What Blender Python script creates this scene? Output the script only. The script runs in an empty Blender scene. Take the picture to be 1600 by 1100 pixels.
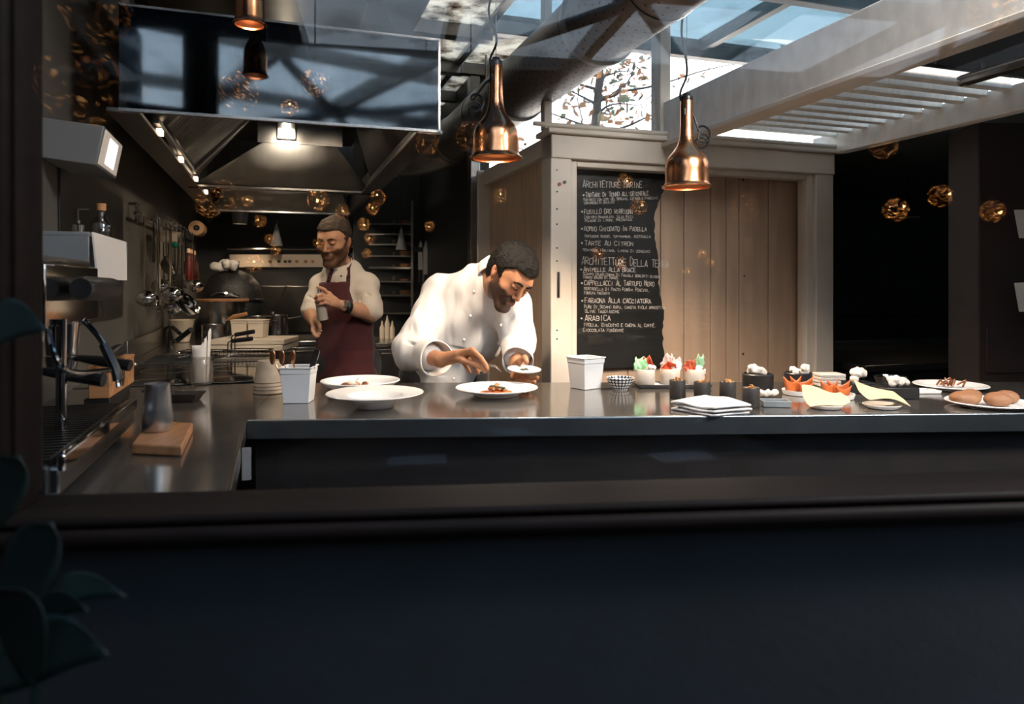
import bpy, bmesh, math, random
import numpy as np
from mathutils import Vector, Matrix, Euler
random.seed(7); rng = np.random.RandomState(7)
sc = bpy.context.scene
COL = sc.collection
PI = math.pi

# ------------------------------------------------------------------ camera
CZ = 1.27                       # camera height
cam_d = bpy.data.cameras.new('camera'); cam = bpy.data.objects.new('camera', cam_d); COL.objects.link(cam)
cam.location = (0, 0, CZ); cam.rotation_euler = (PI/2, 0, 0)
cam_d.sensor_width = 36; cam_d.lens = 36*1100/1600; cam_d.shift_y = -105/1600
cam_d.clip_start = 0.05; cam_d.clip_end = 200
cam_d.dof.use_dof = True; cam_d.dof.focus_distance = 2.75; cam_d.dof.aperture_fstop = 4.0
sc.camera = cam
sc.view_settings.view_transform = 'Standard'; sc.view_settings.look = 'None'
sc.view_settings.exposure = 0.5; sc.view_settings.gamma = 1.0; sc.view_settings.use_curve_mapping = False
sc.cycles.max_bounces = 8; sc.cycles.transparent_max_bounces = 16; sc.cycles.glossy_bounces = 5
sc.cycles.diffuse_bounces = 4; sc.cycles.transmission_bounces = 6
sc.cycles.sample_clamp_indirect = 3.0; sc.cycles.sample_clamp_direct = 0
sc.cycles.caustics_reflective = True; sc.cycles.caustics_refractive = False
sc.cycles.blur_glossy = 0.5

# ------------------------------------------------------------------ sky
wd = bpy.data.worlds.new('sky'); sc.world = wd; wd.use_nodes = True
nt = wd.node_tree; nt.nodes.clear()
wo = nt.nodes.new('ShaderNodeOutputWorld'); wb = nt.nodes.new('ShaderNodeBackground')
tc = nt.nodes.new('ShaderNodeTexCoord'); sx = nt.nodes.new('ShaderNodeSeparateXYZ'); rp = nt.nodes.new('ShaderNodeValToRGB')
nt.links.new(tc.outputs['Generated'], sx.inputs[0]); nt.links.new(sx.outputs['Z'], rp.inputs[0])
rp.color_ramp.elements[0].position = 0.0; rp.color_ramp.elements[0].color = (1.0, 0.93, 0.84, 1)
rp.color_ramp.elements[1].position = 0.75; rp.color_ramp.elements[1].color = (0.22, 0.40, 0.60, 1)
e = rp.color_ramp.elements.new(0.22); e.color = (0.95, 0.94, 0.92, 1)
nt.links.new(rp.outputs[0], wb.inputs[0]); wb.inputs[1].default_value = 4.0
nt.links.new(wb.outputs[0], wo.inputs[0])

# ------------------------------------------------------------------ lamps are added with their fittings, the fill light apart (see add_light)
def add_light(name, kind, loc, power, color, target=None, size=0.05, spot=1.2, blend=0.6, shape=None, size_y=None):
    d = bpy.data.lights.new(name, kind); d.energy = power; d.color = color
    if kind == 'SPOT': d.spot_size = spot; d.spot_blend = blend; d.shadow_soft_size = size
    elif kind == 'POINT': d.shadow_soft_size = size
    elif kind == 'AREA':
        d.size = size
        if size_y: d.shape = 'RECTANGLE'; d.size_y = size_y
    o = bpy.data.objects.new(name, d); COL.objects.link(o); o.location = loc
    if target is not None:
        o.rotation_euler = (Vector(target)-Vector(loc)).to_track_quat('-Z', 'Y').to_euler()
    return o

add_light('pergola_fill','AREA',(1.9,0.55,2.95),150,(1.0,0.94,0.87),(2.1,2.7,1.9),1.6,size_y=0.6)  # added fill light with no fitting, brightens the pergola and the pass

# ------------------------------------------------------------------ coordinates
F = 1100.0
def W(px, py, Y): return Vector(((px-800)/F*Y, Y, CZ-(py-445)/F*Y))     # photo ray at a known depth
def onz(px, py, z):                                                      # photo ray on a horizontal plane
    return W(px, py, (CZ-z)*F/(py-445))
KA = math.radians(18.43); KC, KS = math.cos(KA), math.sin(KA)
def K(s, t, z=0.0): return Vector((KC*s-KS*t, KS*s+KC*t, z))             # kitchen axes: s across, t in depth
def ks(px, py, s):
    Y = s/(KC*(px-800)/F+KS); return W(px, py, Y)
def kt(px, py, t):
    Y = t/(-KS*(px-800)/F+KC); return W(px, py, Y)
def toK(v): return (KC*v[0]+KS*v[1], -KS*v[0]+KC*v[1], v[2])

# ------------------------------------------------------------------ mesh building
class MB:
    def __init__(s): s.v = []; s.f = []
    def add(s, vs, fs, M=None):
        o = len(s.v)
        s.v += [tuple(M @ Vector(p)) if M is not None else tuple(p) for p in vs]
        s.f += [tuple(i+o for i in f) for f in fs]; return s
    def box(s, c, d, rz=0, rx=0, ry=0):
        x, y, z = d[0]/2, d[1]/2, d[2]/2
        vs = [(-x,-y,-z),(x,-y,-z),(x,y,-z),(-x,y,-z),(-x,-y,z),(x,-y,z),(x,y,z),(-x,y,z)]
        fs = [(0,3,2,1),(4,5,6,7),(0,1,5,4),(1,2,6,5),(2,3,7,6),(3,0,4,7)]
        M = Matrix.Translation(c) @ Euler((rx,ry,rz)).to_matrix().to_4x4()
        return s.add(vs, fs, M)
    def hexa(s, p):      # 8 points: bottom 4 (ccw), top 4
        return s.add(p, [(0,3,2,1),(4,5,6,7),(0,1,5,4),(1,2,6,5),(2,3,7,6),(3,0,4,7)])
    def cyl(s, a, b, r0, r1=None, n=16, caps=True):
        a, b = Vector(a), Vector(b); r1 = r0 if r1 is None else r1
        ax = (b-a).normalized(); q = ax.orthogonal().normalized(); w = ax.cross(q)
        vs = []
        for c, r in ((a, r0), (b, r1)):
            for i in range(n):
                t = 2*PI*i/n; vs.append(c+(q*math.cos(t)+w*math.sin(t))*r)
        fs = [(i,(i+1)%n,n+(i+1)%n,n+i) for i in range(n)]
        if caps: fs += [tuple(range(n-1,-1,-1)), tuple(range(n,2*n))]
        return s.add(vs, fs)
    def lathe(s, prof, n=28, c=(0,0,0), M=None, close=False, caps=False):
        vs = []; k = len(prof)
        for r, z in prof:
            for i in range(n):
                t = 2*PI*i/n; vs.append((c[0]+r*math.cos(t), c[1]+r*math.sin(t), c[2]+z))
        fs = []
        for j in range(k if close else k-1):
            j2 = (j+1) % k
            fs += [(j*n+i, j*n+(i+1)%n, j2*n+(i+1)%n, j2*n+i) for i in range(n)]
        if caps and not close:
            if prof[0][0] > 1e-6: fs.append(tuple(range(n-1,-1,-1)))
            if prof[-1][0] > 1e-6: fs.append(tuple(range((k-1)*n, k*n)))
        return s.add(vs, fs, M)
    def tube(s, pts, r, n=6, caps=True, taper=None):
        pts = [Vector(p) for p in pts]; m = len(pts); vs = []
        q = None
        for j, p in enumerate(pts):
            d = (pts[min(j+1,m-1)]-pts[max(j-1,0)])
            d = d.normalized() if d.length > 1e-9 else Vector((0,0,1))
            if q is None: q = d.orthogonal().normalized()
            else:
                q = q-d*q.dot(d); q = q.normalized() if q.length > 1e-6 else d.orthogonal().normalized()
            w = d.cross(q); rr = r if taper is None else r*taper[j]
            for i in range(n):
                t = 2*PI*i/n; vs.append(p+(q*math.cos(t)+w*math.sin(t))*rr)
        fs = [(j*n+i, j*n+(i+1)%n, (j+1)*n+(i+1)%n, (j+1)*n+i) for j in range(m-1) for i in range(n)]
        if caps: fs += [tuple(range(n-1,-1,-1)), tuple(range((m-1)*n, m*n))]
        return s.add(vs, fs)
    def ball(s, c, r, nu=14, nv=9, M=None, noise=0, seed=0):
        if not hasattr(r, '__len__'): r = (r,r,r)
        R = random.Random(seed); vs = [(0,0,-1)]
        for j in range(1, nv):
            ph = -PI/2+PI*j/nv
            for i in range(nu):
                t = 2*PI*i/nu; vs.append((math.cos(ph)*math.cos(t), math.cos(ph)*math.sin(t), math.sin(ph)))
        vs.append((0,0,1))
        vs = [tuple((1+noise*R.uniform(-1,1))*q for q in p) for p in vs]
        vs = [(c[0]+p[0]*r[0], c[1]+p[1]*r[1], c[2]+p[2]*r[2]) for p in vs]
        L = len(vs)-1
        fs = [(0,1+(i+1)%nu,1+i) for i in range(nu)]
        for j in range(nv-2):
            a = 1+j*nu; b = a+nu
            fs += [(a+i,a+(i+1)%nu,b+(i+1)%nu,b+i) for i in range(nu)]
        a = 1+(nv-2)*nu; fs += [(a+i,a+(i+1)%nu,L) for i in range(nu)]
        return s.add(vs, fs, M)
    def prism(s, poly, z0, z1, M=None):
        n = len(poly)
        vs = [(p[0],p[1],z0) for p in poly]+[(p[0],p[1],z1) for p in poly]
        return s.add(vs, [tuple(range(n-1,-1,-1)), tuple(range(n,2*n))]+[(i,(i+1)%n,n+(i+1)%n,n+i) for i in range(n)], M)
    def grid(s, fn, nu, nv):
        vs = [fn(i/nu, j/nv) for j in range(nv+1) for i in range(nu+1)]
        w = nu+1
        return s.add(vs, [(j*w+i, j*w+i+1, (j+1)*w+i+1, (j+1)*w+i) for j in range(nv) for i in range(nu)])
    def ribbon(s, pts, w, nrm, h=0):   # flat stroke of width w on a plane with normal nrm
        pts = [Vector(p) for p in pts]; nrm = Vector(nrm)
        for a, b in zip(pts, pts[1:]):
            d = b-a
            if d.length < 1e-6: continue
            d.normalize(); q = d.cross(nrm).normalized()*w/2; e_ = d*w*0.3
            s.add([a-q-e_, b-q+e_, b+q+e_, a+q-e_], [(0,1,2,3)])
        return s
    def build(s, name, m, parent=None, loc=None, rz=0, smooth=35, bevel=0, solid=0, sub=0, seg=2):
        me = bpy.data.meshes.new(name); me.from_pydata([tuple(p) for p in s.v], [], s.f); me.update()
        if smooth:
            me.polygons.foreach_set('use_smooth', [True]*len(me.polygons))
            try: me.set_sharp_from_angle(angle=math.radians(smooth))
            except Exception: pass
        if m is not None: me.materials.append(m)
        o = bpy.data.objects.new(name, me); COL.objects.link(o)
        if parent is not None: o.parent = parent
        if loc is not None: o.location = loc
        o.rotation_euler = (0,0,rz)
        if solid:
            md = o.modifiers.new('thick','SOLIDIFY'); md.thickness = solid; md.offset = 0
        if sub:
            md = o.modifiers.new('sub','SUBSURF'); md.levels = sub; md.render_levels = sub
        if bevel:
            md = o.modifiers.new('bev','BEVEL'); md.width = bevel; md.segments = seg; md.limit_method = 'ANGLE'
        return o

def sp(pts, n=6):
    """smooth path through points"""
    P = [Vector(p) for p in pts]; P = [P[0]*2-P[1]]+P+[P[-1]*2-P[-2]]; out = []
    for i in range(1, len(P)-2):
        a, b, c, d = P[i-1], P[i], P[i+1], P[i+2]
        for k in range(n):
            t = k/n; out.append(0.5*((2*b)+(c-a)*t+(2*a-5*b+4*c-d)*t*t+(3*b-a-3*c+d)*t*t*t))
    return out+[P[-2]]
def tag(o, label=None, cat=None, group=None, kind=None):
    if label: o['label'] = label
    if cat: o['category'] = cat
    if group: o['group'] = group
    if kind: o['kind'] = kind
    return o
def thing(name, label, cat, loc=(0,0,0), rz=0, group=None):
    o = bpy.data.objects.new(name, None); COL.objects.link(o); o.empty_display_size = 0.05
    o.location = loc; o.rotation_euler = (0,0,rz); return tag(o, label, cat, group)
def struct(o): o['kind'] = 'structure'; return o
def kids(o): return [c for c in bpy.data.objects if c.parent == o]
def dup(o, parent=None, loc=None, rz=None, label=None, group=None):
    c = o.copy(); COL.objects.link(c)
    if parent is not None: c.parent = parent
    if loc is not None: c.location = loc
    if rz is not None: c.rotation_euler = (0,0,rz)
    if label: c['label'] = label
    if group: c['group'] = group
    for k in kids(o): dup(k, c)
    return c

# ------------------------------------------------------------------ materials
def mat(name, col, rough=0.5, metal=0.0, var=0.15, scale=8.0, bump=0.0, bscale=60.0, spec=0.5, emit=None, estr=0, stretch=None,
        rvar=0.0, sheen=0, sss=0, coat=0, col2=None, thr=None):
    m = bpy.data.materials.new(name); m.use_nodes = True; t = m.node_tree; b = t.nodes['Principled BSDF']
    b.inputs['Roughness'].default_value = rough; b.inputs['Metallic'].default_value = metal
    b.inputs['Specular IOR Level'].default_value = spec
    tcn = t.nodes.new('ShaderNodeTexCoord'); mp = t.nodes.new('ShaderNodeMapping')
    if stretch: mp.inputs['Scale'].default_value = stretch
    t.links.new(tcn.outputs['Object'], mp.inputs[0])
    n = t.nodes.new('ShaderNodeTexNoise'); n.inputs['Scale'].default_value = scale; n.inputs['Detail'].default_value = 5
    t.links.new(mp.outputs[0], n.inputs['Vector'])
    r = t.nodes.new('ShaderNodeValToRGB')
    c2 = col2 if col2 else tuple(min(1, c*(1+var)) for c in col)
    c1 = col if col2 else tuple(c*(1-var) for c in col)
    lo, hi = thr if thr else (0.3, 0.7)
    r.color_ramp.elements[0].position = lo; r.color_ramp.elements[1].position = hi
    r.color_ramp.elements[0].color = (*c1, 1); r.color_ramp.elements[1].color = (*c2, 1)
    t.links.new(n.outputs[0], r.inputs[0]); t.links.new(r.outputs[0], b.inputs['Base Color'])
    if rvar:
        mr = t.nodes.new('ShaderNodeMapRange'); mr.inputs['To Min'].default_value = max(0, rough-rvar); mr.inputs['To Max'].default_value = rough+rvar
        t.links.new(n.outputs[0], mr.inputs[0]); t.links.new(mr.outputs[0], b.inputs['Roughness'])
    if bump:
        n2 = t.nodes.new('ShaderNodeTexNoise'); n2.inputs['Scale'].default_value = bscale; n2.inputs['Detail'].default_value = 4
        t.links.new(mp.outputs[0], n2.inputs['Vector'])
        bp = t.nodes.new('ShaderNodeBump'); bp.inputs['Strength'].default_value = bump; bp.inputs['Distance'].default_value = 0.01
        t.links.new(n2.outputs[0], bp.inputs['Height']); t.links.new(bp.outputs[0], b.inputs['Normal'])
    if emit: b.inputs['Emission Color'].default_value = (*emit, 1); b.inputs['Emission Strength'].default_value = estr
    if sheen: b.inputs['Sheen Weight'].default_value = sheen
    if sss:
        b.inputs['Subsurface Weight'].default_value = sss; b.inputs['Subsurface Radius'].default_value = (0.01,0.004,0.002)
    if coat: b.inputs['Coat Weight'].default_value = coat
    return m
def emis(name, col, s):
    m = bpy.data.materials.new(name); m.use_nodes = True; t = m.node_tree; t.nodes.clear()
    o = t.nodes.new('ShaderNodeOutputMaterial'); e_ = t.nodes.new('ShaderNodeEmission')
    e_.inputs[0].default_value = (*col,1); e_.inputs[1].default_value = s
    t.links.new(e_.outputs[0], o.inputs[0]); return m
def thin_glass(name, refl=0.05, tint=(1,1,1), dirt=0.0, dcol=(0.6,0.55,0.48), dscale=3.0, rough=0.0, edge=0.3, dthr=(0.45,0.65), translucent=False):
    m = bpy.data.materials.new(name); m.use_nodes = True; t = m.node_tree; t.nodes.clear()
    o = t.nodes.new('ShaderNodeOutputMaterial'); tr = t.nodes.new('ShaderNodeBsdfTransparent'); tr.inputs[0].default_value = (*tint,1)
    gl = t.nodes.new('ShaderNodeBsdfGlossy'); gl.inputs['Roughness'].default_value = rough
    lw = t.nodes.new('ShaderNodeLayerWeight'); lw.inputs[0].default_value = 0.5
    pw = t.nodes.new('ShaderNodeMath'); pw.operation = 'POWER'; pw.inputs[1].default_value = 4
    ma = t.nodes.new('ShaderNodeMath'); ma.operation = 'MULTIPLY_ADD'; ma.inputs[1].default_value = edge; ma.inputs[2].default_value = refl
    t.links.new(lw.outputs['Facing'], pw.inputs[0]); t.links.new(pw.outputs[0], ma.inputs[0])
    mx = t.nodes.new('ShaderNodeMixShader'); t.links.new(ma.outputs[0], mx.inputs[0]); t.links.new(tr.outputs[0], mx.inputs[1]); t.links.new(gl.outputs[0], mx.inputs[2])
    out = mx
    if dirt:
        n = t.nodes.new('ShaderNodeTexNoise'); n.inputs['Scale'].default_value = dscale; n.inputs['Detail'].default_value = 8; n.inputs['Roughness'].default_value = 0.65
        tcn = t.nodes.new('ShaderNodeTexCoord'); t.links.new(tcn.outputs['Object'], n.inputs['Vector'])
        r = t.nodes.new('ShaderNodeMapRange'); r.inputs['From Min'].default_value = dthr[0]; r.inputs['From Max'].default_value = dthr[1]
        r.inputs['To Min'].default_value = 0.0; r.inputs['To Max'].default_value = dirt
        t.links.new(n.outputs[0], r.inputs[0])
        if translucent:
            d1 = t.nodes.new('ShaderNodeBsdfTranslucent')
        else: d1 = t.nodes.new('ShaderNodeBsdfDiffuse')
        d1.inputs[0].default_value = (*dcol,1)
        m2 = t.nodes.new('ShaderNodeMixShader'); t.links.new(r.outputs[0], m2.inputs[0]); t.links.new(mx.outputs[0], m2.inputs[1]); t.links.new(d1.outputs[0], m2.inputs[2])
        out = m2
    t.links.new(out.outputs[0], o.inputs[0]); return m

M = {}
M['steel'] = mat('brushed_steel', (0.42,0.41,0.40), 0.22, 1.0, 0.12, 6, rvar=0.06, stretch=(1,14,1))
M['counter_steel'] = mat('counter_steel', (0.34,0.31,0.28), 0.14, 0.88, 0.12, 5, rvar=0.06, bump=0.015, bscale=9, stretch=(2,1,1))
M['counter_edge'] = mat('counter_edge_steel', (0.33,0.37,0.40), 0.33, 1.0, 0.1, 10)
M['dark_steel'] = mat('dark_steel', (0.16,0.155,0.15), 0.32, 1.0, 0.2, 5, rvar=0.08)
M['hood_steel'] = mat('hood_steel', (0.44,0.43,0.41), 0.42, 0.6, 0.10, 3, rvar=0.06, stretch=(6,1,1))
M['mirror_steel'] = mat('hood_panel_steel', (0.095,0.11,0.12), 0.05, 1.0, 0.2, 4, bump=0.01, bscale=3)
M['chrome'] = mat('chrome', (0.62,0.60,0.58), 0.08, 1.0, 0.05)
M['copper'] = mat('copper', (0.90,0.40,0.19), 0.24, 1.0, 0.08, 5, rvar=0.04, stretch=(1,1,8))
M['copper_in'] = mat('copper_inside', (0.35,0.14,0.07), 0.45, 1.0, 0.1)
M['duct'] = mat('galvanised_duct', (0.30,0.29,0.28), 0.42, 1.0, 0.2, 7, rvar=0.06)
M['black'] = mat('black_paint', (0.010,0.011,0.012), 0.55, 0, 0.3, 4)
M['black_wall'] = mat('black_wall', (0.045,0.056,0.055), 0.7, 0, 0.25, 2.5, bump=0.08, bscale=25)
M['grey_wall'] = mat('dark_grey_wall', (0.125,0.115,0.102), 0.42, 0, 0.15, 2.0, bump=0.03, bscale=12)
M['front_wall'] = mat('blue_black_render', (0.006,0.0082,0.0105), 0.85, 0, 0.35, 5, bump=0.08, bscale=50)
M['frame_wood'] = mat('dark_brown_frame', (0.0085,0.0052,0.0042), 0.6, 0, 0.25, 6, stretch=(1,8,8), bump=0.03, spec=0.07)
M['white_paint'] = mat('white_painted_wood', (0.63,0.56,0.48), 0.5, 0, 0.08, 5, bump=0.06, bscale=18)
M['white_paint2'] = mat('weathered_white_wood', (0.80,0.76,0.70), 0.6, 0, 0.12, 9, bump=0.12, bscale=20, stretch=(6,1,1))
M['beige'] = mat('beige_boards', (0.52,0.36,0.25), 0.5, 0, 0.12, 3, bump=0.04, bscale=12, stretch=(6,6,0.7))
M['black_board'] = mat('black_board', (0.012,0.012,0.011), 0.45, 0, 0.35, 6)
M['chalk'] = mat('chalk', (0.62,0.56,0.50), 0.9, 0, 0.25, 60)
M['chalk_faint'] = mat('faint_chalk', (0.50,0.38,0.29), 0.9, 0, 0.15, 60)
M['plastic_black'] = mat('black_plastic', (0.012,0.012,0.013), 0.35, 0, 0.2)
M['rubber'] = mat('black_cable', (0.008,0.009,0.011), 0.45, 0, 0.2)
M['white_china'] = mat('white_china', (0.82,0.80,0.77), 0.18, 0, 0.03, spec=0.5)
M['white_plastic'] = mat('white_plastic', (0.74,0.75,0.75), 0.35, 0, 0.04)
M['cream_plastic'] = mat('cream_plastic', (0.66,0.56,0.44), 0.4, 0, 0.06)
M['paper'] = mat('white_paper', (0.78,0.73,0.67), 0.8, 0, 0.05)
M['wood'] = mat('warm_wood', (0.42,0.20,0.085), 0.5, 0, 0.35, 4, stretch=(1,9,9), bump=0.05)
M['wood_board'] = mat('board_wood', (0.30,0.14,0.06), 0.5, 0, 0.3, 5, stretch=(9,1,9), bump=0.05)
M['ceramic_glass'] = mat('black_ceramic_glass', (0.006,0.006,0.006), 0.06, 0, 0.2, spec=0.6)
M['brown_panel'] = mat('brown_black_panel', (0.028,0.015,0.011), 0.6, 0, 0.2)
M['clear_jar'] = thin_glass('jar_glass', 0.09, (0.80,0.79,0.77), edge=0.9, rough=0.1)
M['jar_mat'] = thin_glass('frosty_jar_glass', 0.09, (0.85,0.84,0.82), edge=0.9, rough=0.1, dirt=0.07, dthr=(0.0,0.01), dcol=(0.7,0.66,0.6))
M['window_glass'] = thin_glass('window_glass', 0.029, (0.985,0.985,0.985), edge=0.35)
M['roof_glass'] = thin_glass('dirty_roof_glass', 0.05, (0.80,0.86,0.92), dirt=0.35, dcol=(0.30,0.28,0.25), dscale=2.2, dthr=(0.50,0.72))
M['roof_blue'] = thin_glass('blue_roof_glass', 0.05, (0.30,0.38,0.42), dirt=0.45, dcol=(0.25,0.27,0.28), dscale=2.0, dthr=(0.50,0.75))
M['roof_dark'] = thin_glass('tinted_roof_glass', 0.05, (0.10,0.14,0.18), dirt=0.7, dcol=(0.12,0.12,0.12), dscale=2.5, dthr=(0.50,0.75))
M['roof_cream'] = thin_glass('milky_roof_glass', 0.04, (0.10,0.065,0.04), dirt=1.0, dcol=(0.66,0.56,0.46), dscale=8.0, dthr=(0.36,0.56), translucent=True)
# ================================================================== SETTING
RZ = KA
def kbox(m, s0, s1, t0, t1, z0, z1):
    return m.hexa([K(s0,t0,z0),K(s1,t0,z0),K(s1,t1,z0),K(s0,t1,z0),K(s0,t0,z1),K(s1,t0,z1),K(s1,t1,z1),K(s0,t1,z1)])
def kb(name, mt, s0, s1, t0, t1, z0, z1, parent=None, bevel=0, **kw):
    o = kbox(MB(), s0, s1, t0, t1, z0, z1).build(name, mt, parent, bevel=bevel, smooth=0 if not bevel else 35, **kw); return o

# the window wall between dining room and kitchen: slightly skewed to the camera
WA = math.radians(5.2); WY = 0.97
def G(x, d, z): return Vector((x*math.cos(WA)-d*math.sin(WA), WY+x*math.sin(WA)+d*math.cos(WA), z))   # x along, d depth from the pane
def gbox(m, x0, x1, d0, d1, z0, z1):
    return m.hexa([G(x0,d0,z0),G(x1,d0,z0),G(x1,d1,z0),G(x0,d1,z0),G(x0,d0,z1),G(x1,d0,z1),G(x1,d1,z1),G(x0,d1,z1)])
XL, XR, ZS, ZT = -0.640, 2.3, 0.980, 3.05
struct(gbox(MB(), -3.2, XR+7, -0.03, 0.10, 0.0, 0.947).build('wall_front', M['front_wall'], smooth=0))
struct(gbox(MB(), -3.2, XL-0.16, -0.03, 0.10, 0.947, 2.2).build('wall_front_side', M['front_wall'], smooth=0))
struct(gbox(MB(), XR+0.12, XR+7, -0.03, 0.10, 0.947, ZT+0.6).build('wall_front_right', M['front_wall'], smooth=0))
struct(gbox(MB(), XL-0.16, XR+7, -0.03, 0.10, ZT+0.12, ZT+0.6).build('wall_front_top', M['front_wall'], smooth=0))
w1 = struct(thing('window_1', None, None))
gbox(MB(), XL-0.02, XR+0.02, 0.0, 0.008, ZS-0.02, ZT+0.02).build('pane', M['window_glass'], w1, smooth=0)
fr = MB()
gbox(fr, XL-0.17, XL, -0.035, 0.06, ZS, ZT+0.12); gbox(fr, XR, XR+0.12, -0.035, 0.06, ZS, ZT+0.12); gbox(fr, XL, XR, -0.035, 0.06, ZT, ZT+0.12)
fr.build('window_frame', M['frame_wood'], w1, bevel=0.012, seg=3)
gbox(MB(), XL-0.004, XL+0.006, -0.02, 0.03, ZS, ZT).build('glazing_bead', M['frame_wood'], w1, bevel=0.002)
sill = MB(); gbox(sill, XL-0.2, XR+0.14, -0.05, 0.065, 0.966, ZS)
sill.build('window_sill', M['frame_wood'], w1, bevel=0.0065, seg=3)
gbox(MB(), XL-0.2, XR+0.14, -0.06, 0.05, 0.943, 0.966).build('sill_moulding', M['frame_wood'], w1, bevel=0.010, seg=4)

# floors, kitchen walls
struct(MB().box((0,-1.5,-0.05),(26,26,0.1)).build('floor', mat('dark_floor',(0.03,0.028,0.026),0.5,0,0.3,3), smooth=0))
struct(kb('wall_left', M['grey_wall'], -0.80, -0.694, 1.90, 7.2, 0, 2.75))
struct(kb('wall_left_low', M['grey_wall'], -0.80, -0.694, 0.72, 1.90, 0, 2.10))
w3 = struct(thing('window_3', None, None))
kb('pane', M['roof_dark'], -0.75, -0.742, 0.72, 1.90, 2.14, 2.70, w3)
kb('frame', M['dark_steel'], -0.79, -0.70, 0.72, 1.90, 2.10, 2.15, w3, bevel=0.004)
struct(kb('wall_back', M['black'], -0.8, 1.7, 7.0, 7.1, 0, 2.9))
# side wall of the kitchen behind the working cook (beige boards) and its post
wr = struct(thing('wall_right', None, None))
kb('wall_core', M['black'], 1.27, 1.33, 3.14, 7.0, 0, 1.96, wr)
for i in range(6):
    kb('plank', M['beige'], 1.235, 1.270, 3.15+i*0.165, 3.15+i*0.165+0.160, 0.0, 1.88, wr)
kb('top_rail', M['white_paint'], 1.20, 1.31, 3.14, 4.20, 1.88, 1.97, wr, bevel=0.006)
kb('corner_post', M['white_paint'], 1.16, 1.30, 4.14, 4.26, 0.0, 1.97, wr, bevel=0.006)
kb('corner_post', M['dark_steel'], 1.12, 1.18, 4.16, 4.24, 0.0, 2.55, wr, bevel=0.004)
kb('dark_cladding', M['black'], 1.2, 1.27, 4.26, 7.0, 0, 2.9, wr)

# white timber glazed frame with the menu
wf = struct(thing('door_1', None, None))
T0 = 3.02
kb('door_post', M['white_paint'], 1.195, 1.30, T0, T0+0.12, 0, 1.965, wf, bevel=0.005)
kb('door_post', M['white_paint'], 2.70, 2.815, T0, T0+0.12, 0, 1.965, wf, bevel=0.005)
kb('head_rail', M['white_paint'], 1.195, 2.815, T0-0.01, T0+0.12, 1.855, 1.965, wf, bevel=0.005)
kb('head_cap', M['white_paint'], 1.17, 2.86, T0-0.035, T0+0.14, 1.965, 1.99, wf, bevel=0.006)
kb('inner_frame', M['white_paint'], 1.30, 1.335, T0+0.02, T0+0.09, 0, 1.855, wf, bevel=0.004)
kb('inner_frame', M['white_paint'], 2.655, 2.70, T0+0.02, T0+0.09, 0, 1.855, wf, bevel=0.004)
kb('inner_frame', M['white_paint'], 1.335, 2.655, T0+0.02, T0+0.09, 1.825, 1.855, wf, bevel=0.004)
for zz in (1.02,1.06,1.38,1.44,1.55,1.62,1.70,1.80):
    for s_ in (1.225,):
        MB().cyl(K(s_+0.0,T0-0.003,zz),K(s_,T0+0.002,zz),0.004,n=8).build('screw_head', M['plastic_black'], wf)
for s_, zz, mm in ((1.262,1.745,'plastic_black'),(1.237,1.735,None)):
    mt = M[mm] if mm else mat('red_plastic',(0.25,0.02,0.02),0.4)
    MB().cyl(K(s_,T0-0.006,zz),K(s_,T0+0.002,zz),0.008,n=12).build('round_button', mt, wf)
kbox(MB(), 1.226, 1.235, T0-0.012, T0+0.001, 1.21, 1.33).build('pull_handle', M['plastic_black'], wf, bevel=0.003)
# boarded back seen through the glazing: each board its own piece
bs = [1.30,1.48,1.66,1.845,1.98,2.14,2.235,2.315,2.50,2.70]
for a, b in zip(bs, bs[1:]):
    kb('plank', M['beige'], a+0.002, b-0.002, T0+0.13, T0+0.15, 0, 1.86, wf, bevel=0.003)
for px_, py_ in ((1163,431),(1161,281),(1161,553)):
    p = kt(px_,py_,T0+0.13); MB().ball(p,0.006,8,6).build('knot', M['plastic_black'], wf)
kb('glazing', M['window_glass'], 1.335, 2.655, T0+0.052, T0+0.056, 0, 1.825, wf)
# back of that wall (outside) so that no light leaks
kb('wall_core', M['black'], 1.30, 2.80, T0+0.16, T0+0.2, 0, 1.96, wf)

# black backdrop with a torn-looking right edge, behind the glazing: one thing with the chalk lines
board = thing('menu_board', 'tall black menu board with ragged right edge and handwritten Italian dishes behind the white-framed glazing', 'menu board', K(1.34,T0+0.11,0.86), KA)
edge = [(0.0,1038),(0.1,1036),(0.2,1034),(0.28,1037),(0.36,1030),(0.45,1028),(0.55,1028),(0.62,1023),(0.70,1021),(0.76,1022),(0.82,1025),(0.86,1030),(0.9,1036),(0.94,1041),(1.0,1043)]
def sAt(px):  # s on the plane t=T0+0.11
    return toK(kt(px, 445, T0+0.11))[0]
pts = [(0,0.0)]
zb, zt_ = 0.86, 1.84
R_ = random.Random(3)
for k in range(50):
    f = k/49; xs = np.interp(f,[e_[0] for e_ in edge],[e_[1] for e_ in edge])+R_.uniform(-1.5,1.5)
    pts.append((sAt(xs)-1.34, f*(zt_-zb)))
pts.append((0,zt_-zb))
MB().prism(pts, -0.006, 0.006, Matrix.Rotation(PI/2,4,'X')).build('black_sheet', M['black_board'], board, smooth=0)

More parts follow.
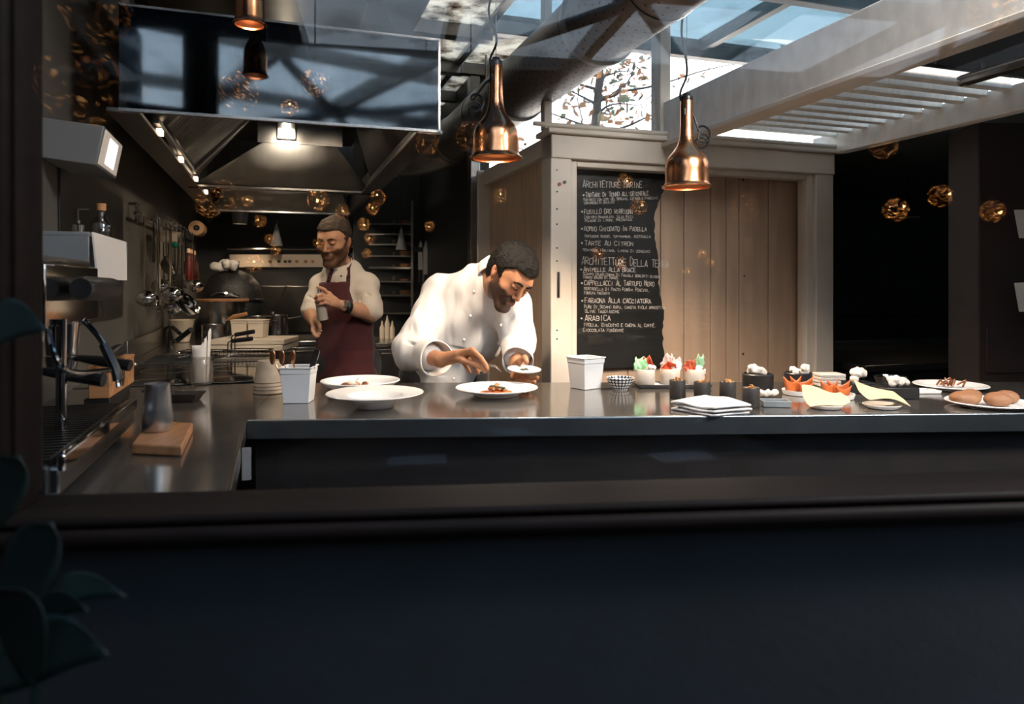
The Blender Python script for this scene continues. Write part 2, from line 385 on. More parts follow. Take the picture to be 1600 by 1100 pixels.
# ---------- stroke lettering
GL = {'A':'00 26 40|11.5 31.5','B':'00 06 36 45 44 33 03|33 42 41 30 00','C':'45 36 16 05 01 10 30 41','D':'00 06 26 44 42 20 00','E':'40 00 06 46|03 33','F':'00 06 46|03 33',
'G':'45 36 16 05 01 10 30 41 43 23','H':'00 06|40 46|03 43','I':'20 26','L':'06 00 40','M':'00 06 23 46 40','N':'00 06 40 46','O':'10 01 05 16 36 45 41 30 10','P':'00 06 36 45 44 33 03',
'Q':'10 01 05 16 36 45 41 30 10|22 40','R':'00 06 36 45 44 33 03|13 40','S':'01 10 30 41 42 04 05 16 36 45','T':'20 26|06 46','U':'06 01 10 30 41 46','V':'06 20 46','Z':'06 46 00 40',
'W':'06 10 23 30 46','K':'00 06|46 03 40','Y':'06 23 46|23 20',',':'20.8 1-1',"'":'26 25','-':'13 33','X':'00 46|06 40','J':'46 41 30 10 01','È':'40 00 06 46|03 33|16.8 38'}
import re as _re
def glyph(ch):
    out = []
    for st in GL.get(ch,'').split('|'):
        pl = []
        for a in st.split():
            mm = _re.match(r'^(\d(?:\.\d)?)(-?\d(?:\.\d)?)$', a)
            if mm: pl.append((float(mm.group(1)), float(mm.group(2))))
        if pl: out.append(pl)
    return out
def write_line(txt, x0, x1, y0, y1, h, t, parent, origin, mt, w=0.0028, seed=0, bullet=False):
    """handwritten capitals between photo columns x0..x1 on the plane t, starting at row y0 and ending at row y1"""
    R = random.Random(seed); m = MB()
    a = toK(kt(x0,y0,t)); b = toK(kt(x1,y1,t))
    n = len(txt); adv = (b[0]-a[0])/n
    for i, ch in enumerate(txt):
        if ch == ' ': continue
        f = i/n; bx = a[0]+adv*i; bz = a[2]+(b[2]-a[2])*f+R.uniform(-.06,.06)*h
        hh = h*R.uniform(.82,1.1)*(1.18 if (i == 0 or txt[i-1] == ' ') else 1); sl = R.uniform(-.1,.14)
        for pl in glyph(ch):
            m.ribbon([(bx+adv*0.78*px_/4+sl*hh*py_/6*0.4+R.uniform(-.03,.03)*adv-origin[0], 0, bz+hh*py_/6+R.uniform(-.03,.03)*hh-origin[2]) for px_, py_ in pl], w, (0,1,0))
    if bullet:
        m.prism([(a[0]-adv*0.9-origin[0]+0.0045*math.cos(k*PI/3), a[2]+h*0.45-origin[2]+0.0045*math.sin(k*PI/3)) for k in range(6)], -0.0005, 0.0005, Matrix.Rotation(PI/2,4,'X'))
    o = m.build('chalk_lettering', mt, parent, loc=(0, t-origin[1], 0), smooth=0); return o
BO = (1.34, T0+0.11, 0.86)
TP = T0+0.049
LINES = [("ARCHITETTURE MARINE",911,1004,293,293,.030,0),("TARTARE DI TONNO ALL'ORIENTALE",915,1014,308,305,.020,1),("MARINATO CON SEMI DEL MERCATO, LATTUGA E FINOCCHIO",912,1028,314,311,.011,0),("CORIANDOLO DI BASILICO",913,960,319,317.5,.011,0),
("FUSILLO ORO VERRIGNI",913,990,334,334,.021,1),("CARCIOFO MANDORLATO, SALSA RICCI,",913,992,341.5,340,.011,0),("POLVERE DI LIMONE, PREZZEMOLO",914,988,347,344.5,.011,0),
("ROMBO CHIODATO IN PADELLA",913,1011,360.5,361,.020,1),("PEPERONE ROSSO, TOPINAMBUR, ACETOSELLA",914,1017,371,371.5,.011,0),("TARTE AU CITRON",914,990,383,384,.021,1),("MERINGHE ITALIANA, LIMONE DI SORRENTO",911,1016,392,395,.011,0),
("ARCHITETTURE DELLA TERRA",909,1046,413,418,.034,0),("ANIMELLE ALLA BRACE",912,994,424,425,.020,1),("SCAMPO CRUDO CREMA DI FAGIOLI BORLOTTI BISQUE",911,1032,429.5,434.5,.011,0),("FONDO BRUNO DI MANZO",912,966,435,436,.011,0),
("CAPPELLACCI AL TARTUFO NERO",913,1023,445.5,447,.021,1),("MORTADELLA DI PRATO FUNGHI PORCINI,",913,1016,453,456,.013,0),("FONDUTA TALEGGIO",913,953,459.5,460,.011,0),
("FARAONA ALLA CACCIATORA",914,1018,473,474,.021,1),("PURE DI SEDANO RAPA, CAROTA VIOLA ARROSTITA",913,1040,481.5,483,.013,0),("OLIVE TAGGIASCHE",914,968,488.5,489,.013,0),
("ARABICA",914,955,501,501,.024,1),("FROLLA, BISCOTTO E CREMA AL CAFFÈ,",913,1026,510,511,.014,0),("CIOCCOLATA FONDENTE",911,975,518,518.5,.013,0)]
for i, (tx,x0,x1,y0,y1,h,bu) in enumerate(LINES):
    write_line(tx, x0, x1, y0, y1, h, TP, board, BO, M['chalk'], w=0.0021 if h > .018 else 0.0013, seed=i, bullet=bool(bu))
for i, (tx,x0,x1,y,h) in enumerate([("TA CAMPOBASSO",1092,1136,333,.014),("A NUTURAL",1058,1102,452,.012),("A ALIMENTO NOSTRO",1060,1118,462,.011),("ALLERGY PRODUCT",1060,1120,471,.011),("CONSUL CON SEDANO",1061,1122,480,.011),("ALIMENTI BEVANDE",1062,1118,489,.011),("GLUTINE E LATTE",1063,1116,498,.011),("SE CREM SOYA",1064,1112,507,.011),("FORN DI CUCINA",1066,1114,515,.011),("PREGO",1067,1088,523,.011)]):
    write_line(tx, x0, x1, y, y+1, h, TP, board, BO, M['chalk_faint'], w=0.0013, seed=90+i)

# ---------- pergola: two white beams in depth and slats across
pg = struct(thing('trim_1', None, None))
kb('beam', M['white_paint2'], 1.785, 1.845, 1.10, T0+0.02, 1.955, 2.16, pg, bevel=0.006)
kb('beam', M['white_paint'], 1.765, 1.860, 1.10, T0+0.02, 1.935, 1.957, pg, bevel=0.004)
kb('beam', M['white_paint2'], 2.80, 2.86, 0.9, T0+0.14, 1.965, 2.075, pg, bevel=0.006)
for i in range(10):
    t_ = T0-0.02-i*0.1035
    kb('slat', M['white_paint2'], 1.845, 2.80, t_-0.022, t_+0.022, 2.055, 2.135+random.uniform(-.003,.003), pg, bevel=0.003)
# post and rails over the glazed frame
kb('post', M['white_paint'], 1.765, 1.825, T0+0.0, T0+0.09, 1.99, 2.75, pg, bevel=0.005)
kb('rail', M['white_paint'], 1.17, 1.80, T0+0.02, T0+0.07, 2.70, 2.76, pg, bevel=0.004)
kb('rail', M['white_paint'], 1.17, 1.21, T0+0.02, T0+0.07, 1.99, 2.76, pg, bevel=0.004)
kb('glazing', thin_glass('gable_glass',0.06,(0.95,0.97,1),dirt=0.5,dcol=(0.7,0.66,0.6),dscale=6,dthr=(.5,.8)), 1.21, 1.77, T0+0.04, T0+0.046, 1.99, 2.70, pg)
MB().cyl(K(1.1,T0-0.03,2.0),K(2.87,T0-0.03,2.0),0.011,n=10).build('pipe', M['white_paint'], pg)

# ---------- kitchen glass roof: milky panes between rafters, seen above the hood and duct
rf = struct(thing('ceiling', None, None))
ZR = 2.62
ts = [3.0,3.62,4.24,4.86,5.48,6.1,7.0]
for i in range(len(ts)-1):
    kb('rafter', M['dark_steel'], 0.4, 1.09, ts[i]-0.035, ts[i]+0.035, ZR-0.05, ZR+0.06, rf, bevel=0.004)
    for a, b in ((0.45,1.05),):
        kb('pane', M['roof_cream'], a+0.02, b-0.02, ts[i]+0.035, ts[i+1]-0.035, ZR+0.02, ZR+0.026, rf)
for a, b in ((3.55,4.2),(4.26,4.86),(4.92,5.5),(5.56,6.2)):
    kb('pane', M['roof_cream'], 1.09, 1.60, a, b, ZR+0.02, ZR+0.026, rf)
    kb('rafter', M['dark_steel'], 1.07, 1.62, b, b+0.06, ZR-0.05, ZR+0.05, rf, bevel=0.004)
kb('glazing_bar', M['dark_steel'], 1.60, 1.64, 3.5, 6.3, ZR-0.01, ZR+0.05, rf)
for s_ in (0.42,1.05):
    kb('glazing_bar', M['dark_steel'], s_-0.02, s_+0.02, 1.2, 7.0, ZR+0.0, ZR+0.05, rf)
for a, b in ((1.09,1.66),(1.70,2.28),(2.32,2.86)):
    for c, d in ((1.02,1.80),(1.86,2.64),(2.70,3.47)):
        kb('pane', M['roof_blue'], a, b, c, d, ZR+0.02, ZR+0.026, rf)
for s_ in (1.68,2.30,2.86):
    kb('glazing_bar', M['dark_steel'], s_-0.022, s_+0.022, 1.0, 3.52, ZR-0.02, ZR+0.05, rf)
for t_ in (1.0,1.83,2.67,3.50):
    kb('rafter', M['dark_steel'], 1.07, 2.88, t_-0.03, t_+0.03, ZR-0.05, ZR+0.05, rf, bevel=0.004)
kb('ceiling_panel', M['black'], -0.8, 0.42, 2.7, 7.1, ZR, ZR+0.06, rf)
for i, (a, b) in enumerate(((1.3,2.1),(2.1,2.95))):
    kb('pane', M['roof_dark'], -0.78, 0.40, a+0.02, b-0.02, ZR+0.02, ZR+0.026, rf)
    kb('pane', M['roof_dark'], 0.44, 1.03, a+0.02, b-0.02, ZR+0.02, ZR+0.026, rf)
    kb('rafter', M['dark_steel'], -0.8, 1.06, a-0.03, a+0.03, ZR-0.05, ZR+0.06, rf, bevel=0.004)

# ---------- black niche at the right
struct(kb('wall_niche_back', M['black_wall'], 2.85, 8.0, 4.60, 4.70, 0, 2.0))
struct(kb('wall_niche_side', M['black_wall'], 2.85, 2.90, T0+0.14, 4.60, 0, 1.985))
struct(kb('ceiling_niche', M['black_wall'], 2.87, 8.0, 0.9, 4.7, 1.985, 2.03))
struct(kb('wall_far_right', M['black_wall'], 7.0, 7.1, -0.5, 4.7, 0, 1.985))
wn = struct(thing('window_2', None, None))
p0 = kt(1496,242,4.59); p1 = kt(1556,187,4.59); a = toK(p0); b = toK(p1)
kb('pane', mat('frosted_pane',(0.25,0.29,0.32),0.25,0,0.1), a[0], b[0], 4.585, 4.598, a[2], b[2], wn)
kb('frame', M['white_paint'], a[0]-0.01, b[0]+0.03, 4.55, 4.6, a[2]-0.045, a[2]+0.012, wn, bevel=0.004)
kb('frame', M['white_paint'], a[0]-0.03, a[0]+0.03, 4.55, 4.6, a[2]-0.045, b[2], wn, bevel=0.004)
kb('mullion', M['white_paint'], a[0]+0.07, a[0]+0.11, 4.56, 4.6, a[2], b[2], wn, bevel=0.003)

# ---------- dining room behind the camera (mirrored in the pane): dark shell under a glass roof
struct(MB().box((-3.3,-5.5,1.8),(0.1,13,3.6)).build('wall_dining_left', M['front_wall'], smooth=0))
struct(MB().box((5.4,-5.5,1.8),(0.1,13,3.6)).build('wall_dining_right', M['front_wall'], smooth=0))
struct(MB().box((1,-12,1.8),(9,0.1,3.6)).build('wall_dining_back', M['front_wall'], smooth=0))
dr = struct(thing('ceiling_dining', None, None))
ZD = 3.3
MB().box((-2.1,-5.5,ZD),(2.5,13,0.1)).build('ceiling_panel', M['front_wall'], dr, smooth=0)
xs = [-0.85,0.35,1.55,2.75,3.95,5.35]; ys = [0.75,-0.95,-2.65,-4.35]
MB().box((2.25,-8.2,ZD),(6.2,7.7,0.1)).build('ceiling_panel', M['front_wall'], dr, smooth=0)
for x in xs: MB().box((x,-1.8,ZD),(0.09,5.1,0.16)).build('rafter', M['dark_steel'], dr, smooth=0)
for y in ys: MB().box((2.25,y,ZD-0.02),(6.2,0.08,0.12)).build('purlin', M['dark_steel'], dr, smooth=0)
for i in range(len(xs)-1):
    for j in range(len(ys)-1):
        MB().box(((xs[i]+xs[i+1])/2,(ys[j]+ys[j+1])/2,ZD+0.03),(xs[i+1]-xs[i]-0.09,ys[j]-ys[j+1]-0.08,0.006)).build('pane', M['roof_glass'], dr, smooth=0)
# diagonal braces under the dining roof
for x0,y0,x1,y1 in ((0.35,-0.95,2.75,-4.35),(2.75,-0.95,0.35,-4.35),(2.75,-0.95,5.3,-4.35)):
    MB().tube([(x0,y0,ZD-0.09),(x1,y1,ZD-0.09)],0.05,8).build('brace', M['dark_steel'], dr)
# ================================================================== LARGE FIXTURES
# ---------- extractor hood, hung from the roof
hood = thing('extractor_hood', 'long stainless steel extractor hood with mirror front hanging over the cooking line', 'hood', K(0.04,3.6,1.855), KA)
def hl(s, t, z): return (s-0.04, t-3.6, z-1.855)
def hbox(m, s0, s1, t0, t1, z0, z1): return m.hexa([hl(*p) for p in ((s0,t0,z0),(s1,t0,z0),(s1,t1,z0),(s0,t1,z0),(s0,t0,z1),(s1,t0,z1),(s1,t1,z1),(s0,t1,z1))])
hbox(MB(), -0.50, 0.585, 2.63, 2.638, 1.855, 2.20).build('front_panel', M['mirror_steel'], hood, bevel=0.002)
e_ = MB(); hbox(e_, -0.50, 0.587, 2.624, 2.642, 1.848, 1.858); hbox(e_, 0.580, 0.588, 2.624, 2.642, 1.848, 2.205); hbox(e_, -0.5, 0.587, 2.624, 2.642, 2.197, 2.205)
e_.build('front_panel_edge', M['steel'], hood)
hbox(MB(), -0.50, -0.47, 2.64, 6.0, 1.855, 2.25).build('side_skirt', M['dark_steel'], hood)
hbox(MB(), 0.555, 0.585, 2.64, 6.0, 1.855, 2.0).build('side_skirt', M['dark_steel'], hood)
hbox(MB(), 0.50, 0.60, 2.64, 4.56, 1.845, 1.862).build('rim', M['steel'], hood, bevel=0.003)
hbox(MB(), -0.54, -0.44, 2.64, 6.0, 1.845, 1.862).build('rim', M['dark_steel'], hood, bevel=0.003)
for t_ in (4.50, 5.95): hbox(MB(), -0.5, 0.585, t_, t_+0.06, 1.845, 1.862).build('rim', M['steel'], hood, bevel=0.003)
m = MB(); m.add([hl(*p) for p in ((-0.47,4.52,1.86),(0.555,4.52,1.86),(0.30,3.98,2.04),(-0.06,3.98,2.04))], [(0,1,2,3)])
m.build('end_slope', M['hood_steel'], hood, solid=0.004)
m = MB(); m.add([hl(*p) for p in ((-0.47,5.96,1.86),(0.555,5.96,1.86),(0.40,5.2,2.10),(-0.3,5.2,2.10))], [(0,1,2,3)])
m.build('end_slope', M['hood_steel'], hood, solid=0.004)
hbox(MB(), -0.10, 0.34, 3.98, 3.99, 2.03, 2.40).build('end_plate', M['dark_steel'], hood)
hbox(MB(), -0.5, 0.585, 2.64, 6.0, 2.42, 2.44).build('top_plate', M['dark_steel'], hood)
# dark right inner slope
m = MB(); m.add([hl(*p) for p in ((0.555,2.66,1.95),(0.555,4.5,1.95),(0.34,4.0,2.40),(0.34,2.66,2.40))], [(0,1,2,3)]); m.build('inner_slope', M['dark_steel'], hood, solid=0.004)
# baffle filter on the left slope
bf = MB()
m2 = MB(); m2.add([hl(*p) for p in ((-0.47,2.66,1.88),(-0.47,4.5,1.88),(-0.08,3.98,2.22),(-0.08,2.66,2.22))], [(0,1,2,3)]); fp = m2.build('filter_backing', M['dark_steel'], hood, solid=0.004)
for i in range(26):
    t_ = 3.02+i*0.036
    a = Vector(hl(-0.42,t_+0.14,1.915)); b = Vector(hl(-0.13,t_-0.06,2.155))
    bf.tube([a,b],0.0075,4)
tag(bf.build('filter_bars', M['hood_steel'], hood), kind='stuff')
fb = MB()
for p, q in (((-0.44,3.0,1.90),(-0.44,4.3,1.90)),((-0.10,2.9,2.18),(-0.10,3.95,2.18)),((-0.44,4.25,1.90),(-0.10,3.92,2.18))):
    fb.tube([hl(*p),hl(*q)],0.012,4)
fb.build('filter_frame', M['hood_steel'], hood)
hbox(MB(), 0.028, 0.064, 3.945, 3.965, 2.075, 2.155).build('work_light', emis('work_light',(1,0.86,0.66),14), hood, bevel=0.004)
hbox(MB(), 0.0, 0.092, 3.955, 3.98, 2.05, 2.20).build('light_housing', M['hood_steel'], hood, bevel=0.004)
for px_ in (222,260,287,305):
    p = toK(ks(px_, 445-235*(434-px_)/212.0*0.0+ {222:-234,260:-193,287:-164,305:-142}[px_], -0.5))
    MB().box(hl(-0.437,p[1],1.868),(0.02,0.05,0.022)).build('rim_spot', emis('rim_spot_glow',(1,0.75,0.5),3.0) if px_==222 else bpy.data.materials['rim_spot_glow'], hood)
for s_, t_ in ((-0.4,2.75),(0.5,2.75),(-0.4,5.6),(0.5,5.6)):
    MB().cyl(hl(s_,t_,2.43),hl(s_,t_,2.63),0.006,n=6).build('hanger_rod', M['dark_steel'], hood)
add_light('hood_work_lamp','AREA',K(0.045,3.885,2.075),4.0,(1,0.84,0.64),K(0.05,4.2,1.46),0.06)
add_light('hood_rear_lamp','AREA',K(0.05,5.10,2.075),4.0,(1,0.84,0.64),K(0.05,5.6,1.75),0.06)
add_light('hood_lamp_front','SPOT',K(0.25,2.95,2.30),30,(1,0.80,0.58),K(0.34,3.75,1.2),0.03,spot=1.5,blend=0.5)
add_light('hood_lamp_rear','SPOT',K(0.0,4.8,2.2),22,(1,0.80,0.58),K(-0.2,5.4,0.9),0.04,spot=1.9,blend=0.6)

# ---------- ventilation duct: big perforated steel tube in depth, with a bend to the hood
duct = thing('ventilation_duct', 'big round perforated steel ventilation duct running under the glass roof', 'duct', K(1.17,3.0,2.27), KA)
R_d = 0.152
m = MB(); m.cyl((0,-2.6,0),(0,1.75,0),R_d,n=48,caps=False)
pip = m.build('duct_tube', None, duct)
md = bpy.data.materials.new('perforated_steel'); md.use_nodes = True; t = md.node_tree; b = t.nodes['Principled BSDF']
b.inputs['Metallic'].default_value = 0.9; b.inputs['Roughness'].default_value = 0.45; b.inputs['Base Color'].default_value = (0.17,0.155,0.145,1)
pip.data.materials.append(md)
n_ = t.nodes.new('ShaderNodeTexNoise'); n_.inputs['Scale'].default_value = 6; tcn = t.nodes.new('ShaderNodeTexCoord'); t.links.new(tcn.outputs['Object'], n_.inputs['Vector'])
mr = t.nodes.new('ShaderNodeMapRange'); mr.inputs['To Min'].default_value = .35; mr.inputs['To Max'].default_value = .52; t.links.new(n_.outputs[0], mr.inputs[0]); t.links.new(mr.outputs[0], b.inputs['Roughness'])
hol = MB()
for j in range(58):
    for i in range(15):
        an = PI*1.02+i*PI/14*0.96+(0.08 if j % 2 else 0)
        y = -1.1+j*0.05
        c = Vector((math.cos(an),0,math.sin(an)))*(R_d+0.0006); tng = Vector((-math.sin(an),0,math.cos(an)))*0.0052; ay = Vector((0,0.0052,0)); c.y = y
        hol.add([c+tng*math.cos(k*PI/3)+ay*math.sin(k*PI/3) for k in range(6)], [(0,1,2,3,4,5)])
tag(hol.build('perforation', M['black'], duct, smooth=0), kind='stuff')
for y in (-0.55, 0.42, 1.72):
    m = MB(); m.lathe([(R_d,-0.02),(R_d+0.012,-0.012),(R_d+0.012,0.012),(R_d,0.02)], 40, M=Matrix.Translation((0,y,0))@Matrix.Rotation(PI/2,4,'X')); m.build('joint_ring', M['duct'], duct)
arc = [(-0.28*(1-math.cos(a)), 1.75+0.28*math.sin(a), -0.10*math.sin(a/2)) for a in np.linspace(0,PI/2,9)] + [(-0.58,2.03,-0.09)]
MB().tube(arc, R_d, 28, caps=False).build('elbow', M['duct'], duct)
for y in (-1.0, 1.0):
    MB().cyl((0,y,R_d),(0,y,0.36),0.006,n=6).build('hanger_rod', M['dark_steel'], duct)
    MB().lathe([(R_d+0.001,-0.015),(R_d+0.004,-0.015),(R_d+0.004,0.015),(R_d+0.001,0.015)], 32, M=Matrix.Translation((0,y,0))@Matrix.Rotation(PI/2,4,'X')).build('strap', M['dark_steel'], duct)

# ---------- counters
pass_c = thing('pass_counter', 'long stainless steel pass counter with dark front running across the opening', 'counter', (0.6,2.2,0), 0)
def pl(x, y, z=0): return (x-0.6, y-2.2, z)
FL = onz(385,657,0.9); FRr = onz(1600,645.5,0.9); dirx = (FRr-FL).normalized(); FR2 = FL+dirx*4.2
BLk = onz(440,598,0.9); BR2 = Vector((FR2.x+0.2, 2.70, 0.9))
ZC = 0.9
m = MB(); m.prism([pl(FL.x,FL.y)[:2],pl(FR2.x,FR2.y)[:2],pl(BR2.x,BR2.y)[:2],pl(BLk.x,BLk.y)[:2]],ZC-0.004,ZC); m.build('worktop', M['counter_steel'], pass_c, smooth=0)
nv = Vector((-dirx.y,dirx.x,0))
def fbox(m, u0, u1, d0, d1, z0, z1):
    P = lambda u,d,z: pl(*(FL+dirx*u+nv*d).to_tuple()[:2], z)
    return m.hexa([P(u0,d0,z0),P(u1,d0,z0),P(u1,d1,z0),P(u0,d1,z0),P(u0,d0,z1),P(u1,d0,z1),P(u1,d1,z1),P(u0,d1,z1)])
fbox(MB(), 0.0, 4.2, -0.004, 0.012, ZC-0.052, ZC+0.0008).build('edge_strip', M['counter_edge'], pass_c, bevel=0.003)
fbox(MB(), 0.01, 4.2, 0.05, 0.07, 0.06, ZC-0.05).build('front_board', mat('counter_front',(0.014,0.011,0.010),0.5,0,0.3), pass_c, smooth=0)
fbox(MB(), 0.02, 4.2, 0.5, 0.52, 0.06, ZC-0.01).build('back_board', M['dark_steel'], pass_c, smooth=0)
fbox(MB(), 0.04, 4.2, 0.09, 0.5, 0.0, 0.06).build('plinth', M['black'], pass_c, smooth=0)
# left wing along the wall with the hob
wing = thing('side_counter', 'stainless steel side counter along the left wall below the utensils', 'counter', K(-0.35,2.0,0), KA)
def wl(s, t, z=0): return (s+0.35, t-2.0, z)
def wbox(m, s0, s1, t0, t1, z0, z1): return m.hexa([wl(*p) for p in ((s0,t0,z0),(s1,t0,z0),(s1,t1,z0),(s0,t1,z0),(s0,t0,z1),(s1,t0,z1),(s1,t1,z1),(s0,t1,z1))])
sFL, tFL, _ = toK(FL); sBL, tBL, _ = toK(BLk)
def t_at(s, d=0.115):      # where the wing meets the inside of the window wall
    lo, hi = 0.2, 2.0
    for _ in range(40):
        mid = (lo+hi)/2; v = K(s,mid); dd = -(v.x)*math.sin(WA)+(v.y-WY)*math.cos(WA)
        lo, hi = (mid, hi) if dd < d else (lo, mid)
    return hi
tA, tB = t_at(-0.69), t_at(-0.082)
m = MB(); m.prism([wl(-0.69,tA)[:2],wl(-0.082,tB)[:2],wl(sFL-0.001,tFL)[:2],wl(sBL-0.002,tBL)[:2],wl(-0.69,tBL+0.06)[:2]],ZC-0.004,ZC); m.build('worktop', M['counter_steel'], wing, smooth=0)
wbox(MB(), -0.088, -0.080, tB, tFL-0.005, ZC-0.045, ZC+0.0008).build('edge_strip', M['steel'], wing, bevel=0.002)
wbox(MB(), -0.67, -0.13, tA+0.01, tBL-0.03, 0.06, ZC-0.006).build('carcass', M['black'], wing, smooth=0)
# ceramic hob
hob = thing('induction_hob', 'black glass induction hob set in the steel side counter', 'hob', K(-0.33,3.05,0), KA)
def ob(s, t, z=0): return (s+0.33, t-3.05, z)
def obox(m, s0, s1, t0, t1, z0, z1): return m.hexa([ob(*p) for p in ((s0,t0,z0),(s1,t0,z0),(s1,t1,z0),(s0,t1,z0),(s0,t0,z1),(s1,t0,z1),(s1,t1,z1),(s0,t1,z1))])
TH0, TH1 = tBL+0.06, 3.62
obox(MB(), -0.69, 0.0, TH0+0.004, TH1, 0.06, ZC-0.004).build('body', M['dark_steel'], hob, smooth=0)
obox(MB(), -0.64, -0.006, TH0+0.006, TH1-0.02, ZC-0.004, ZC+0.002).build('glass_top', M['ceramic_glass'], hob, bevel=0.001)
obox(MB(), -0.69, -0.64, TH0+0.004, TH1, ZC-0.004, ZC+0.004).build('steel_rim', M['steel'], hob)
obox(MB(), -0.64, 0.0, TH1-0.02, TH1, ZC-0.004, ZC+0.006).build('steel_rim', M['steel'], hob)
ringm = mat('hob_marking',(0.16,0.15,0.14),0.3)
for s_, t_ in ((-0.45,2.95),(-0.17,2.95),(-0.45,3.33),(-0.17,3.33)):
    m = MB(); m.lathe([(0.098,0.0024),(0.101,0.0024),(0.101,0.0028),(0.098,0.0028)],40,c=ob(s_,t_,ZC-0.0002),close=True); m.build('zone_ring', ringm, hob, smooth=0)
# rear cooking block: fryer, plancha, range
rng_b = thing('cooking_block', 'steel cooking block with fryer and range top behind the black hob', 'cooker', K(-0.33,4.6,0), KA)
def cb(s, t, z=0): return (s+0.33, t-4.6, z)
def cbox(m, s0, s1, t0, t1, z0, z1): return m.hexa([cb(*p) for p in ((s0,t0,z0),(s1,t0,z0),(s1,t1,z0),(s0,t1,z0),(s0,t0,z1),(s1,t0,z1),(s1,t1,z1),(s0,t1,z1))])
cbox(MB(), -0.69, -0.02, TH1+0.003, 6.0, 0.06, 0.88).build('body', M['dark_steel'], rng_b, smooth=0)
cbox(MB(), -0.69, -0.01, TH1+0.003, 6.0, 0.88, ZC).build('top_plate', M['steel'], rng_b, bevel=0.004)
cbox(MB(), -0.69, -0.675, TH0+0.9, 6.0, ZC, ZC+0.10).build('splash_strip', M['steel'], rng_b, bevel=0.003)
cbox(MB(), -0.60, -0.30, 3.72, 4.05, ZC, ZC+0.004).build('fryer_well', M['black'], rng_b, smooth=0)
# rear run of steel cabinets at the back wall and on the right of the aisle
def cabinet(name, label, s0, s1, t0, t1, h, ndoor, face='t', top='steel'):
    r = thing(name, label, 'cabinet', K((s0+s1)/2,(t0+t1)/2,0), KA)
    c = ((s0+s1)/2,(t0+t1)/2)
    def b_(m, a0,a1,b0,b1,z0,z1): return m.hexa([(p[0]-c[0],p[1]-c[1],p[2]) for p in ((a0,b0,z0),(a1,b0,z0),(a1,b1,z0),(a0,b1,z0),(a0,b0,z1),(a1,b0,z1),(a1,b1,z1),(a0,b1,z1))])
    b_(MB(), s0,s1,t0+0.012,t1,0.08,h-0.03).build('body', M['dark_steel'], r, smooth=0)
    b_(MB(), s0-0.005,s1+0.005,t0-0.01,t1,h-0.03,h).build('worktop', M[top], r, bevel=0.003)
    w = (s1-s0)/ndoor
    for i in range(ndoor):
        d = b_(MB(), s0+i*w+0.006,s0+(i+1)*w-0.006,t0-0.006,t0+0.012,0.10,h-0.045).build('door', M['dark_steel'], r, bevel=0.004)
        b_(MB(), s0+i*w+0.03,s0+(i+1)*w-0.03,t0-0.02,t0-0.008,h-0.085,h-0.07).build('handle', M['steel'], d, bevel=0.002)
    return r
cabinet('rear_cabinet','brushed steel cabinet beside the range, left of the standing cook', 0.02, 0.62, 5.35, 6.0, 0.86, 2)
cabinet('rear_cabinet','dark steel cabinet under the squeeze bottles behind the two cooks', 0.66, 1.18, 5.0, 5.6, 0.86, 2)
# black worktop and unit in the niche
nb = thing('niche_counter', 'black worktop in the dark niche behind the bread', 'counter', K(4.3,3.4,0), KA)
MB().box((0,0,0.40),(2.7,0.9,0.80)).build('body', M['black'], nb, smooth=0)
MB().box((0,0.0,0.825),(2.74,0.96,0.04)).build('worktop', mat('black_worktop',(0.012,0.013,0.014),0.22,0,0.2), nb, bevel=0.004)
MB().box((0,0.46,0.86),(2.74,0.02,0.05)).build('upstand', M['dark_steel'], nb, bevel=0.003)

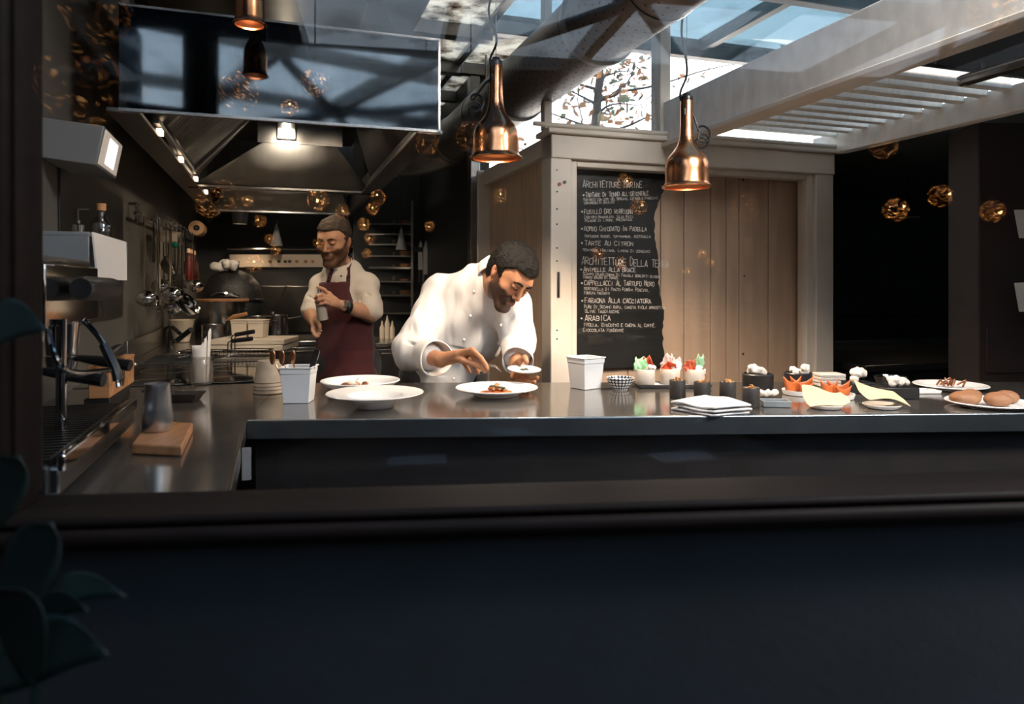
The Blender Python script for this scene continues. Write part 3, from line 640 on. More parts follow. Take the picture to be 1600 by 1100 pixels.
# ---------- copper heat lamps
def heat_lamp(px, py_rim, Y, cord_top, label, curl, first=None, sc_=1.0):
    """px: lamp axis, py_rim: row of the rim"""
    p = W(px, py_rim, Y)
    lab = label
    r = thing('heat_lamp', lab, 'lamp', p, 0, 'copper heat lamps over the pass')
    R0 = 0.083
    prof = [(R0+0.006,0.0),(R0,0.006),(R0-0.003,0.016),(R0-0.004,0.06),(R0-0.006,0.088),(R0-0.014,0.108),(0.050,0.130),(0.036,0.150),(0.028,0.172),(0.0245,0.195),(0.023,0.225),(0.023,0.315),(0.021,0.322)]
    inner = [(r_-0.003,z_+0.001) for r_, z_ in reversed(prof[:-1])]
    MB().lathe(prof,48).build('shade', M['copper'], r, smooth=60)
    MB().lathe(inner,32).build('shade_lining', M['copper_in'], r, smooth=60)
    MB().lathe([(R0+0.007,-0.003),(R0+0.009,0.0),(R0+0.007,0.003),(R0-0.004,0.003),(R0-0.004,-0.003)],40,close=True).build('rim', M['copper'], r)
    MB().lathe([(0.0,0.345),(0.013,0.345),(0.015,0.338),(0.0225,0.332),(0.0225,0.300),(0.0,0.300)],20).build('cap', M['plastic_black'], r)
    MB().box((-0.012,-0.0225,0.272),(0.010,0.006,0.026)).build('switch', M['plastic_black'], r, bevel=0.002)
    vh = MB()
    for j in range(3):
        for i in range(16):
            a = 2*PI*(i+0.5*(j%2))/16; z = 0.155+j*0.012; rr = np.interp(z,[0.130,0.150,0.172,0.195],[0.050,0.036,0.028,0.0245])+0.0006
            c = Vector((rr*math.cos(a),rr*math.sin(a),z)); q = Vector((-math.sin(a),math.cos(a),0))
            vh.add([c+q*0.002*math.cos(k*PI/3)+Vector((0,0,0.002*math.sin(k*PI/3))) for k in range(6)],[(0,1,2,3,4,5)])
    tag(vh.build('vent_holes', M['black'], r, smooth=0), kind='stuff')
    MB().lathe([(0.0,0.034),(0.02,0.036),(0.040,0.046),(0.046,0.065),(0.036,0.09),(0.02,0.115),(0.0,0.115)],24).build('bulb', emis('heat_bulb',(1,0.72,0.42),7) if 'heat_bulb' not in bpy.data.materials else bpy.data.materials['heat_bulb'], r)
    h = cord_top-p.z
    MB().tube([(0.0,0,0.34),(0.0,0,h)],0.0012,5).build('suspension_wire', M['dark_steel'], r)
    pts = []
    n = 60
    for k in range(n+1):
        f = k/n; z = 0.30+f*(h-0.30)
        amp = curl[0]*math.sin(min(1,f*4)*PI/2)*(1-0.5*f)
        pts.append((-0.006+amp*math.sin(curl[1]*f*2*PI)-(0.02*math.exp(-((f-.05)/.05)**2)), 0.004+amp*0.6*math.cos(curl[1]*f*2*PI), z))
    MB().tube(pts,0.0042,6).build('power_cord', M['rubber'], r)
    # the spare coil of cord hanging by the neck
    cx, cz = curl[2]; pts = []
    for k in range(49):
        f = k/48; a = f*2*PI*2.6
        pts.append((cx+0.022*math.cos(a)+0.012*f, -0.01+0.010*math.sin(a*0.5), cz+0.022*math.sin(a)+0.055*f*f))
    pts += [(cx*0.5,0,cz+0.10),(-0.003,0.0,0.285)]
    MB().tube(pts,0.0042,6).build('cord_coil', M['rubber'], r)
    r.scale = (sc_,sc_,1.0)
    return r, p
hl1, hp1 = heat_lamp(775,247,2.42,2.85,'copper bell heat lamp hanging above the cook plating a dish',(0.022,3.0,(-0.075,0.155)))
hl2, hp2 = heat_lamp(1073,292,2.60,2.85,'copper bell heat lamp hanging in front of the chalk menu',(0.014,2.5,(0.052,0.16)))
hl3, hp3 = heat_lamp(390,38,2.2,3.0,'slim copper lamp half out of view high above the mirror hood front',(0.012,2.0,(0.06,0.16)),sc_=0.55)
add_light('heat_lamp_light','SPOT',(hp1.x,hp1.y,hp1.z+0.015),23,(1,0.80,0.60),(hp1.x-0.02,hp1.y+0.06,0.9),0.016,spot=2.6,blend=0.5)
add_light('heat_lamp_light','SPOT',(hp2.x,hp2.y,hp2.z+0.015),48,(1,0.78,0.56),(hp2.x,hp2.y,0.9),0.016,spot=2.6,blend=0.6)
add_light('heat_lamp_light','SPOT',(hp3.x,hp3.y,hp3.z+0.015),4,(1,0.78,0.56),(hp3.x,hp3.y,0.9),0.016,spot=2.6,blend=0.8)
# ================================================================== THINGS ON THE PASS
ZP = ZC+0.001
def on(px, py, z=ZP): 
    p = onz(px, py, z); return (p.x, p.y, z)
R = random.Random(11)
def tub(name, label, loc, rz, w0=0.078, w1=0.096, h=0.112, d0=0.078, d1=0.096, m='white_plastic', group=None, cat='container'):
    r = thing(name, label, cat, loc, rz, group)
    def ring(a, b, z): return [(-a/2,-b/2,z),(a/2,-b/2,z),(a/2,b/2,z),(-a/2,b/2,z)]
    lv = [ring(w0,d0,0), ring(w1-0.004,d1-0.004,h-0.022), ring(w1,d1,h-0.02), ring(w1,d1,h-0.004), ring(w1+0.008,d1+0.008,h-0.003), ring(w1+0.008,d1+0.008,h), ring(w1-0.005,d1-0.005,h), ring(w0-0.006,d0-0.006,0.004)]
    vs = [p for l in lv for p in l]; fs = [(3,2,1,0)]
    for j in range(len(lv)-1):
        fs += [(j*4+i, j*4+(i+1)%4, (j+1)*4+(i+1)%4, (j+1)*4+i) for i in range(4)]
    fs.append(tuple((len(lv)-1)*4+i for i in range(4)))
    MB().add(vs, fs).build('body', M[m], r, bevel=0.0025)
    return r
tub('plastic_container','white tapered plastic container holding tools beside the stacked cups', on(467,627), 0.05)
tub('plastic_container','empty white tapered plastic container standing left of the patterned bowl', on(915,606), 0.62)
# tools standing in the left container
pc = on(467,627)
cop = mat('copper_tool',(0.52,0.25,0.13),0.3,1.0,0.2)
for i, (dx, lean, la) in enumerate(((-0.026,-0.055,'outermost copper spoon leaning out of the white container'),(-0.016,-0.038,'middle copper spoon leaning in the white container'),(-0.004,-0.018,'innermost copper spoon leaning in the white container'))):
    r = thing('spoon', la, 'spoon', (pc[0]+dx,pc[1]+0.005*i,ZP+0.006), 0, 'copper spoons in the container')
    MB().tube([(0,0,0),(lean*0.55,0,0.075),(lean*0.85,0.0,0.11)],0.003,6).build('handle', cop, r)
    MB().ball((lean*1.05,0,0.133),(0.010,0.003,0.024),12,8).build('bowl', cop, r)
r = thing('kitchen_tongs', 'tool with a wide black handle standing in the white container', 'tool', (pc[0]+0.012,pc[1]+0.004,ZP+0.006), 0)
m = MB(); m.hexa([(0.008,-0.003,0.06),(0.024,-0.003,0.055),(0.024,0.003,0.055),(0.008,0.003,0.06),(0.036,-0.003,0.162),(0.054,-0.003,0.155),(0.054,0.003,0.155),(0.036,0.003,0.162)])
m.build('handle', M['plastic_black'], r, bevel=0.002)
MB().tube([(0.0,0,0.0),(0.016,0,0.058)],0.003,6).build('shaft', M['chrome'], r)
MB().tube([(0.037,-0.004,0.160),(0.054,-0.004,0.153),(0.046,-0.004,0.125)],0.0012,5).build('edge_trim', M['chrome'], r)

# stack of translucent cups, upside down
r = thing('cup_stack', 'cloudy plastic cups nested upside down beside the white tool container', 'cups', on(421,613), 0.1)
cupm = mat('cloudy_plastic',(0.60,0.50,0.38),0.25,0,0.15,30); b = cupm.node_tree.nodes['Principled BSDF']; b.inputs['Transmission Weight'].default_value = 0.45; b.inputs['IOR'].default_value = 1.15
for i in range(4):
    z = i*0.012
    MB().lathe([(0.052-i*0.001,z),(0.054-i*0.001,z+0.003),(0.051-i*0.001,z+0.008),(0.040,z+0.070),(0.038,z+0.074),(0.0,z+0.074),(0.0,z+0.071),(0.036,z+0.071),(0.048-i*0.001,z+0.006)],28).build('cup', cupm, r, smooth=50)

def plate(name, label, loc, R0, foot, h, well, m='white_china', rim=0.003, group='white plates on the pass', tilt=None):
    r = thing(name, label, 'plate', loc, 0, group)
    prof = [(0,0.004),(foot-0.008,0.004),(foot-0.006,0),(foot,0),(foot*1.02,0.006),(well*1.02,h*0.55),(R0-0.002,h-0.003),(R0,h-0.001),(R0-0.002,h+0.001),(R0-0.012,h-0.001),(well*1.04,h*0.72),(well*0.97,h*0.60),(well*0.80,h*0.32),(0,h*0.30)]
    MB().lathe(prof,64).build('dish', M[m], r, smooth=50)
    return r
def at(px, py, z): p = onz(px,py,z); return (p.x,p.y,ZP)
pA = at(563,596.5,ZP+0.04); plate('bowl_plate','deep white plate of glazed bites standing behind the empty footed plate',pA,0.133,0.06,0.046,0.105)
pB = at(586,617,ZP+0.036); r = thing('footed_plate','wide-rimmed empty white plate on a tall foot nearest the counter edge','plate',pB,0,'white plates on the pass')
MB().lathe([(0,0.005),(0.048,0.005),(0.050,0),(0.055,0),(0.060,0.008),(0.078,0.026),(0.142,0.040),(0.146,0.043),(0.144,0.045),(0.090,0.037),(0.082,0.036),(0.072,0.022),(0.05,0.014),(0,0.012)],64).build('dish',M['white_china'],r,smooth=50)
pC = at(776,606,ZP+0.024); plate('dinner_plate','white dinner plate with a sauced portion under the cook\'s tweezers',pC,0.138,0.075,0.027,0.10)
def clump(name, label, loc, pieces, cat='food', group=None):
    """pieces: (material, centre, radii, noise)"""
    r = thing(name, label, cat, loc, 0, group)
    for i, (nm, mt, c, rad, ns) in enumerate(pieces):
        MB().ball(c, rad, 12, 8, noise=ns, seed=i+len(label)).build(nm, mt, r, smooth=70)
    return r
fm = {'brown':mat('glazed_brown',(0.20,0.065,0.02),0.3,0,0.5,60,bump=0.3),'cream':mat('cream_foam',(0.78,0.70,0.58),0.5,0,0.1,40),'orange':mat('orange_sauce',(0.45,0.10,0.015),0.25,0,0.3,40),
 'green':mat('dark_herb',(0.03,0.05,0.02),0.4,0,0.4,50),'tan':mat('fried_tan',(0.38,0.19,0.07),0.5,0,0.5,80,bump=0.4)}
clump('plated_bites','brown glazed parcels with white foam in the deep plate',(pA[0],pA[1],pA[2]+0.0145),[('parcel',fm['brown'],(-0.045,-0.01,0.012),(0.022,0.02,0.013),.12),('parcel',fm['tan'],(-0.018,0.01,0.012),(0.018,0.018,0.012),.12),('parcel',fm['brown'],(0.016,-0.005,0.011),(0.013,0.02,0.016),.1),('foam',fm['cream'],(-0.03,-0.008,0.022),(0.018,0.012,0.009),.2),('foam',fm['cream'],(0.03,0.0,0.014),(0.012,0.01,0.014),.2),('garnish',fm['brown'],(0.04,-0.015,0.004),(0.014,0.01,0.005),.2)])
MB().tube([(pA[0]-0.022,pA[1]-0.01,pA[2]+0.026),(pA[0]-0.004,pA[1]-0.01,pA[2]+0.055)],0.0017,6).build('stick_garnish', fm['cream'])
tag(bpy.data.objects['stick_garnish'],'thin pale stick garnish standing in the glazed parcels','garnish')
fo = [('sauce',fm['orange'],(0,0,0.003),(0.055,0.042,0.004),.12)]
for i in range(16):
    a = R.uniform(0,6.28); q = R.uniform(0,0.03)
    fo.append(('morsel',[fm['tan'],fm['orange'],fm['cream'],fm['tan']][i%4],(q*math.cos(a),q*math.sin(a)*0.7,0.010+R.uniform(0,0.016)*(1-q/0.04)),(R.uniform(.006,.013),R.uniform(.006,.011),R.uniform(.004,.008)),.25))
for a, b_, c_ in ((-0.012,-0.02,0.026),(0.010,-0.022,0.022),(0.022,-0.012,0.018)): fo.append(('herb_leaf',fm['green'],(a,b_,c_),(0.009,0.006,0.003),.2))
clump('plated_main','saucy orange and brown morsels piled on the cook\'s dinner plate',(pC[0]+0.0,pC[1]-0.012,pC[2]+0.0095),fo)

# patterned bowl
bpm = bpy.data.materials.new('patterned_china'); bpm.use_nodes = True; t = bpm.node_tree; b = t.nodes['Principled BSDF']; b.inputs['Roughness'].default_value = .2
tcn = t.nodes.new('ShaderNodeTexCoord'); sep = t.nodes.new('ShaderNodeSeparateXYZ'); t.links.new(tcn.outputs['Object'], sep.inputs[0])
at2 = t.nodes.new('ShaderNodeMath'); at2.operation = 'ARCTAN2'; t.links.new(sep.outputs[0], at2.inputs[0]); t.links.new(sep.outputs[1], at2.inputs[1])
mu = t.nodes.new('ShaderNodeMath'); mu.operation = 'MULTIPLY'; mu.inputs[1].default_value = 11; t.links.new(at2.outputs[0], mu.inputs[0])
mz = t.nodes.new('ShaderNodeMath'); mz.operation = 'MULTIPLY'; mz.inputs[1].default_value = 300; t.links.new(sep.outputs[2], mz.inputs[0])
s1 = t.nodes.new('ShaderNodeMath'); s1.operation = 'ADD'; s2 = t.nodes.new('ShaderNodeMath'); s2.operation = 'SUBTRACT'
for q in (s1, s2): t.links.new(mu.outputs[0], q.inputs[0]); t.links.new(mz.outputs[0], q.inputs[1])
ss = []
for q in (s1, s2):
    k = t.nodes.new('ShaderNodeMath'); k.operation = 'SINE'; t.links.new(q.outputs[0], k.inputs[0]); ss.append(k)
pr = t.nodes.new('ShaderNodeMath'); pr.operation = 'MULTIPLY'; t.links.new(ss[0].outputs[0], pr.inputs[0]); t.links.new(ss[1].outputs[0], pr.inputs[1])
gt = t.nodes.new('ShaderNodeMath'); gt.operation = 'GREATER_THAN'; gt.inputs[1].default_value = 0.10; t.links.new(pr.outputs[0], gt.inputs[0])
mxn = t.nodes.new('ShaderNodeMix'); mxn.data_type = 'RGBA'; mxn.inputs[6].default_value = (0.02,0.03,0.05,1); mxn.inputs[7].default_value = (0.72,0.70,0.66,1)
t.links.new(gt.outputs[0], mxn.inputs[0]); t.links.new(mxn.outputs[2], b.inputs['Base Color'])
MB().lathe([(0,0.002),(0.022,0.002),(0.022,0),(0.026,0),(0.028,0.006),(0.042,0.022),(0.049,0.040),(0.0495,0.042),(0.047,0.042),(0.038,0.022),(0.024,0.008),(0,0.007)],40).build('patterned_bowl',bpm,loc=on(969,608),smooth=50)
tag(bpy.data.objects['patterned_bowl'],'small white bowl with a dark geometric pattern on the steel counter','bowl')

# tray with three pale pots of coloured crisps
trm = mat('black_lacquer_tray',(0.015,0.014,0.014),0.35,0,0.3)
def tray(name, label, loc, w, d, h, rz, m, cat='tray', group=None):
    r = thing(name, label, cat, loc, rz, group)
    m1 = MB()
    vs = []
    for a, b, z in ((w*0.94,d*0.94,0),(w,d,h),(w-0.008,d-0.008,h),(w*0.94-0.008,d*0.94-0.008,0.004)):
        vs += [(-a/2,-b/2,z),(a/2,-b/2,z),(a/2,b/2,z),(-a/2,b/2,z)]
    fs = [(3,2,1,0)]+[(j*4+i,j*4+(i+1)%4,(j+1)*4+(i+1)%4,(j+1)*4+i) for j in range(3) for i in range(4)]+[(12,13,14,15)]
    m1.add(vs, fs).build('tray_body', m, r, bevel=0.0015); return r
tl = on(1050,604); tray('serving_tray','long black tray carrying three pale pots of coloured crisps',tl,0.27,0.10,0.013,0.02,trm)
MB().box((0,0,0.003),(0.235,0.072,0.005)).build('tray_liner', M['white_china'], loc=(tl[0],tl[1],tl[2]+0.0045), rz=0.02, bevel=0.001); tag(bpy.data.objects['tray_liner'],'pale ceramic slab lying in the long black tray','slab')
potm = mat('pale_stone_pot',(0.58,0.50,0.42),0.6,0,0.1,40)
crm = {'green':mat('green_crisp',(0.34,0.62,0.36),0.55,0,0.15,40,sss=0.0),'red':mat('red_crisp',(0.70,0.12,0.05),0.5,0,0.25,40),'white':mat('white_crisp',(0.82,0.76,0.70),0.6,0,0.1,40),'orange':mat('orange_cracker',(0.52,0.12,0.025),0.5,0,0.3,30),'yellow':mat('yellow_tuile',(0.70,0.52,0.30),0.55,0,0.12,14),'puff':mat('puffed_white',(0.68,0.60,0.52),0.7,0,0.12,60,bump=0.5)}
def crisp(name, label, loc, w, h, mt, seed, rz=0, cat='crisp', group=None, curl=0.35):
    q = random.Random(seed); ph = [q.uniform(0,6.28) for _ in range(6)]
    def fn(u, v):
        a = (u-0.5)*2; edge_ = 1-0.28*abs(math.sin(3.1*v*PI+ph[0]))*abs(a)-0.55*max(0,v-0.45)*abs(a+0.5*math.sin(ph[1]))
        x = a*w/2*edge_*(0.55+0.75*math.sin(min(1,v*1.25+0.15)*PI*0.62))
        z = h*v*(1-0.22*abs(math.sin(a*2.2+ph[2])))
        y = curl*w*(0.5*math.sin(a*2.6+ph[3])+0.4*math.sin(v*4+ph[4])+0.18*math.sin(9*a+7*v+ph[5]))
        return (x,y,z)
    o = MB().grid(fn,12,10).build(name, mt, loc=loc, rz=rz, smooth=0 if False else 60, solid=0.0025, sub=1)
    return tag(o, label, cat, group)
def puff(name, label, loc, n, rad, mt, seed, cat='crisp', group=None, stretch=(1,1,1)):
    q = random.Random(seed); m = MB()
    for i in range(n):
        m.ball((q.uniform(-1,1)*rad*stretch[0],q.uniform(-.6,.6)*rad*stretch[1],rad*0.45+q.uniform(0,1.0)*rad*stretch[2]),(rad*q.uniform(.45,.8),rad*q.uniform(.35,.6),rad*q.uniform(.4,.7)),9,6,noise=.22,seed=seed*31+i)
    o = m.build(name, mt, loc=loc, smooth=80)
    rm = o.modifiers.new('join','REMESH'); rm.mode = 'VOXEL'; rm.voxel_size = rad*0.12; rm.use_smooth_shade = True
    return tag(o, label, cat, group)
zpot = tl[2]+0.0105
pots = []
for i, (px_, la) in enumerate(((1008,'leftmost'),(1047,'middle'),(1087,'rightmost'))):
    Yp = tl[1]+(-0.005,0.004,-0.004)[i]; x_ = (px_-800)/F*Yp
    o = MB().lathe([(0,0),(0.034,0),(0.0355,0.002),(0.0355,0.052),(0.034,0.054),(0.031,0.054),(0.031,0.044),(0,0.043)],32).build('stone_pot',potm,loc=(x_,Yp,zpot),smooth=40)
    tag(o, la+' of the three round pale pots on the long black tray','pot','pale pots on the black tray'); pots.append((x_,Yp))
zz = zpot+0.0435
crisp('crisp','mint green crisp in the leftmost pale pot',(pots[0][0]-0.020,pots[0][1],zz),0.052,0.058,crm['green'],1,0.1,group='coloured crisps in the pale pots')
crisp('crisp','bright red crisp in the leftmost pale pot',(pots[0][0]+0.012,pots[0][1]+0.008,zz),0.038,0.062,crm['red'],4,-0.2,group='coloured crisps in the pale pots')
puff('crisp','white puffed crisp in the leftmost pale pot',(pots[0][0]+0.020,pots[0][1]-0.012,zz),6,0.015,crm['white'],3,group='coloured crisps in the pale pots')
crisp('crisp','tall white crisp in the middle pale pot',(pots[1][0]-0.006,pots[1][1]+0.01,zz),0.044,0.070,crm['white'],8,0.2,group='coloured crisps in the pale pots')
crisp('crisp','red crisp lying low in the middle pale pot',(pots[1][0]-0.008,pots[1][1]-0.012,zz),0.056,0.040,crm['red'],6,0.1,group='coloured crisps in the pale pots')
crisp('crisp','jagged white crisp on the right of the middle pale pot',(pots[1][0]+0.022,pots[1][1]-0.002,zz),0.036,0.056,crm['white'],5,-0.3,group='coloured crisps in the pale pots')
crisp('crisp','red crisp in the rightmost pale pot',(pots[2][0]-0.018,pots[2][1]-0.006,zz),0.052,0.048,crm['red'],9,0.15,group='coloured crisps in the pale pots')
crisp('crisp','tall mint green crisp in the rightmost pale pot',(pots[2][0]+0.016,pots[2][1]+0.006,zz),0.036,0.068,crm['green'],13,0.0,group='coloured crisps in the pale pots')
puff('crisp','white puffed crisp in the rightmost pale pot',(pots[2][0]+0.016,pots[2][1]-0.014,zz),6,0.014,crm['white'],12,group='coloured crisps in the pale pots')

# four dark cups topped with crumbs
darkcup = mat('charcoal_clay',(0.030,0.026,0.023),0.6,0,0.2,30)
crumbm = mat('golden_crumb',(0.36,0.15,0.04),0.6,0,0.5,80,bump=0.4)
for i, (px_, by, la) in enumerate(((1058.5,621,'leftmost charcoal cup of golden crumbs, in front of the middle pale pot'),(1097,624.5,'second charcoal cup of golden crumbs from the left, behind the folded napkins'),(1137,624,'third charcoal cup of golden crumbs from the left, behind the folded napkins'),(1173.5,635,'charcoal cup of golden crumbs at the right end of the folded napkins'))):
    p = on(px_,by); k = p[1]/2.2
    o = thing('clay_cup', la, 'cup', p, 0, 'charcoal cups of crumbs')
    MB().lathe([(0,0),(0.0245,0),(0.026,0.002),(0.026,0.056),(0.0245,0.058),(0.022,0.056),(0.022,0.048),(0,0.047)],28).build('cup_body', darkcup, o, smooth=40)
    m = MB(); q = random.Random(40+i)
    for _ in range(26):
        a = q.uniform(0,6.28); d = q.uniform(0,0.018)
        m.ball((d*math.cos(a),d*math.sin(a),0.052+q.uniform(0,0.014)*(1-d/0.022)),(q.uniform(.003,.006),q.uniform(.003,.006),q.uniform(.002,.005)),7,5,noise=.3,seed=_)
    if i == 1:
        m.tube([(0.008,0,0.055),(0.014,0,0.075),(0.010,0.002,0.082)],0.003,6)
    tag(m.build('crumb_topping', crumbm, o, smooth=60), kind='stuff')

# folded napkins: three in a stack
napm = mat('linen_white',(0.72,0.70,0.68),0.9,0,0.05,60,bump=0.15,bscale=300)
NA = [Vector((0,0.028,0))+onz(1052,632,ZP+0.02),Vector((0,0.028,0))+onz(1118,649,ZP+0.01),Vector((0,0.028,0))+onz(1178,644,ZP+0.01),Vector((0,0.01,0))+onz(1105,622,ZP+0.02)]
for k in range(3):
    zo = k*0.0095
    def fn(u, v, zo=zo, k=k):
        a = NA[0].lerp(NA[1],u); b = NA[3].lerp(NA[2],u); p = a.lerp(b,v)
        j = 0.006*math.sin(5*u+2*k)+0.004*math.sin(7*v+k)
        wv = 0.003*math.sin(u*7+v*2)*(k/2)+0.012*(k/2)*math.exp(-((u-.45)/.25)**2)*v
        return (p.x+j*0.6,p.y+j*0.5*(k-1),ZP+0.0035+zo+wv)
    o = MB().grid(fn,18,12).build('napkin', napm, smooth=60, solid=0.0055)
    tag(o, ('lowest','middle','topmost')[k]+' of the folded white napkins stacked before the charcoal cups','napkin','folded white napkins')

# grey dish, white crisp
gd = mat('grey_glaze',(0.20,0.22,0.23),0.3,0,0.2,20)
tray('sauce_dish','small grey rectangular dish right of the folded napkins',on(1211,634),0.085,0.058,0.018,-0.12,gd,'dish')
puff('crisp','knobbly white crisp lying behind the small grey dish',on(1199,621),10,0.018,crm['puff'],21,group='puffed white crisps',stretch=(1.6,1,.5))
# black cylinders with puffed crisps
blk = mat('black_slate',(0.014,0.014,0.015),0.4,0,0.3,20)
for i, (px_, by, la, rr) in enumerate(((1184,608,'black round stand right of the pale pots, topped by a white crisp',0.053),(1247,606,'black round stand behind the left orange crackers, topped by a white crisp',0.048))):
    p = on(px_,by); o = MB().lathe([(0,0),(rr-0.002,0),(rr,0.003),(rr,0.053),(rr-0.003,0.056),(rr-0.006,0.056),(rr-0.006,0.048),(0,0.048)],36).build('slate_stand',blk,loc=p,smooth=40)
    tag(o,la,'stand','black round stands')
    puff('crisp',('white puffed crisp on the black stand beside the pale pots','white puffed crisp on the black stand behind the orange crackers')[i],(p[0]+(-0.006,0.0)[i],p[1]-0.01,ZP+0.0485),12,0.020,crm['puff'],25+i,group='puffed white crisps',stretch=(1.2,1,1.2))
# orange crackers on white dishes
for i, (px_, by, la) in enumerate(((1249,616,'left'),(1307,622,'right'))):
    p = on(px_,by)
    o = MB().lathe([(0,0.002),(0.046,0.002),(0.048,0),(0.052,0.001),(0.056,0.014),(0.0565,0.016),(0.054,0.016),(0.050,0.006),(0,0.005)],36).build('small_dish',M['white_china'],loc=p,smooth=40)
    tag(o,la+' of the two low white dishes holding orange crackers','dish','white dishes of orange crackers')
    for j, (dx, dy, w_, h_, rz_) in enumerate(((-0.022,-0.006,0.062,0.055,0.25),(0.014,0.012,0.066,0.052,-0.15),(0.020,-0.012,0.05,0.036,0.05))):
        def fn(u, v, w_=w_, h_=h_):
            a = (u-.5)*2; return (a*w_/2*(0.78+0.35*v), 0.010*a*a+0.004*math.sin(3*a+v), h_*v*(0.62+0.38*a*a))
        c = MB().grid(fn,10,6).build('cracker',crm['orange'],loc=(p[0]+dx,p[1]+dy,p[2]+0.0065),rz=rz_,smooth=60,solid=0.003)
        tag(c, ('left','rear','front')[j]+' bow-shaped orange cracker in the '+la+' white dish','cracker','orange bow crackers')
    for j in range(4):
        MB().ball((p[0]-0.02+0.013*j,p[1]-0.028,p[2]+0.010),(0.006,0.005,0.004),8,6,noise=.3,seed=j).build('dark_crumb',fm['green'])
        tag(bpy.data.objects[-1] if False else bpy.context.scene.collection.objects[-1],('leftmost','second','third','rightmost')[j]+' dark crumb in front of the crackers in the '+la+' white dish','crumb','dark crumbs in the cracker dishes')
# stacked pale trays behind crackers
for k in range(4):
    o = MB().box((0,0,0.0055),(0.098-0.002*k,0.07,0.010)).build('small_tray',mat('pale_tray',(0.50,0.45,0.40),0.5,0,0.1) if k == 0 else bpy.data.materials['pale_tray'],loc=(on(1294,602)[0]+0.001*k,on(1294,602)[1],ZP+k*0.0113),rz=0.05*(k%2),bevel=0.002)
    tag(o,('bottom','second lowest','second highest','top')[k]+' pale tray in the low stack between the orange crackers','tray','stacked pale trays')
# black boxes with white crisps, glass bowl
for i, (px_, by, w_, d_, h_, la, cr) in enumerate(((1342,612,0.085,0.08,0.034,'black block with a tall white crisp, behind the right orange crackers',1),(1399,621,0.12,0.07,0.036,'wide black block with a flat white crisp behind the curled yellow tuile',2))):
    p = on(px_,by); o = MB().box((0,0,h_/2),(w_,d_,h_)).build('slate_block',blk,loc=p,rz=0.05,bevel=0.002); tag(o,la,'block','black slate blocks')
    puff('crisp',('tall white puffed crisp on the black block behind the right crackers','flat white puffed crisp on the wide black block')[i],(p[0]+(-0.012,0.0)[i],p[1]-0.01,ZP+h_+0.0005),13,0.022,crm['puff'],33+i,group='puffed white crisps',stretch=((1,1,1.5),(1.5,1,.7))[i])
o = MB().lathe([(0,0),(0.03,0),(0.045,0.010),(0.055,0.036),(0.0535,0.036),(0.043,0.012),(0.028,0.003),(0,0.003)],36).build('glass_bowl',M['clear_jar'],loc=on(1391,603),smooth=50); tag(o,'small clear glass bowl behind the wide black block','bowl')
# yellow tuiles on white dishes
for i, (px_, by, la) in enumerate(((1290,637,'left'),(1378,637,'right'))):
    p = on(px_,by)
    o = MB().lathe([(0,0.002),(0.04,0.002),(0.042,0),(0.052,0.008),(0.054,0.011),(0.052,0.012),(0.042,0.006),(0,0.005)],36).build('small_dish',M['white_china'],loc=p,smooth=40)
    tag(o,'low white dish under the '+la+' curled yellow tuile','dish','white dishes under the tuiles')
    def fn(u, v, i=i):
        a = (u-.5)*2; b = (v-.5)*2
        x = 0.069*a*(1-0.12*abs(b)); y = 0.045*b
        z = 0.010+(0.052*v**1.3*(1.05-0.75*u)+0.020*u**4+0.006*math.sin(5*u) if i == 0 else 0.050*v**1.4*(1.0-0.35*u)+0.022*math.sin(PI*u)*(1-v)+0.020*(1-u)**3)
        return (x,y+0.012*a*(1 if i == 0 else -.4),max(z,0.0095))
    c = MB().grid(fn,14,10).build('tuile',crm['yellow'],loc=(p[0],p[1],p[2]),rz=(-0.12,0.05)[i],smooth=80,solid=0.0025,sub=1)
    tag(c, la+' curled pale yellow tuile at the front edge of the counter','wafer','yellow tuiles')
# far right: white dish, plate with mushrooms, bread plate
tray('white_dish','flat white square dish beside the wide black block',on(1442,613),0.09,0.07,0.010,0.1,M['white_china'],'dish')
p = at(1485,603,ZP+0.012); r = plate('side_plate','white side plate of brown sprigs behind the bread rolls',p,0.118,0.06,0.018,0.085)
m = MB()
for k in range(7):
    q = random.Random(60+k); x0 = q.uniform(-.03,.04); pts = [(x0,q.uniform(-.02,.01),0.006),(x0+q.uniform(-.02,.02),0,0.022+q.uniform(0,.014)),(x0+q.uniform(-.03,.03),q.uniform(-.02,.02),0.008)]
    m.tube([Vector(pts[0]).lerp(Vector(pts[1]),f/4) for f in range(4)]+[Vector(pts[1]).lerp(Vector(pts[2]),f/4) for f in range(5)],0.0035,6)
tag(m.build('fried_sprigs',fm['brown'],loc=(p[0],p[1],p[2]+0.006)),'brown crisp sprigs heaped on the white side plate','food')
p = at(1548,628,ZP+0.012); plate('bread_plate','oval-looking white plate carrying four brown bread rolls',p,0.122,0.07,0.014,0.10)
brm = mat('bread_crust',(0.20,0.075,0.028),0.6,0,0.45,14,bump=0.15,bscale=40,col2=(0.34,0.17,0.085))
for i, (px_, py_, w_, h_, dy, la) in enumerate(((1508,627,0.046,0.036,0.0,'leftmost dark brown bread roll on the white plate'),(1535,620,0.034,0.034,0.05,'bread roll at the back of the white plate'),(1549,631,0.040,0.037,-0.02,'flour-dusted bread roll in the middle front of the plate'),(1580,631,0.036,0.035,-0.005,'bread roll at the right of the white plate'))):
    x_ = (px_-1548)/F*p[1]; yy = (0.0,0.055,-0.028,0.02)[i]
    o = MB().ball((0,0,h_*0.42),(w_,w_*0.82,h_*0.62),20,12,noise=0.02,seed=i).build('bread_roll',brm,loc=(p[0]+x_,p[1]+yy,p[2]+0.0085),smooth=80,sub=1); tag(o,la,'bread roll','bread rolls on the plate')

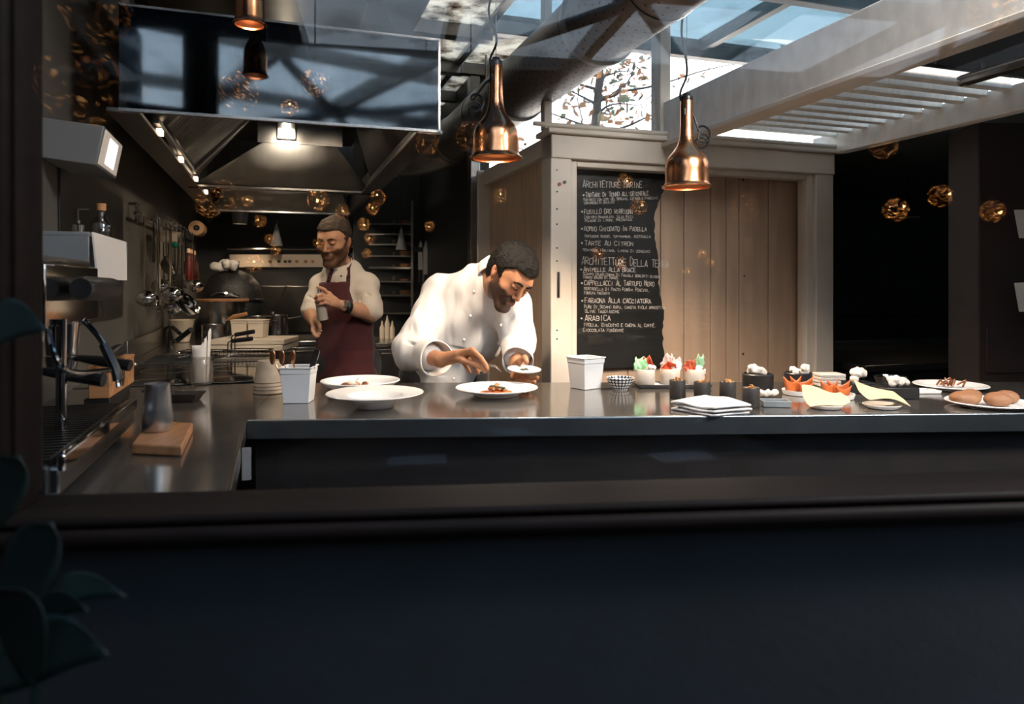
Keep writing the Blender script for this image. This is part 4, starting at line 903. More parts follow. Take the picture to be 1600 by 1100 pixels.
# ================================================================== LEFT SIDE COUNTER
# jar of paper cones
p = on(315,600); r = thing('glass_jar','clear glass jar holding rolled white paper on the steel counter','jar',p)
MB().lathe([(0,0),(0.036,0),(0.040,0.004),(0.041,0.012),(0.041,0.070),(0.034,0.088),(0.033,0.092),(0.036,0.094),(0.036,0.104),(0.0345,0.104),(0.033,0.092),(0.0385,0.07),(0.0385,0.010),(0,0.006)],32).build('jar_wall',M['jar_mat'],r,smooth=50)
r = thing('paper_wraps','rolled white paper wraps standing tall in the glass jar','paper',(p[0],p[1],p[2]+0.0075))
def cone(h0, h1, r0, r1, tip, ph):
    def fn(u, v):
        a = ph+u*2*PI*0.97; top = h0+(h1-h0)*max(0,math.cos(a-ph-tip))**3
        rr = r0+(r1-r0)*v; return (rr*math.cos(a),rr*math.sin(a)*0.8,top*v)
    return MB().grid(fn,28,8)
cone(0.135,0.20,0.024,0.034,0.4,-0.5).build('outer_wrap',M['paper'],r,smooth=60,solid=0.001)
cone(0.10,0.165,0.020,0.026,0.2,-0.9).build('inner_wrap',M['paper'],r,smooth=60,solid=0.001)
# wooden board with a steel pitcher
bc = [onz(302,660,ZC+0.024),onz(284,697,ZC+0.024),onz(205,693,ZC+0.024),onz(232,655,ZC+0.024)]
bcx = sum((v.x for v in bc))/4; bcy = sum((v.y for v in bc))/4
o = MB().prism([(v.x-bcx,v.y-bcy) for v in (bc[2],bc[1],bc[0],bc[3])],0.0,0.022).build('wooden_board',M['wood_board'],loc=(bcx,bcy,ZP),bevel=0.004); tag(o,'small wooden board under the steel pitcher','board')
pp = onz(246,672,ZC+0.024); r = thing('steel_pitcher','brushed steel milk pitcher standing on the small wooden board','pitcher',(pp.x,pp.y,ZC+0.0235),2.2)
pm = mat('pitcher_steel',(0.60,0.60,0.60),0.28,1.0,0.1,6,stretch=(1,1,10))
MB().lathe([(0,0),(0.031,0),(0.033,0.003),(0.034,0.03),(0.030,0.075),(0.0275,0.105),(0.0285,0.112),(0.0272,0.112),(0.0262,0.104),(0.0285,0.074),(0.032,0.03),(0.031,0.005),(0,0.004)],40).build('body',pm,r,smooth=50)
MB().tube(sp([(0.028,0,0.098),(0.048,0,0.102),(0.056,0,0.085),(0.052,0,0.045),(0.034,0,0.028)]),0.0045,8).build('handle',pm,r)
# shallow pan behind it
p = on(288,626); r = thing('shallow_pan','shallow dark oblong pan lying behind the steel pitcher','pan',p,0.05)
vs = []
for a, b_, z in ((0.075,0.06,0),(0.108,0.085,0.026),(0.104,0.081,0.026),(0.072,0.057,0.003)): vs += [(-a/2,-b_/2,z),(a/2,-b_/2,z),(a/2,b_/2,z),(-a/2,b_/2,z)]
MB().add(vs,[(3,2,1,0)]+[(j*4+i,j*4+(i+1)%4,(j+1)*4+(i+1)%4,(j+1)*4+i) for j in range(3) for i in range(4)]+[(12,13,14,15)]).build('pan_body',mat('worn_pan',(0.13,0.11,0.10),0.35,1.0,0.3,20),r,bevel=0.003)
MB().tube([(-0.053,0,0.022),(-0.09,0,0.03),(-0.13,0.0,0.032)],0.006,6).build('pan_handle',M['dark_steel'],r)
# wooden box on a low black base, front face to the aisle
BXs, BXt, BXz = -0.462, 2.315, 0.94
r = thing('base_box','low black box under the wooden box beside the coffee machine','box',K(BXs,BXt,ZP),KA)
MB().box((-0.035,0.15,0.0195),(0.068,0.29,0.037)).build('box_body',M['plastic_black'],r,bevel=0.003)
bx = thing('wooden_box','pale wooden box with a dark stamped mark beside the coffee machine','box',K(BXs,BXt,BXz),KA)
MB().box((-0.028,0.18,0.043),(0.056,0.36,0.086)).build('box_body',M['wood'],bx,bevel=0.003)
MB().box((-0.028,0.18,0.0905),(0.060,0.364,0.009)).build('lid',M['wood'],bx,bevel=0.002)
m = MB()
for dx, dz, a, b_ in ((0.17,0.048,0.018,0.036),(0.20,0.056,0.016,0.036)): m.box((0.0008,dx,dz),(0.0014,a*0.7,b_),rx=-0.35)
m.box((0.0008,0.178,0.022),(0.0014,0.022,0.018)); m.box((0.0008,0.18,0.034),(0.0014,0.05,0.008))
m.build('stamped_mark',M['plastic_black'],bx,smooth=0)
MB().ball((0.005,0.345,0.06),(0.008,0.008,0.008),10,8).build('clasp',M['chrome'],bx)
r = thing('portafilter','black-handled portafilter lying on top of the wooden box','tool',K(BXs-0.028,BXt+0.12,BXz+0.0955),KA)
MB().tube([(0,0,0.014),(0,0.03,0.017),(0.002,0.09,0.021),(0.003,0.14,0.022),(0.003,0.15,0.022)],0.017,12,taper=[.6,.8,1.2,1.2,.7]).build('grip',M['plastic_black'],r)
MB().tube([(0,0.0,0.014),(0,-0.10,0.010),(0,-0.14,0.010)],0.006,8).build('shaft',M['chrome'],r)
# ---------- coffee machine at the left, close to the window
em = thing('coffee_machine','chrome and black espresso coffee machine at the left end beside the window','coffee machine',K(-0.52,1.62,ZP),KA)
def el(s, t, z): return (s+0.52, t-1.62, z-ZP)
def ebox(m, s0, s1, t0, t1, z0, z1): return m.hexa([el(*p) for p in ((s0,t0,z0),(s1,t0,z0),(s1,t1,z0),(s0,t1,z0),(s0,t0,z1),(s1,t0,z1),(s1,t1,z1),(s0,t1,z1))])
E0, E1 = 1.36, 2.0
ebox(MB(), -0.66, -0.345, E0, E1, ZP+0.015, 0.965).build('drip_tray',M['dark_steel'],em,bevel=0.006)
ebox(MB(), -0.352, -0.338, E0, E1, 0.955, 0.985).build('tray_edge',M['chrome'],em,bevel=0.004)
g = MB()
for k in range(24):
    t_ = E0+0.02+k*(E1-E0-0.04)/23; g.box(el(-0.47,t_,0.972),(0.22,0.008,0.006))
ebox(g,-0.58,-0.575,E0,E1,0.968,0.978); ebox(g,-0.365,-0.36,E0,E1,0.968,0.978)
tag(g.build('drip_grate',M['dark_steel'],em),kind='stuff')
for s_ in (-0.62,-0.38):
    for t_ in (E0+0.05,E1-0.05): MB().cyl(el(s_,t_,ZP),el(s_,t_,ZP+0.02),0.015,n=10).build('foot',M['plastic_black'],em)
ebox(MB(), -0.66, -0.585, E0, E1, 0.965, 1.42).build('back_body',M['plastic_black'],em,bevel=0.01)
ebox(MB(), -0.66, -0.44, E0+0.22, E1, 1.20, 1.33).build('upper_body',M['dark_steel'],em,bevel=0.012)
ebox(MB(), -0.438, -0.426, E0+0.22, E1, 1.185, 1.312).build('front_panel',M['chrome'],em,bevel=0.003)
MB().tube([el(-0.395,E0+0.34,1.262),el(-0.395,E0+0.36,1.262),el(-0.395,E0+0.62,1.260),el(-0.395,E0+0.64,1.260)],0.027,20,taper=[.8,1,1,.8]).build('control_bar',M['plastic_black'],em)
for k in range(2):
    t_ = E0+0.34+k*0.28
    MB().cyl(el(-0.50,t_,1.10),el(-0.50,t_,1.205),0.034,0.042,n=20).build('group_head',M['chrome'],em)
    MB().lathe([(0.0,-0.03),(0.03,-0.03),(0.036,0.0),(0.036,0.012),(0,0.012)],20,c=el(-0.50,t_,1.085)).build('filter_holder',M['chrome'],em)
    MB().tube([el(-0.465,t_,1.09),el(-0.42,t_-0.01,1.083),el(-0.345,t_-0.03,1.070)],0.013,10,taper=[.6,1,1.1]).build('filter_handle',M['plastic_black'],em)
MB().tube(sp([el(-0.44,E0+0.28,1.20),el(-0.42,E0+0.22,1.17),el(-0.40,E0+0.2,1.12),el(-0.38,E0+0.24,1.095),el(-0.345,E0+0.36,1.085)]),0.006,8).build('steam_wand',M['chrome'],em)
MB().tube(sp([el(-0.44,E0+0.52,1.20),el(-0.39,E0+0.50,1.14),el(-0.355,E0+0.47,1.075),el(-0.345,E0+0.46,1.035)]),0.0065,8).build('steam_wand',M['chrome'],em)
MB().tube(sp([el(-0.383,E0+0.495,1.13),el(-0.355,E0+0.47,1.075),el(-0.348,E0+0.463,1.05)]),0.011,8).build('wand_grip',M['plastic_black'],em)
MB().cyl(el(-0.42,E0+0.30,0.975),el(-0.42,E0+0.30,1.20),0.010,n=12).build('support_post',M['chrome'],em)
MB().cyl(el(-0.555,E0+0.12,1.12),el(-0.52,E0+0.12,1.12),0.03,n=16).build('knob',M['plastic_black'],em)
ebox(MB(), -0.585, -0.36, E0-0.01, E0+0.10, 0.903, 0.97).build('tray_drawer',M['plastic_black'],em,bevel=0.006)
# ---------- wall shelf box with bottles, wall light above
S0, S1 = -0.692, -0.575
a = toK(ks(155,415,S1)); t0_ = 2.10
ws = thing('wall_shelf','grey-blue box shelf on the dark wall above the coffee machine','shelf',K(-0.634,2.57,1.33),KA)
def wsl(s, t, z): return (s+0.634, t-2.3, z-1.33)
def wsbox(m, s0, s1, t0, t1, z0, z1): return m.hexa([wsl(*p) for p in ((s0,t0,z0),(s1,t0,z0),(s1,t1,z0),(s0,t1,z0),(s0,t0,z1),(s1,t0,z1),(s1,t1,z1),(s0,t1,z1))])
gb = mat('grey_blue_metal',(0.20,0.215,0.23),0.4,0.0,0.06)
wsbox(MB(), S0, -0.52, 2.06, 2.62, 1.412, 1.424).build('shelf_top',gb,ws,bevel=0.002)
wsbox(MB(), S0, -0.52, 2.06, 2.07, 1.305, 1.412).build('end_panel',gb,ws,bevel=0.002)
wsbox(MB(), S0, -0.686, 2.06, 2.62, 1.30, 1.412).build('back_panel',gb,ws,bevel=0.002)
wsbox(MB(), S0, -0.52, 2.61, 2.62, 1.32, 1.412).build('end_panel',gb,ws,bevel=0.002)
m = MB(); m.hexa([wsl(*p) for p in ((-0.505,2.08,1.285),(-0.500,2.08,1.285),(-0.475,2.36,1.285),(-0.480,2.36,1.285),(-0.518,2.08,1.425),(-0.513,2.08,1.425),(-0.485,2.40,1.415),(-0.490,2.40,1.415))])
o = m.build('price_card',M['paper'],None); o.location = ws.location; o.rotation_euler = (0,0,KA); o.name = 'white_card'; tag(o,'blank white card hung on the front of the grey box shelf','card')
p = toK(ks(170,374,-0.57)); r = thing('oil_bottle','clear square glass bottle with a cork on the grey box shelf','bottle',K(-0.57,2.72,1.4245),KA)
MB().lathe([(0,0),(0.030,0),(0.032,0.004),(0.032,0.050),(0.026,0.064),(0.013,0.078),(0.012,0.094),(0.014,0.095),(0.014,0.100),(0.0125,0.100),(0.0105,0.078),(0.030,0.048),(0.030,0.006),(0,0.004)],24).build('glass',M['clear_jar'],r,smooth=40)
MB().cyl((0,0,0.098),(0,0,0.122),0.015,0.016,16).build('cork',M['wood'],r)
r = thing('soap_dispenser','small metal pump dispenser behind the corked bottle on the shelf','dispenser',K(-0.60,2.56,1.4245),KA)
MB().lathe([(0,0),(0.018,0),(0.018,0.035),(0.012,0.04),(0.006,0.042),(0.006,0.05),(0,0.05)],16).build('body',M['steel'],r)
MB().tube([(0,0,0.045),(0,0,0.085),(0.025,0.0,0.088),(0.03,0,0.082)],0.003,6).build('pump',M['chrome'],r)
# wall light
wl_ = thing('wall_light','boxy white wall light glowing on the left wall, top left','wall light',K(-0.60,2.4,1.78),KA)
def wll(s, t, z): return (s+0.60, t-2.4, z-1.78)
whm = mat('light_box_paint',(0.13,0.135,0.14),0.5,0,0.04)
bq = [(S0,2.50,1.66),(-0.540,2.50,1.645),(-0.545,2.82,1.645),(S0,2.82,1.66),(S0,2.50,1.785),(-0.515,2.50,1.768),(-0.522,2.82,1.768),(S0,2.82,1.785)]
MB().hexa([wll(*p) for p in bq]).build('housing',whm,wl_,bevel=0.003)
def lerp3(a, b, f): return tuple(a[i]+(b[i]-a[i])*f for i in range(3))
fa, fb_, fc, fd = bq[1], bq[2], bq[6], bq[5]
def fpt(u, v, off): 
    q = lerp3(lerp3(fa,fb_,u),lerp3(fd,fc,u),v); return wll(q[0]+off,q[1],q[2])
MB().add([fpt(u,v,o_) for o_ in (0.0008,0.003) for u, v in ((.06,.06),(.94,.06),(.94,.94),(.06,.94))],[(0,3,2,1),(4,5,6,7),(0,1,5,4),(1,2,6,5),(2,3,7,6),(3,0,4,7)]).build('front_frame',mat('light_front',(0.62,0.56,0.50),0.5,0,0.03,emit=(1,0.85,0.7),estr=0.12),wl_,smooth=0)
MB().add([fpt(u,v,o_) for o_ in (0.0031,0.0045) for u, v in ((.30,.16),(.72,.16),(.72,.84),(.30,.84))],[(0,3,2,1),(4,5,6,7),(0,1,5,4),(1,2,6,5),(2,3,7,6),(3,0,4,7)]).build('lit_lens',emis('lens_glow',(1,0.93,0.84),2.2),wl_,smooth=0,bevel=0.004)
wllc = K(-0.48,2.66,1.70); add_light('wall_light_lamp','SPOT',wllc,4,(1,0.88,0.74),K(0.2,3.0,1.0),0.04,spot=2.4,blend=0.8)

r = Vector(W(372,728,1.62)); m = MB(); m.box((0,0,0),(0.020,0.003,0.075),rz=KA); tag(m.build('paper_slip',mat('grey_paper',(0.22,0.21,0.20),0.8),loc=(r.x+0.012,r.y+0.02,r.z)),'small white paper slip hung on the end of the dark counter front','paper')
# ================================================================== PEOPLE: implicit surfaces polygonised on a voxel grid
class SDF:
    def __init__(s, lo, hi, h):
        s.lo = np.array(lo, float); s.h = h
        s.n = np.ceil((np.array(hi)-s.lo)/h).astype(int)+1
        s.F = np.full(tuple(s.n), 0.5, np.float32)
    def _sub(s, lo, hi):
        a = np.clip(np.floor((np.array(lo)-s.lo)/s.h).astype(int), 0, s.n); b = np.clip(np.ceil((np.array(hi)-s.lo)/s.h).astype(int)+1, 0, s.n)
        if np.any(b <= a): return None, None
        ax = [s.lo[i]+s.h*np.arange(a[i], b[i], dtype=np.float32) for i in range(3)]
        return tuple(slice(a[i], b[i]) for i in range(3)), np.meshgrid(*ax, indexing='ij')
    def _mix(s, sl, d, k, op='add'):
        F = s.F[sl]; d = d.astype(np.float32)
        if op == 'add':
            if k > 0:
                h = np.clip(0.5+0.5*(F-d)/k, 0, 1); F = F*(1-h)+d*h-k*h*(1-h)
            else: F = np.minimum(F, d)
        else:       # subtract
            d = -d
            if k > 0:
                h = np.clip(0.5-0.5*(F-d)/k, 0, 1); F = F*(1-h)+d*h+k*h*(1-h)
            else: F = np.maximum(F, d)
        s.F[sl] = F
    def cone(s, a, b, ra, rb, k=0.02, sq=None, op='add'):
        """tapered capsule; sq = (direction, factor>1 flattens along it)"""
        a = np.array(a, float); b = np.array(b, float); r = max(ra, rb); pad = r+k+0.004
        if sq is not None and sq[1] < 1: pad = r/sq[1]+k+0.004
        sl, g = s._sub(np.minimum(a,b)-pad, np.maximum(a,b)+pad)
        if sl is None: return s
        ab = b-a; L = max(ab @ ab, 1e-9)
        px, py, pz = g[0]-a[0], g[1]-a[1], g[2]-a[2]
        t = np.clip((px*ab[0]+py*ab[1]+pz*ab[2])/L, 0, 1)
        vx, vy, vz = px-t*ab[0], py-t*ab[1], pz-t*ab[2]
        if sq is not None:
            n = np.array(sq[0], float); n /= np.linalg.norm(n); f = sq[1]-1
            q = vx*n[0]+vy*n[1]+vz*n[2]
            vx = vx+n[0]*q*f; vy = vy+n[1]*q*f; vz = vz+n[2]*q*f
        d = np.sqrt(vx*vx+vy*vy+vz*vz)-(ra+t*(rb-ra))
        s._mix(sl, d, k, op); return s
    def chain(s, pts, rs, k=0.01, **kw):
        for i in range(len(pts)-1): s.cone(pts[i], pts[i+1], rs[i], rs[i+1], k, **kw)
        return s
    def ell(s, c, r, R=None, k=0.02, op='add'):
        c = np.array(c, float); r = np.array(r, float); pad = r.max()+k+0.004
        sl, g = s._sub(c-pad, c+pad)
        if sl is None: return s
        p = [g[i]-c[i] for i in range(3)]
        if R is not None: p = [p[0]*R[j][0]+p[1]*R[j][1]+p[2]*R[j][2] for j in range(3)]
        k0 = np.sqrt(sum((p[i]/r[i])**2 for i in range(3))); k1 = np.sqrt(sum((p[i]/r[i]**2)**2 for i in range(3)))+1e-9
        s._mix(sl, k0*(k0-1)/k1, k, op); return s
    def mesh(s):
        F = s.F; n = F.shape; ins = F < 0
        c = np.zeros((n[0]-1,n[1]-1,n[2]-1), np.int8)
        for dx in (0,1):
            for dy in (0,1):
                for dz in (0,1): c += ins[dx:n[0]-1+dx, dy:n[1]-1+dy, dz:n[2]-1+dz]
        act = (c > 0) & (c < 8); idx = np.argwhere(act); vid = np.full(act.shape, -1, np.int32); vid[act] = np.arange(len(idx))
        acc = np.zeros((len(idx),3)); cnt = np.zeros(len(idx))
        cor = [(0,0,0),(1,0,0),(0,1,0),(1,1,0),(0,0,1),(1,0,1),(0,1,1),(1,1,1)]
        val = [F[idx[:,0]+a, idx[:,1]+b, idx[:,2]+d] for a,b,d in cor]
        for i, j in ((0,1),(2,3),(4,5),(6,7),(0,2),(1,3),(4,6),(5,7),(0,4),(1,5),(2,6),(3,7)):
            a, b = val[i], val[j]; m = (a < 0) != (b < 0)
            t = a[m]/(a[m]-b[m]); pi = np.array(cor[i], float); pj = np.array(cor[j], float)
            acc[m] += pi+(pj-pi)*t[:,None]; cnt[m] += 1
        V = (idx+acc/cnt[:,None])*s.h+s.lo
        faces = []
        for ax in range(3):
            o1, o2 = [(1,2),(2,0),(0,1)][ax]
            sa = [slice(1,-1)]*3; sb = [slice(1,-1)]*3
            sa[ax] = slice(0,n[ax]-1); sb[ax] = slice(1,n[ax])
            A = ins[tuple(sa)]; B = ins[tuple(sb)]
            ch = np.argwhere(A != B); pos = A[tuple(ch.T)]
            e = ch.copy(); e[:,o1] += 1; e[:,o2] += 1
            def cell(d1, d2):
                q = e.copy(); q[:,o1] += d1; q[:,o2] += d2; return vid[q[:,0],q[:,1],q[:,2]]
            f = np.stack([cell(-1,-1),cell(0,-1),cell(0,0),cell(-1,0)],1)
            f[~pos] = f[~pos][:,::-1]; faces.append(f)
        return V, np.concatenate(faces)
def smooth_mesh(V, Fc, it=1, lam=0.5):
    e = np.concatenate([Fc[:,[0,1]],Fc[:,[1,2]],Fc[:,[2,3]],Fc[:,[3,0]]])
    for _ in range(it):
        acc = np.zeros_like(V); cnt = np.zeros(len(V))
        for a, b in ((0,1),(1,0)):
            np.add.at(acc, e[:,a], V[e[:,b]]); np.add.at(cnt, e[:,a], 1)
        V = V+(acc/np.maximum(cnt,1)[:,None]-V)*lam
    return V
def noise3(P, sc_, seed=0, n=10, aniso=None):
    """smooth pseudo-noise: a sum of random plane waves"""
    r = np.random.RandomState(seed); out = np.zeros(len(P))
    for i in range(n):
        k = r.normal(size=3); k = k/np.linalg.norm(k)*sc_*r.uniform(.6,1.5)
        if aniso is not None: k = k*np.array(aniso)
        out += np.sin(P @ k+r.uniform(0,6.28))
    return out/math.sqrt(n)
def normals(V, Fc):
    n = np.cross(V[Fc[:,2]]-V[Fc[:,0]], V[Fc[:,3]]-V[Fc[:,1]]); N = np.zeros_like(V)
    for i in range(4): np.add.at(N, Fc[:,i], n)
    return N/(np.linalg.norm(N,axis=1)[:,None]+1e-9)
def np_obj(name, V, Fc, m, parent, colors=None):
    o0 = np.array(parent.location) if parent is not None else np.zeros(3)
    me = bpy.data.meshes.new(name); me.from_pydata((V-o0).tolist(), [], Fc.tolist()); me.update()
    me.polygons.foreach_set('use_smooth', [True]*len(me.polygons))
    if colors is not None:
        ca = me.color_attributes.new('tone','FLOAT_COLOR','POINT')
        ca.data.foreach_set('color', np.concatenate([colors,np.ones((len(V),1))],1).astype(np.float32).ravel())
    me.materials.append(m); o = bpy.data.objects.new(name, me); COL.objects.link(o)
    if parent is not None: o.parent = parent
    return o
def skin_mat(name, rough=0.45):
    m = bpy.data.materials.new(name); m.use_nodes = True; t = m.node_tree; b = t.nodes['Principled BSDF']
    a = t.nodes.new('ShaderNodeVertexColor'); a.layer_name = 'tone'
    n = t.nodes.new('ShaderNodeTexNoise'); n.inputs['Scale'].default_value = 60; n.inputs['Detail'].default_value = 3
    mx = t.nodes.new('ShaderNodeMix'); mx.data_type = 'RGBA'; mx.blend_type = 'MULTIPLY'; mx.inputs[0].default_value = 0.25
    t.links.new(a.outputs[0], mx.inputs[6]); t.links.new(n.outputs[0], mx.inputs[7]); t.links.new(mx.outputs[2], b.inputs['Base Color'])
    b.inputs['Roughness'].default_value = rough; b.inputs['Subsurface Weight'].default_value = 0.12
    b.inputs['Subsurface Radius'].default_value = (0.008,0.003,0.0015); b.inputs['Specular IOR Level'].default_value = 0.3
    return m
M['skin'] = skin_mat('skin',0.55)
def cloth(name, col, var=0.05, bump=0.12):
    return mat(name, col, 0.85, 0, var, 14, bump=bump, bscale=220, sheen=0.15)
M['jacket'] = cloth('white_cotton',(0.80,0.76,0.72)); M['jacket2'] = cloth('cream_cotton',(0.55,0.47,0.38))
M['apron'] = cloth('maroon_cotton',(0.062,0.008,0.010),0.2); M['trouser'] = cloth('dark_trousers',(0.02,0.02,0.022),0.2)
M['hair_dark'] = mat('dark_hair',(0.006,0.005,0.004),0.6,0,0.5,120,bump=0.7,bscale=160,spec=0.18); M['hair_brown'] = mat('brown_hair',(0.050,0.034,0.024),0.6,0,0.4,120,bump=0.7,bscale=170,spec=0.2)
M['eye'] = mat('eye_white',(0.30,0.25,0.21),0.2,0,0.02); M['iris'] = mat('dark_iris',(0.02,0.012,0.008),0.15,0,0.1)

def frame(f, u):
    f = np.array(f, float); f /= np.linalg.norm(f); u = np.array(u, float); u = u-f*(u @ f); u /= np.linalg.norm(u)
    return np.array([np.cross(u, f), f, u])        # rows: person's left, forward, up
class Head:
    """face and skull added to an SDF in a head frame: x to the person's left, y forward, z up; unit head 0.23 m high"""
    def __init__(s, c, f, u, sc_=1.0): s.c = np.array(c, float); s.R = frame(f, u); s.k = sc_
    def w(s, x, y, z): return s.c+(s.R.T @ np.array([x,y,z]))*s.k
    def loc(s, P): return ((P-s.c) @ s.R.T)/s.k
    def add(s, G, jaw=1.0):
        k = s.k; C = lambda a, b, ra, rb, kk, **kw: G.cone(s.w(*a), s.w(*b), ra*k, rb*k, kk*k, **kw)
        E = lambda c, r, kk, op='add': G.ell(s.w(*c), np.array(r)*k, s.R, kk*k, op)
        E((0,-0.012,0.038),(0.074,0.094,0.078),0.02)                 # skull
        E((0,0.020,0.000),(0.064,0.068,0.085),0.03)                  # face mass
        C((0.048,0.0,-0.045),(0.014,0.064,-0.098),0.024,0.017,0.03); C((-0.048,0.0,-0.045),(-0.014,0.064,-0.098),0.024,0.017,0.03)   # jaw
        C((-0.010,0.068,-0.098),(0.010,0.068,-0.098),0.019,0.019,0.02)                                   # chin
        C((-0.030,0.076,0.030),(0.030,0.076,0.030),0.013,0.013,0.016)                                    # brow
        E((0.040,0.052,-0.022),(0.024,0.022,0.022),0.02); E((-0.040,0.052,-0.022),(0.024,0.022,0.022),0.02)  # cheeks
        for sg in (1,-1): E((sg*0.030,0.088,0.006),(0.017,0.014,0.012),0.012,'sub')                      # eye sockets
        C((0,0.084,0.020),(0,0.105,-0.027),0.0072,0.0098,0.009)                                          # nose
        for sg in (1,-1): E((sg*0.0105,0.093,-0.031),(0.0075,0.009,0.0065),0.006)
        E((0,0.078,-0.062),(0.028,0.016,0.020),0.012)                                                    # mouth mound
        C((-0.020,0.0850,-0.056),(0.020,0.0850,-0.056),0.0045,0.0045,0.004); C((-0.016,0.0855,-0.068),(0.016,0.0855,-0.068),0.0058,0.0058,0.004)
        C((-0.022,0.094,-0.0622),(0.022,0.094,-0.0622),0.0018,0.0018,0.004,op='sub')
        for sg in (1,-1):
            E((sg*0.075,-0.012,0.004),(0.010,0.017,0.021),0.006); E((sg*0.074,-0.006,-0.016),(0.008,0.010,0.014),0.008); E((sg*0.085,-0.006,0.003),(0.006,0.008,0.012),0.004,'sub')   # ears
            E((sg*0.030,0.0805,0.010),(0.0145,0.010,0.0085),0.003)                                        # upper lids / eyeball bulge
    def face_parts(s, parent, hair, lid_closed=True, brow_w=1.0):
        k = s.k
        for sg in (1,-1):
            pts = [s.w(sg*x,y,z) for x, y, z in ((0.010,0.0935,0.0250),(0.022,0.0940,0.0300),(0.034,0.0885,0.0310),(0.046,0.0770,0.0250))]
            o0 = parent.location
            MB().tube([Vector(p)-o0 for p in pts],0.0046*k*brow_w,7,taper=[.7,1,.9,.45]).build('eyebrow',hair,parent)
            if lid_closed:
                pts = [s.w(sg*x,y,z) for x, y, z in ((0.017,0.0895,0.0045),(0.024,0.0920,0.0020),(0.032,0.0920,0.0018),(0.042,0.0865,0.0045))]
                MB().tube([Vector(p)-o0 for p in pts],0.0016*k,6,taper=[.5,1,1,.6]).build('eyelashes',hair,parent)
            else:
                c = s.w(sg*0.030,0.0800,0.005)
                MB().ball(Vector(c)-o0,(0.0115*k,)*3,14,10).build('eyeball',M['eye'],parent)
                c2 = s.w(sg*0.030,0.0880,0.0025)
                MB().ball(Vector(c2)-o0,(0.0060*k,)*3,10,8).build('iris',M['iris'],parent)
def hand(G, wrist, knuckles, fingers, thumb, rw=0.024, flat=None, rf=0.0088):
    """wrist point, four knuckle points, per finger the joints beyond the knuckle, thumb joints from its root inside the palm"""
    wrist = np.array(wrist)
    for i, kn in enumerate(knuckles):
        base = wrist+(np.array(kn)-wrist)*0.22
        G.cone(base, kn, 0.0165, 0.0118, 0.010)
    for i in range(3): G.cone((wrist*0.45+np.array(knuckles[i])*0.55), (wrist*0.45+np.array(knuckles[i+1])*0.55), 0.0135, 0.0135, 0.012)
    for i in range(3): G.cone(knuckles[i], knuckles[i+1], 0.0105, 0.0105, 0.006)
    for i, (kn, js) in enumerate(zip(knuckles, fingers)):
        sc_ = (1.0,1.04,0.98,0.84)[i]; P = [kn]+list(js); rr = [0.0105,0.0096,0.0088,0.0074,0.007]
        for a in range(len(P)-1): G.cone(P[a], P[a+1], rr[a]*sc_, rr[a+1]*sc_, 0.0025)
    rr = [0.0150,0.0120,0.0105,0.0088]
    for a in range(len(thumb)-1): G.cone(thumb[a], thumb[a+1], rr[a], rr[a+1], 0.005)

def tone_head(V, H, base, beard, lip, beard_amt=0.8, cut=-0.028):
    L = H.loc(V); x, y, z = L[:,0], L[:,1], L[:,2]
    col = np.tile(np.array(base), (len(V),1))
    n = noise3(V, 420, 5)*0.6
    inhead = (z > -0.16) & (np.abs(x) < 0.1) & (np.linalg.norm(L,axis=1) < 0.16)
    side = np.clip((np.abs(x)-0.030)/0.02, 0, 1)
    jawl = np.clip((cut+0.012*side+0.03*np.clip((0.045-y)/0.03,0,1)*side-z)/0.010+0.3*n, 0, 1)       # below the cheek line
    jawl *= np.clip((y+0.004)/0.012, 0, 1)
    must = np.clip(1-np.abs(z+0.047)/0.008, 0, 1)*np.clip(1-np.abs(np.abs(x)-0.012)/0.020, 0, 1)*(y > 0.06)
    bd = np.clip(np.maximum(jawl, must*1.2), 0, 1)*beard_amt*inhead*(z > -0.125)
    col = col*(1-bd[:,None])+np.array(beard)*bd[:,None]
    lp = np.clip(1-np.abs(z+0.0625)/0.0095,0,1)*np.clip(1-(np.abs(x)/0.022)**4,0,1)*(y > 0.078)*inhead
    lp = np.clip(lp*1.6,0,1)*0.55; col = col*(1-lp[:,None])+np.array(lip)*lp[:,None]
    red = np.clip(1-np.linalg.norm(L-np.array([0,0.108,-0.028]),axis=1)/0.03,0,1)*0.25*inhead
    red += np.clip((np.abs(x)-0.068)/0.01,0,1)*(np.abs(z) < 0.04)*0.3*inhead
    col = col*(1-red[:,None])+np.array([0.45,0.14,0.08])*red[:,None]
    return col
def wp(px, py, Y): return np.array(W(px, py, Y))

# ------------------------------------------------------------------ the cook bending over the plate
c1 = thing('person','dark-haired bearded cook in a white double-breasted jacket bending over a plate with tweezers','person',(-0.25,2.95,0.0),0)
f1 = np.array([0.22,-0.95,-0.22])
Hp, Wst, Ch, Up, Nk = wp(692,640,3.02), wp(702,570,2.99), wp(732,510,2.93), wp(752,462,2.88), wp(778,424,2.80)
RS, LS = wp(690,462,2.93), wp(796,476,2.84)
RE, RWr = wp(640,548,2.80), wp(688,562,2.585)
LE, LWr = wp(809,532,2.78), wp(808,572,2.60)
H1 = Head(wp(797,432,2.70), (0.42,-0.64,-0.64), (0.58,-0.36,0.73), 1.0)
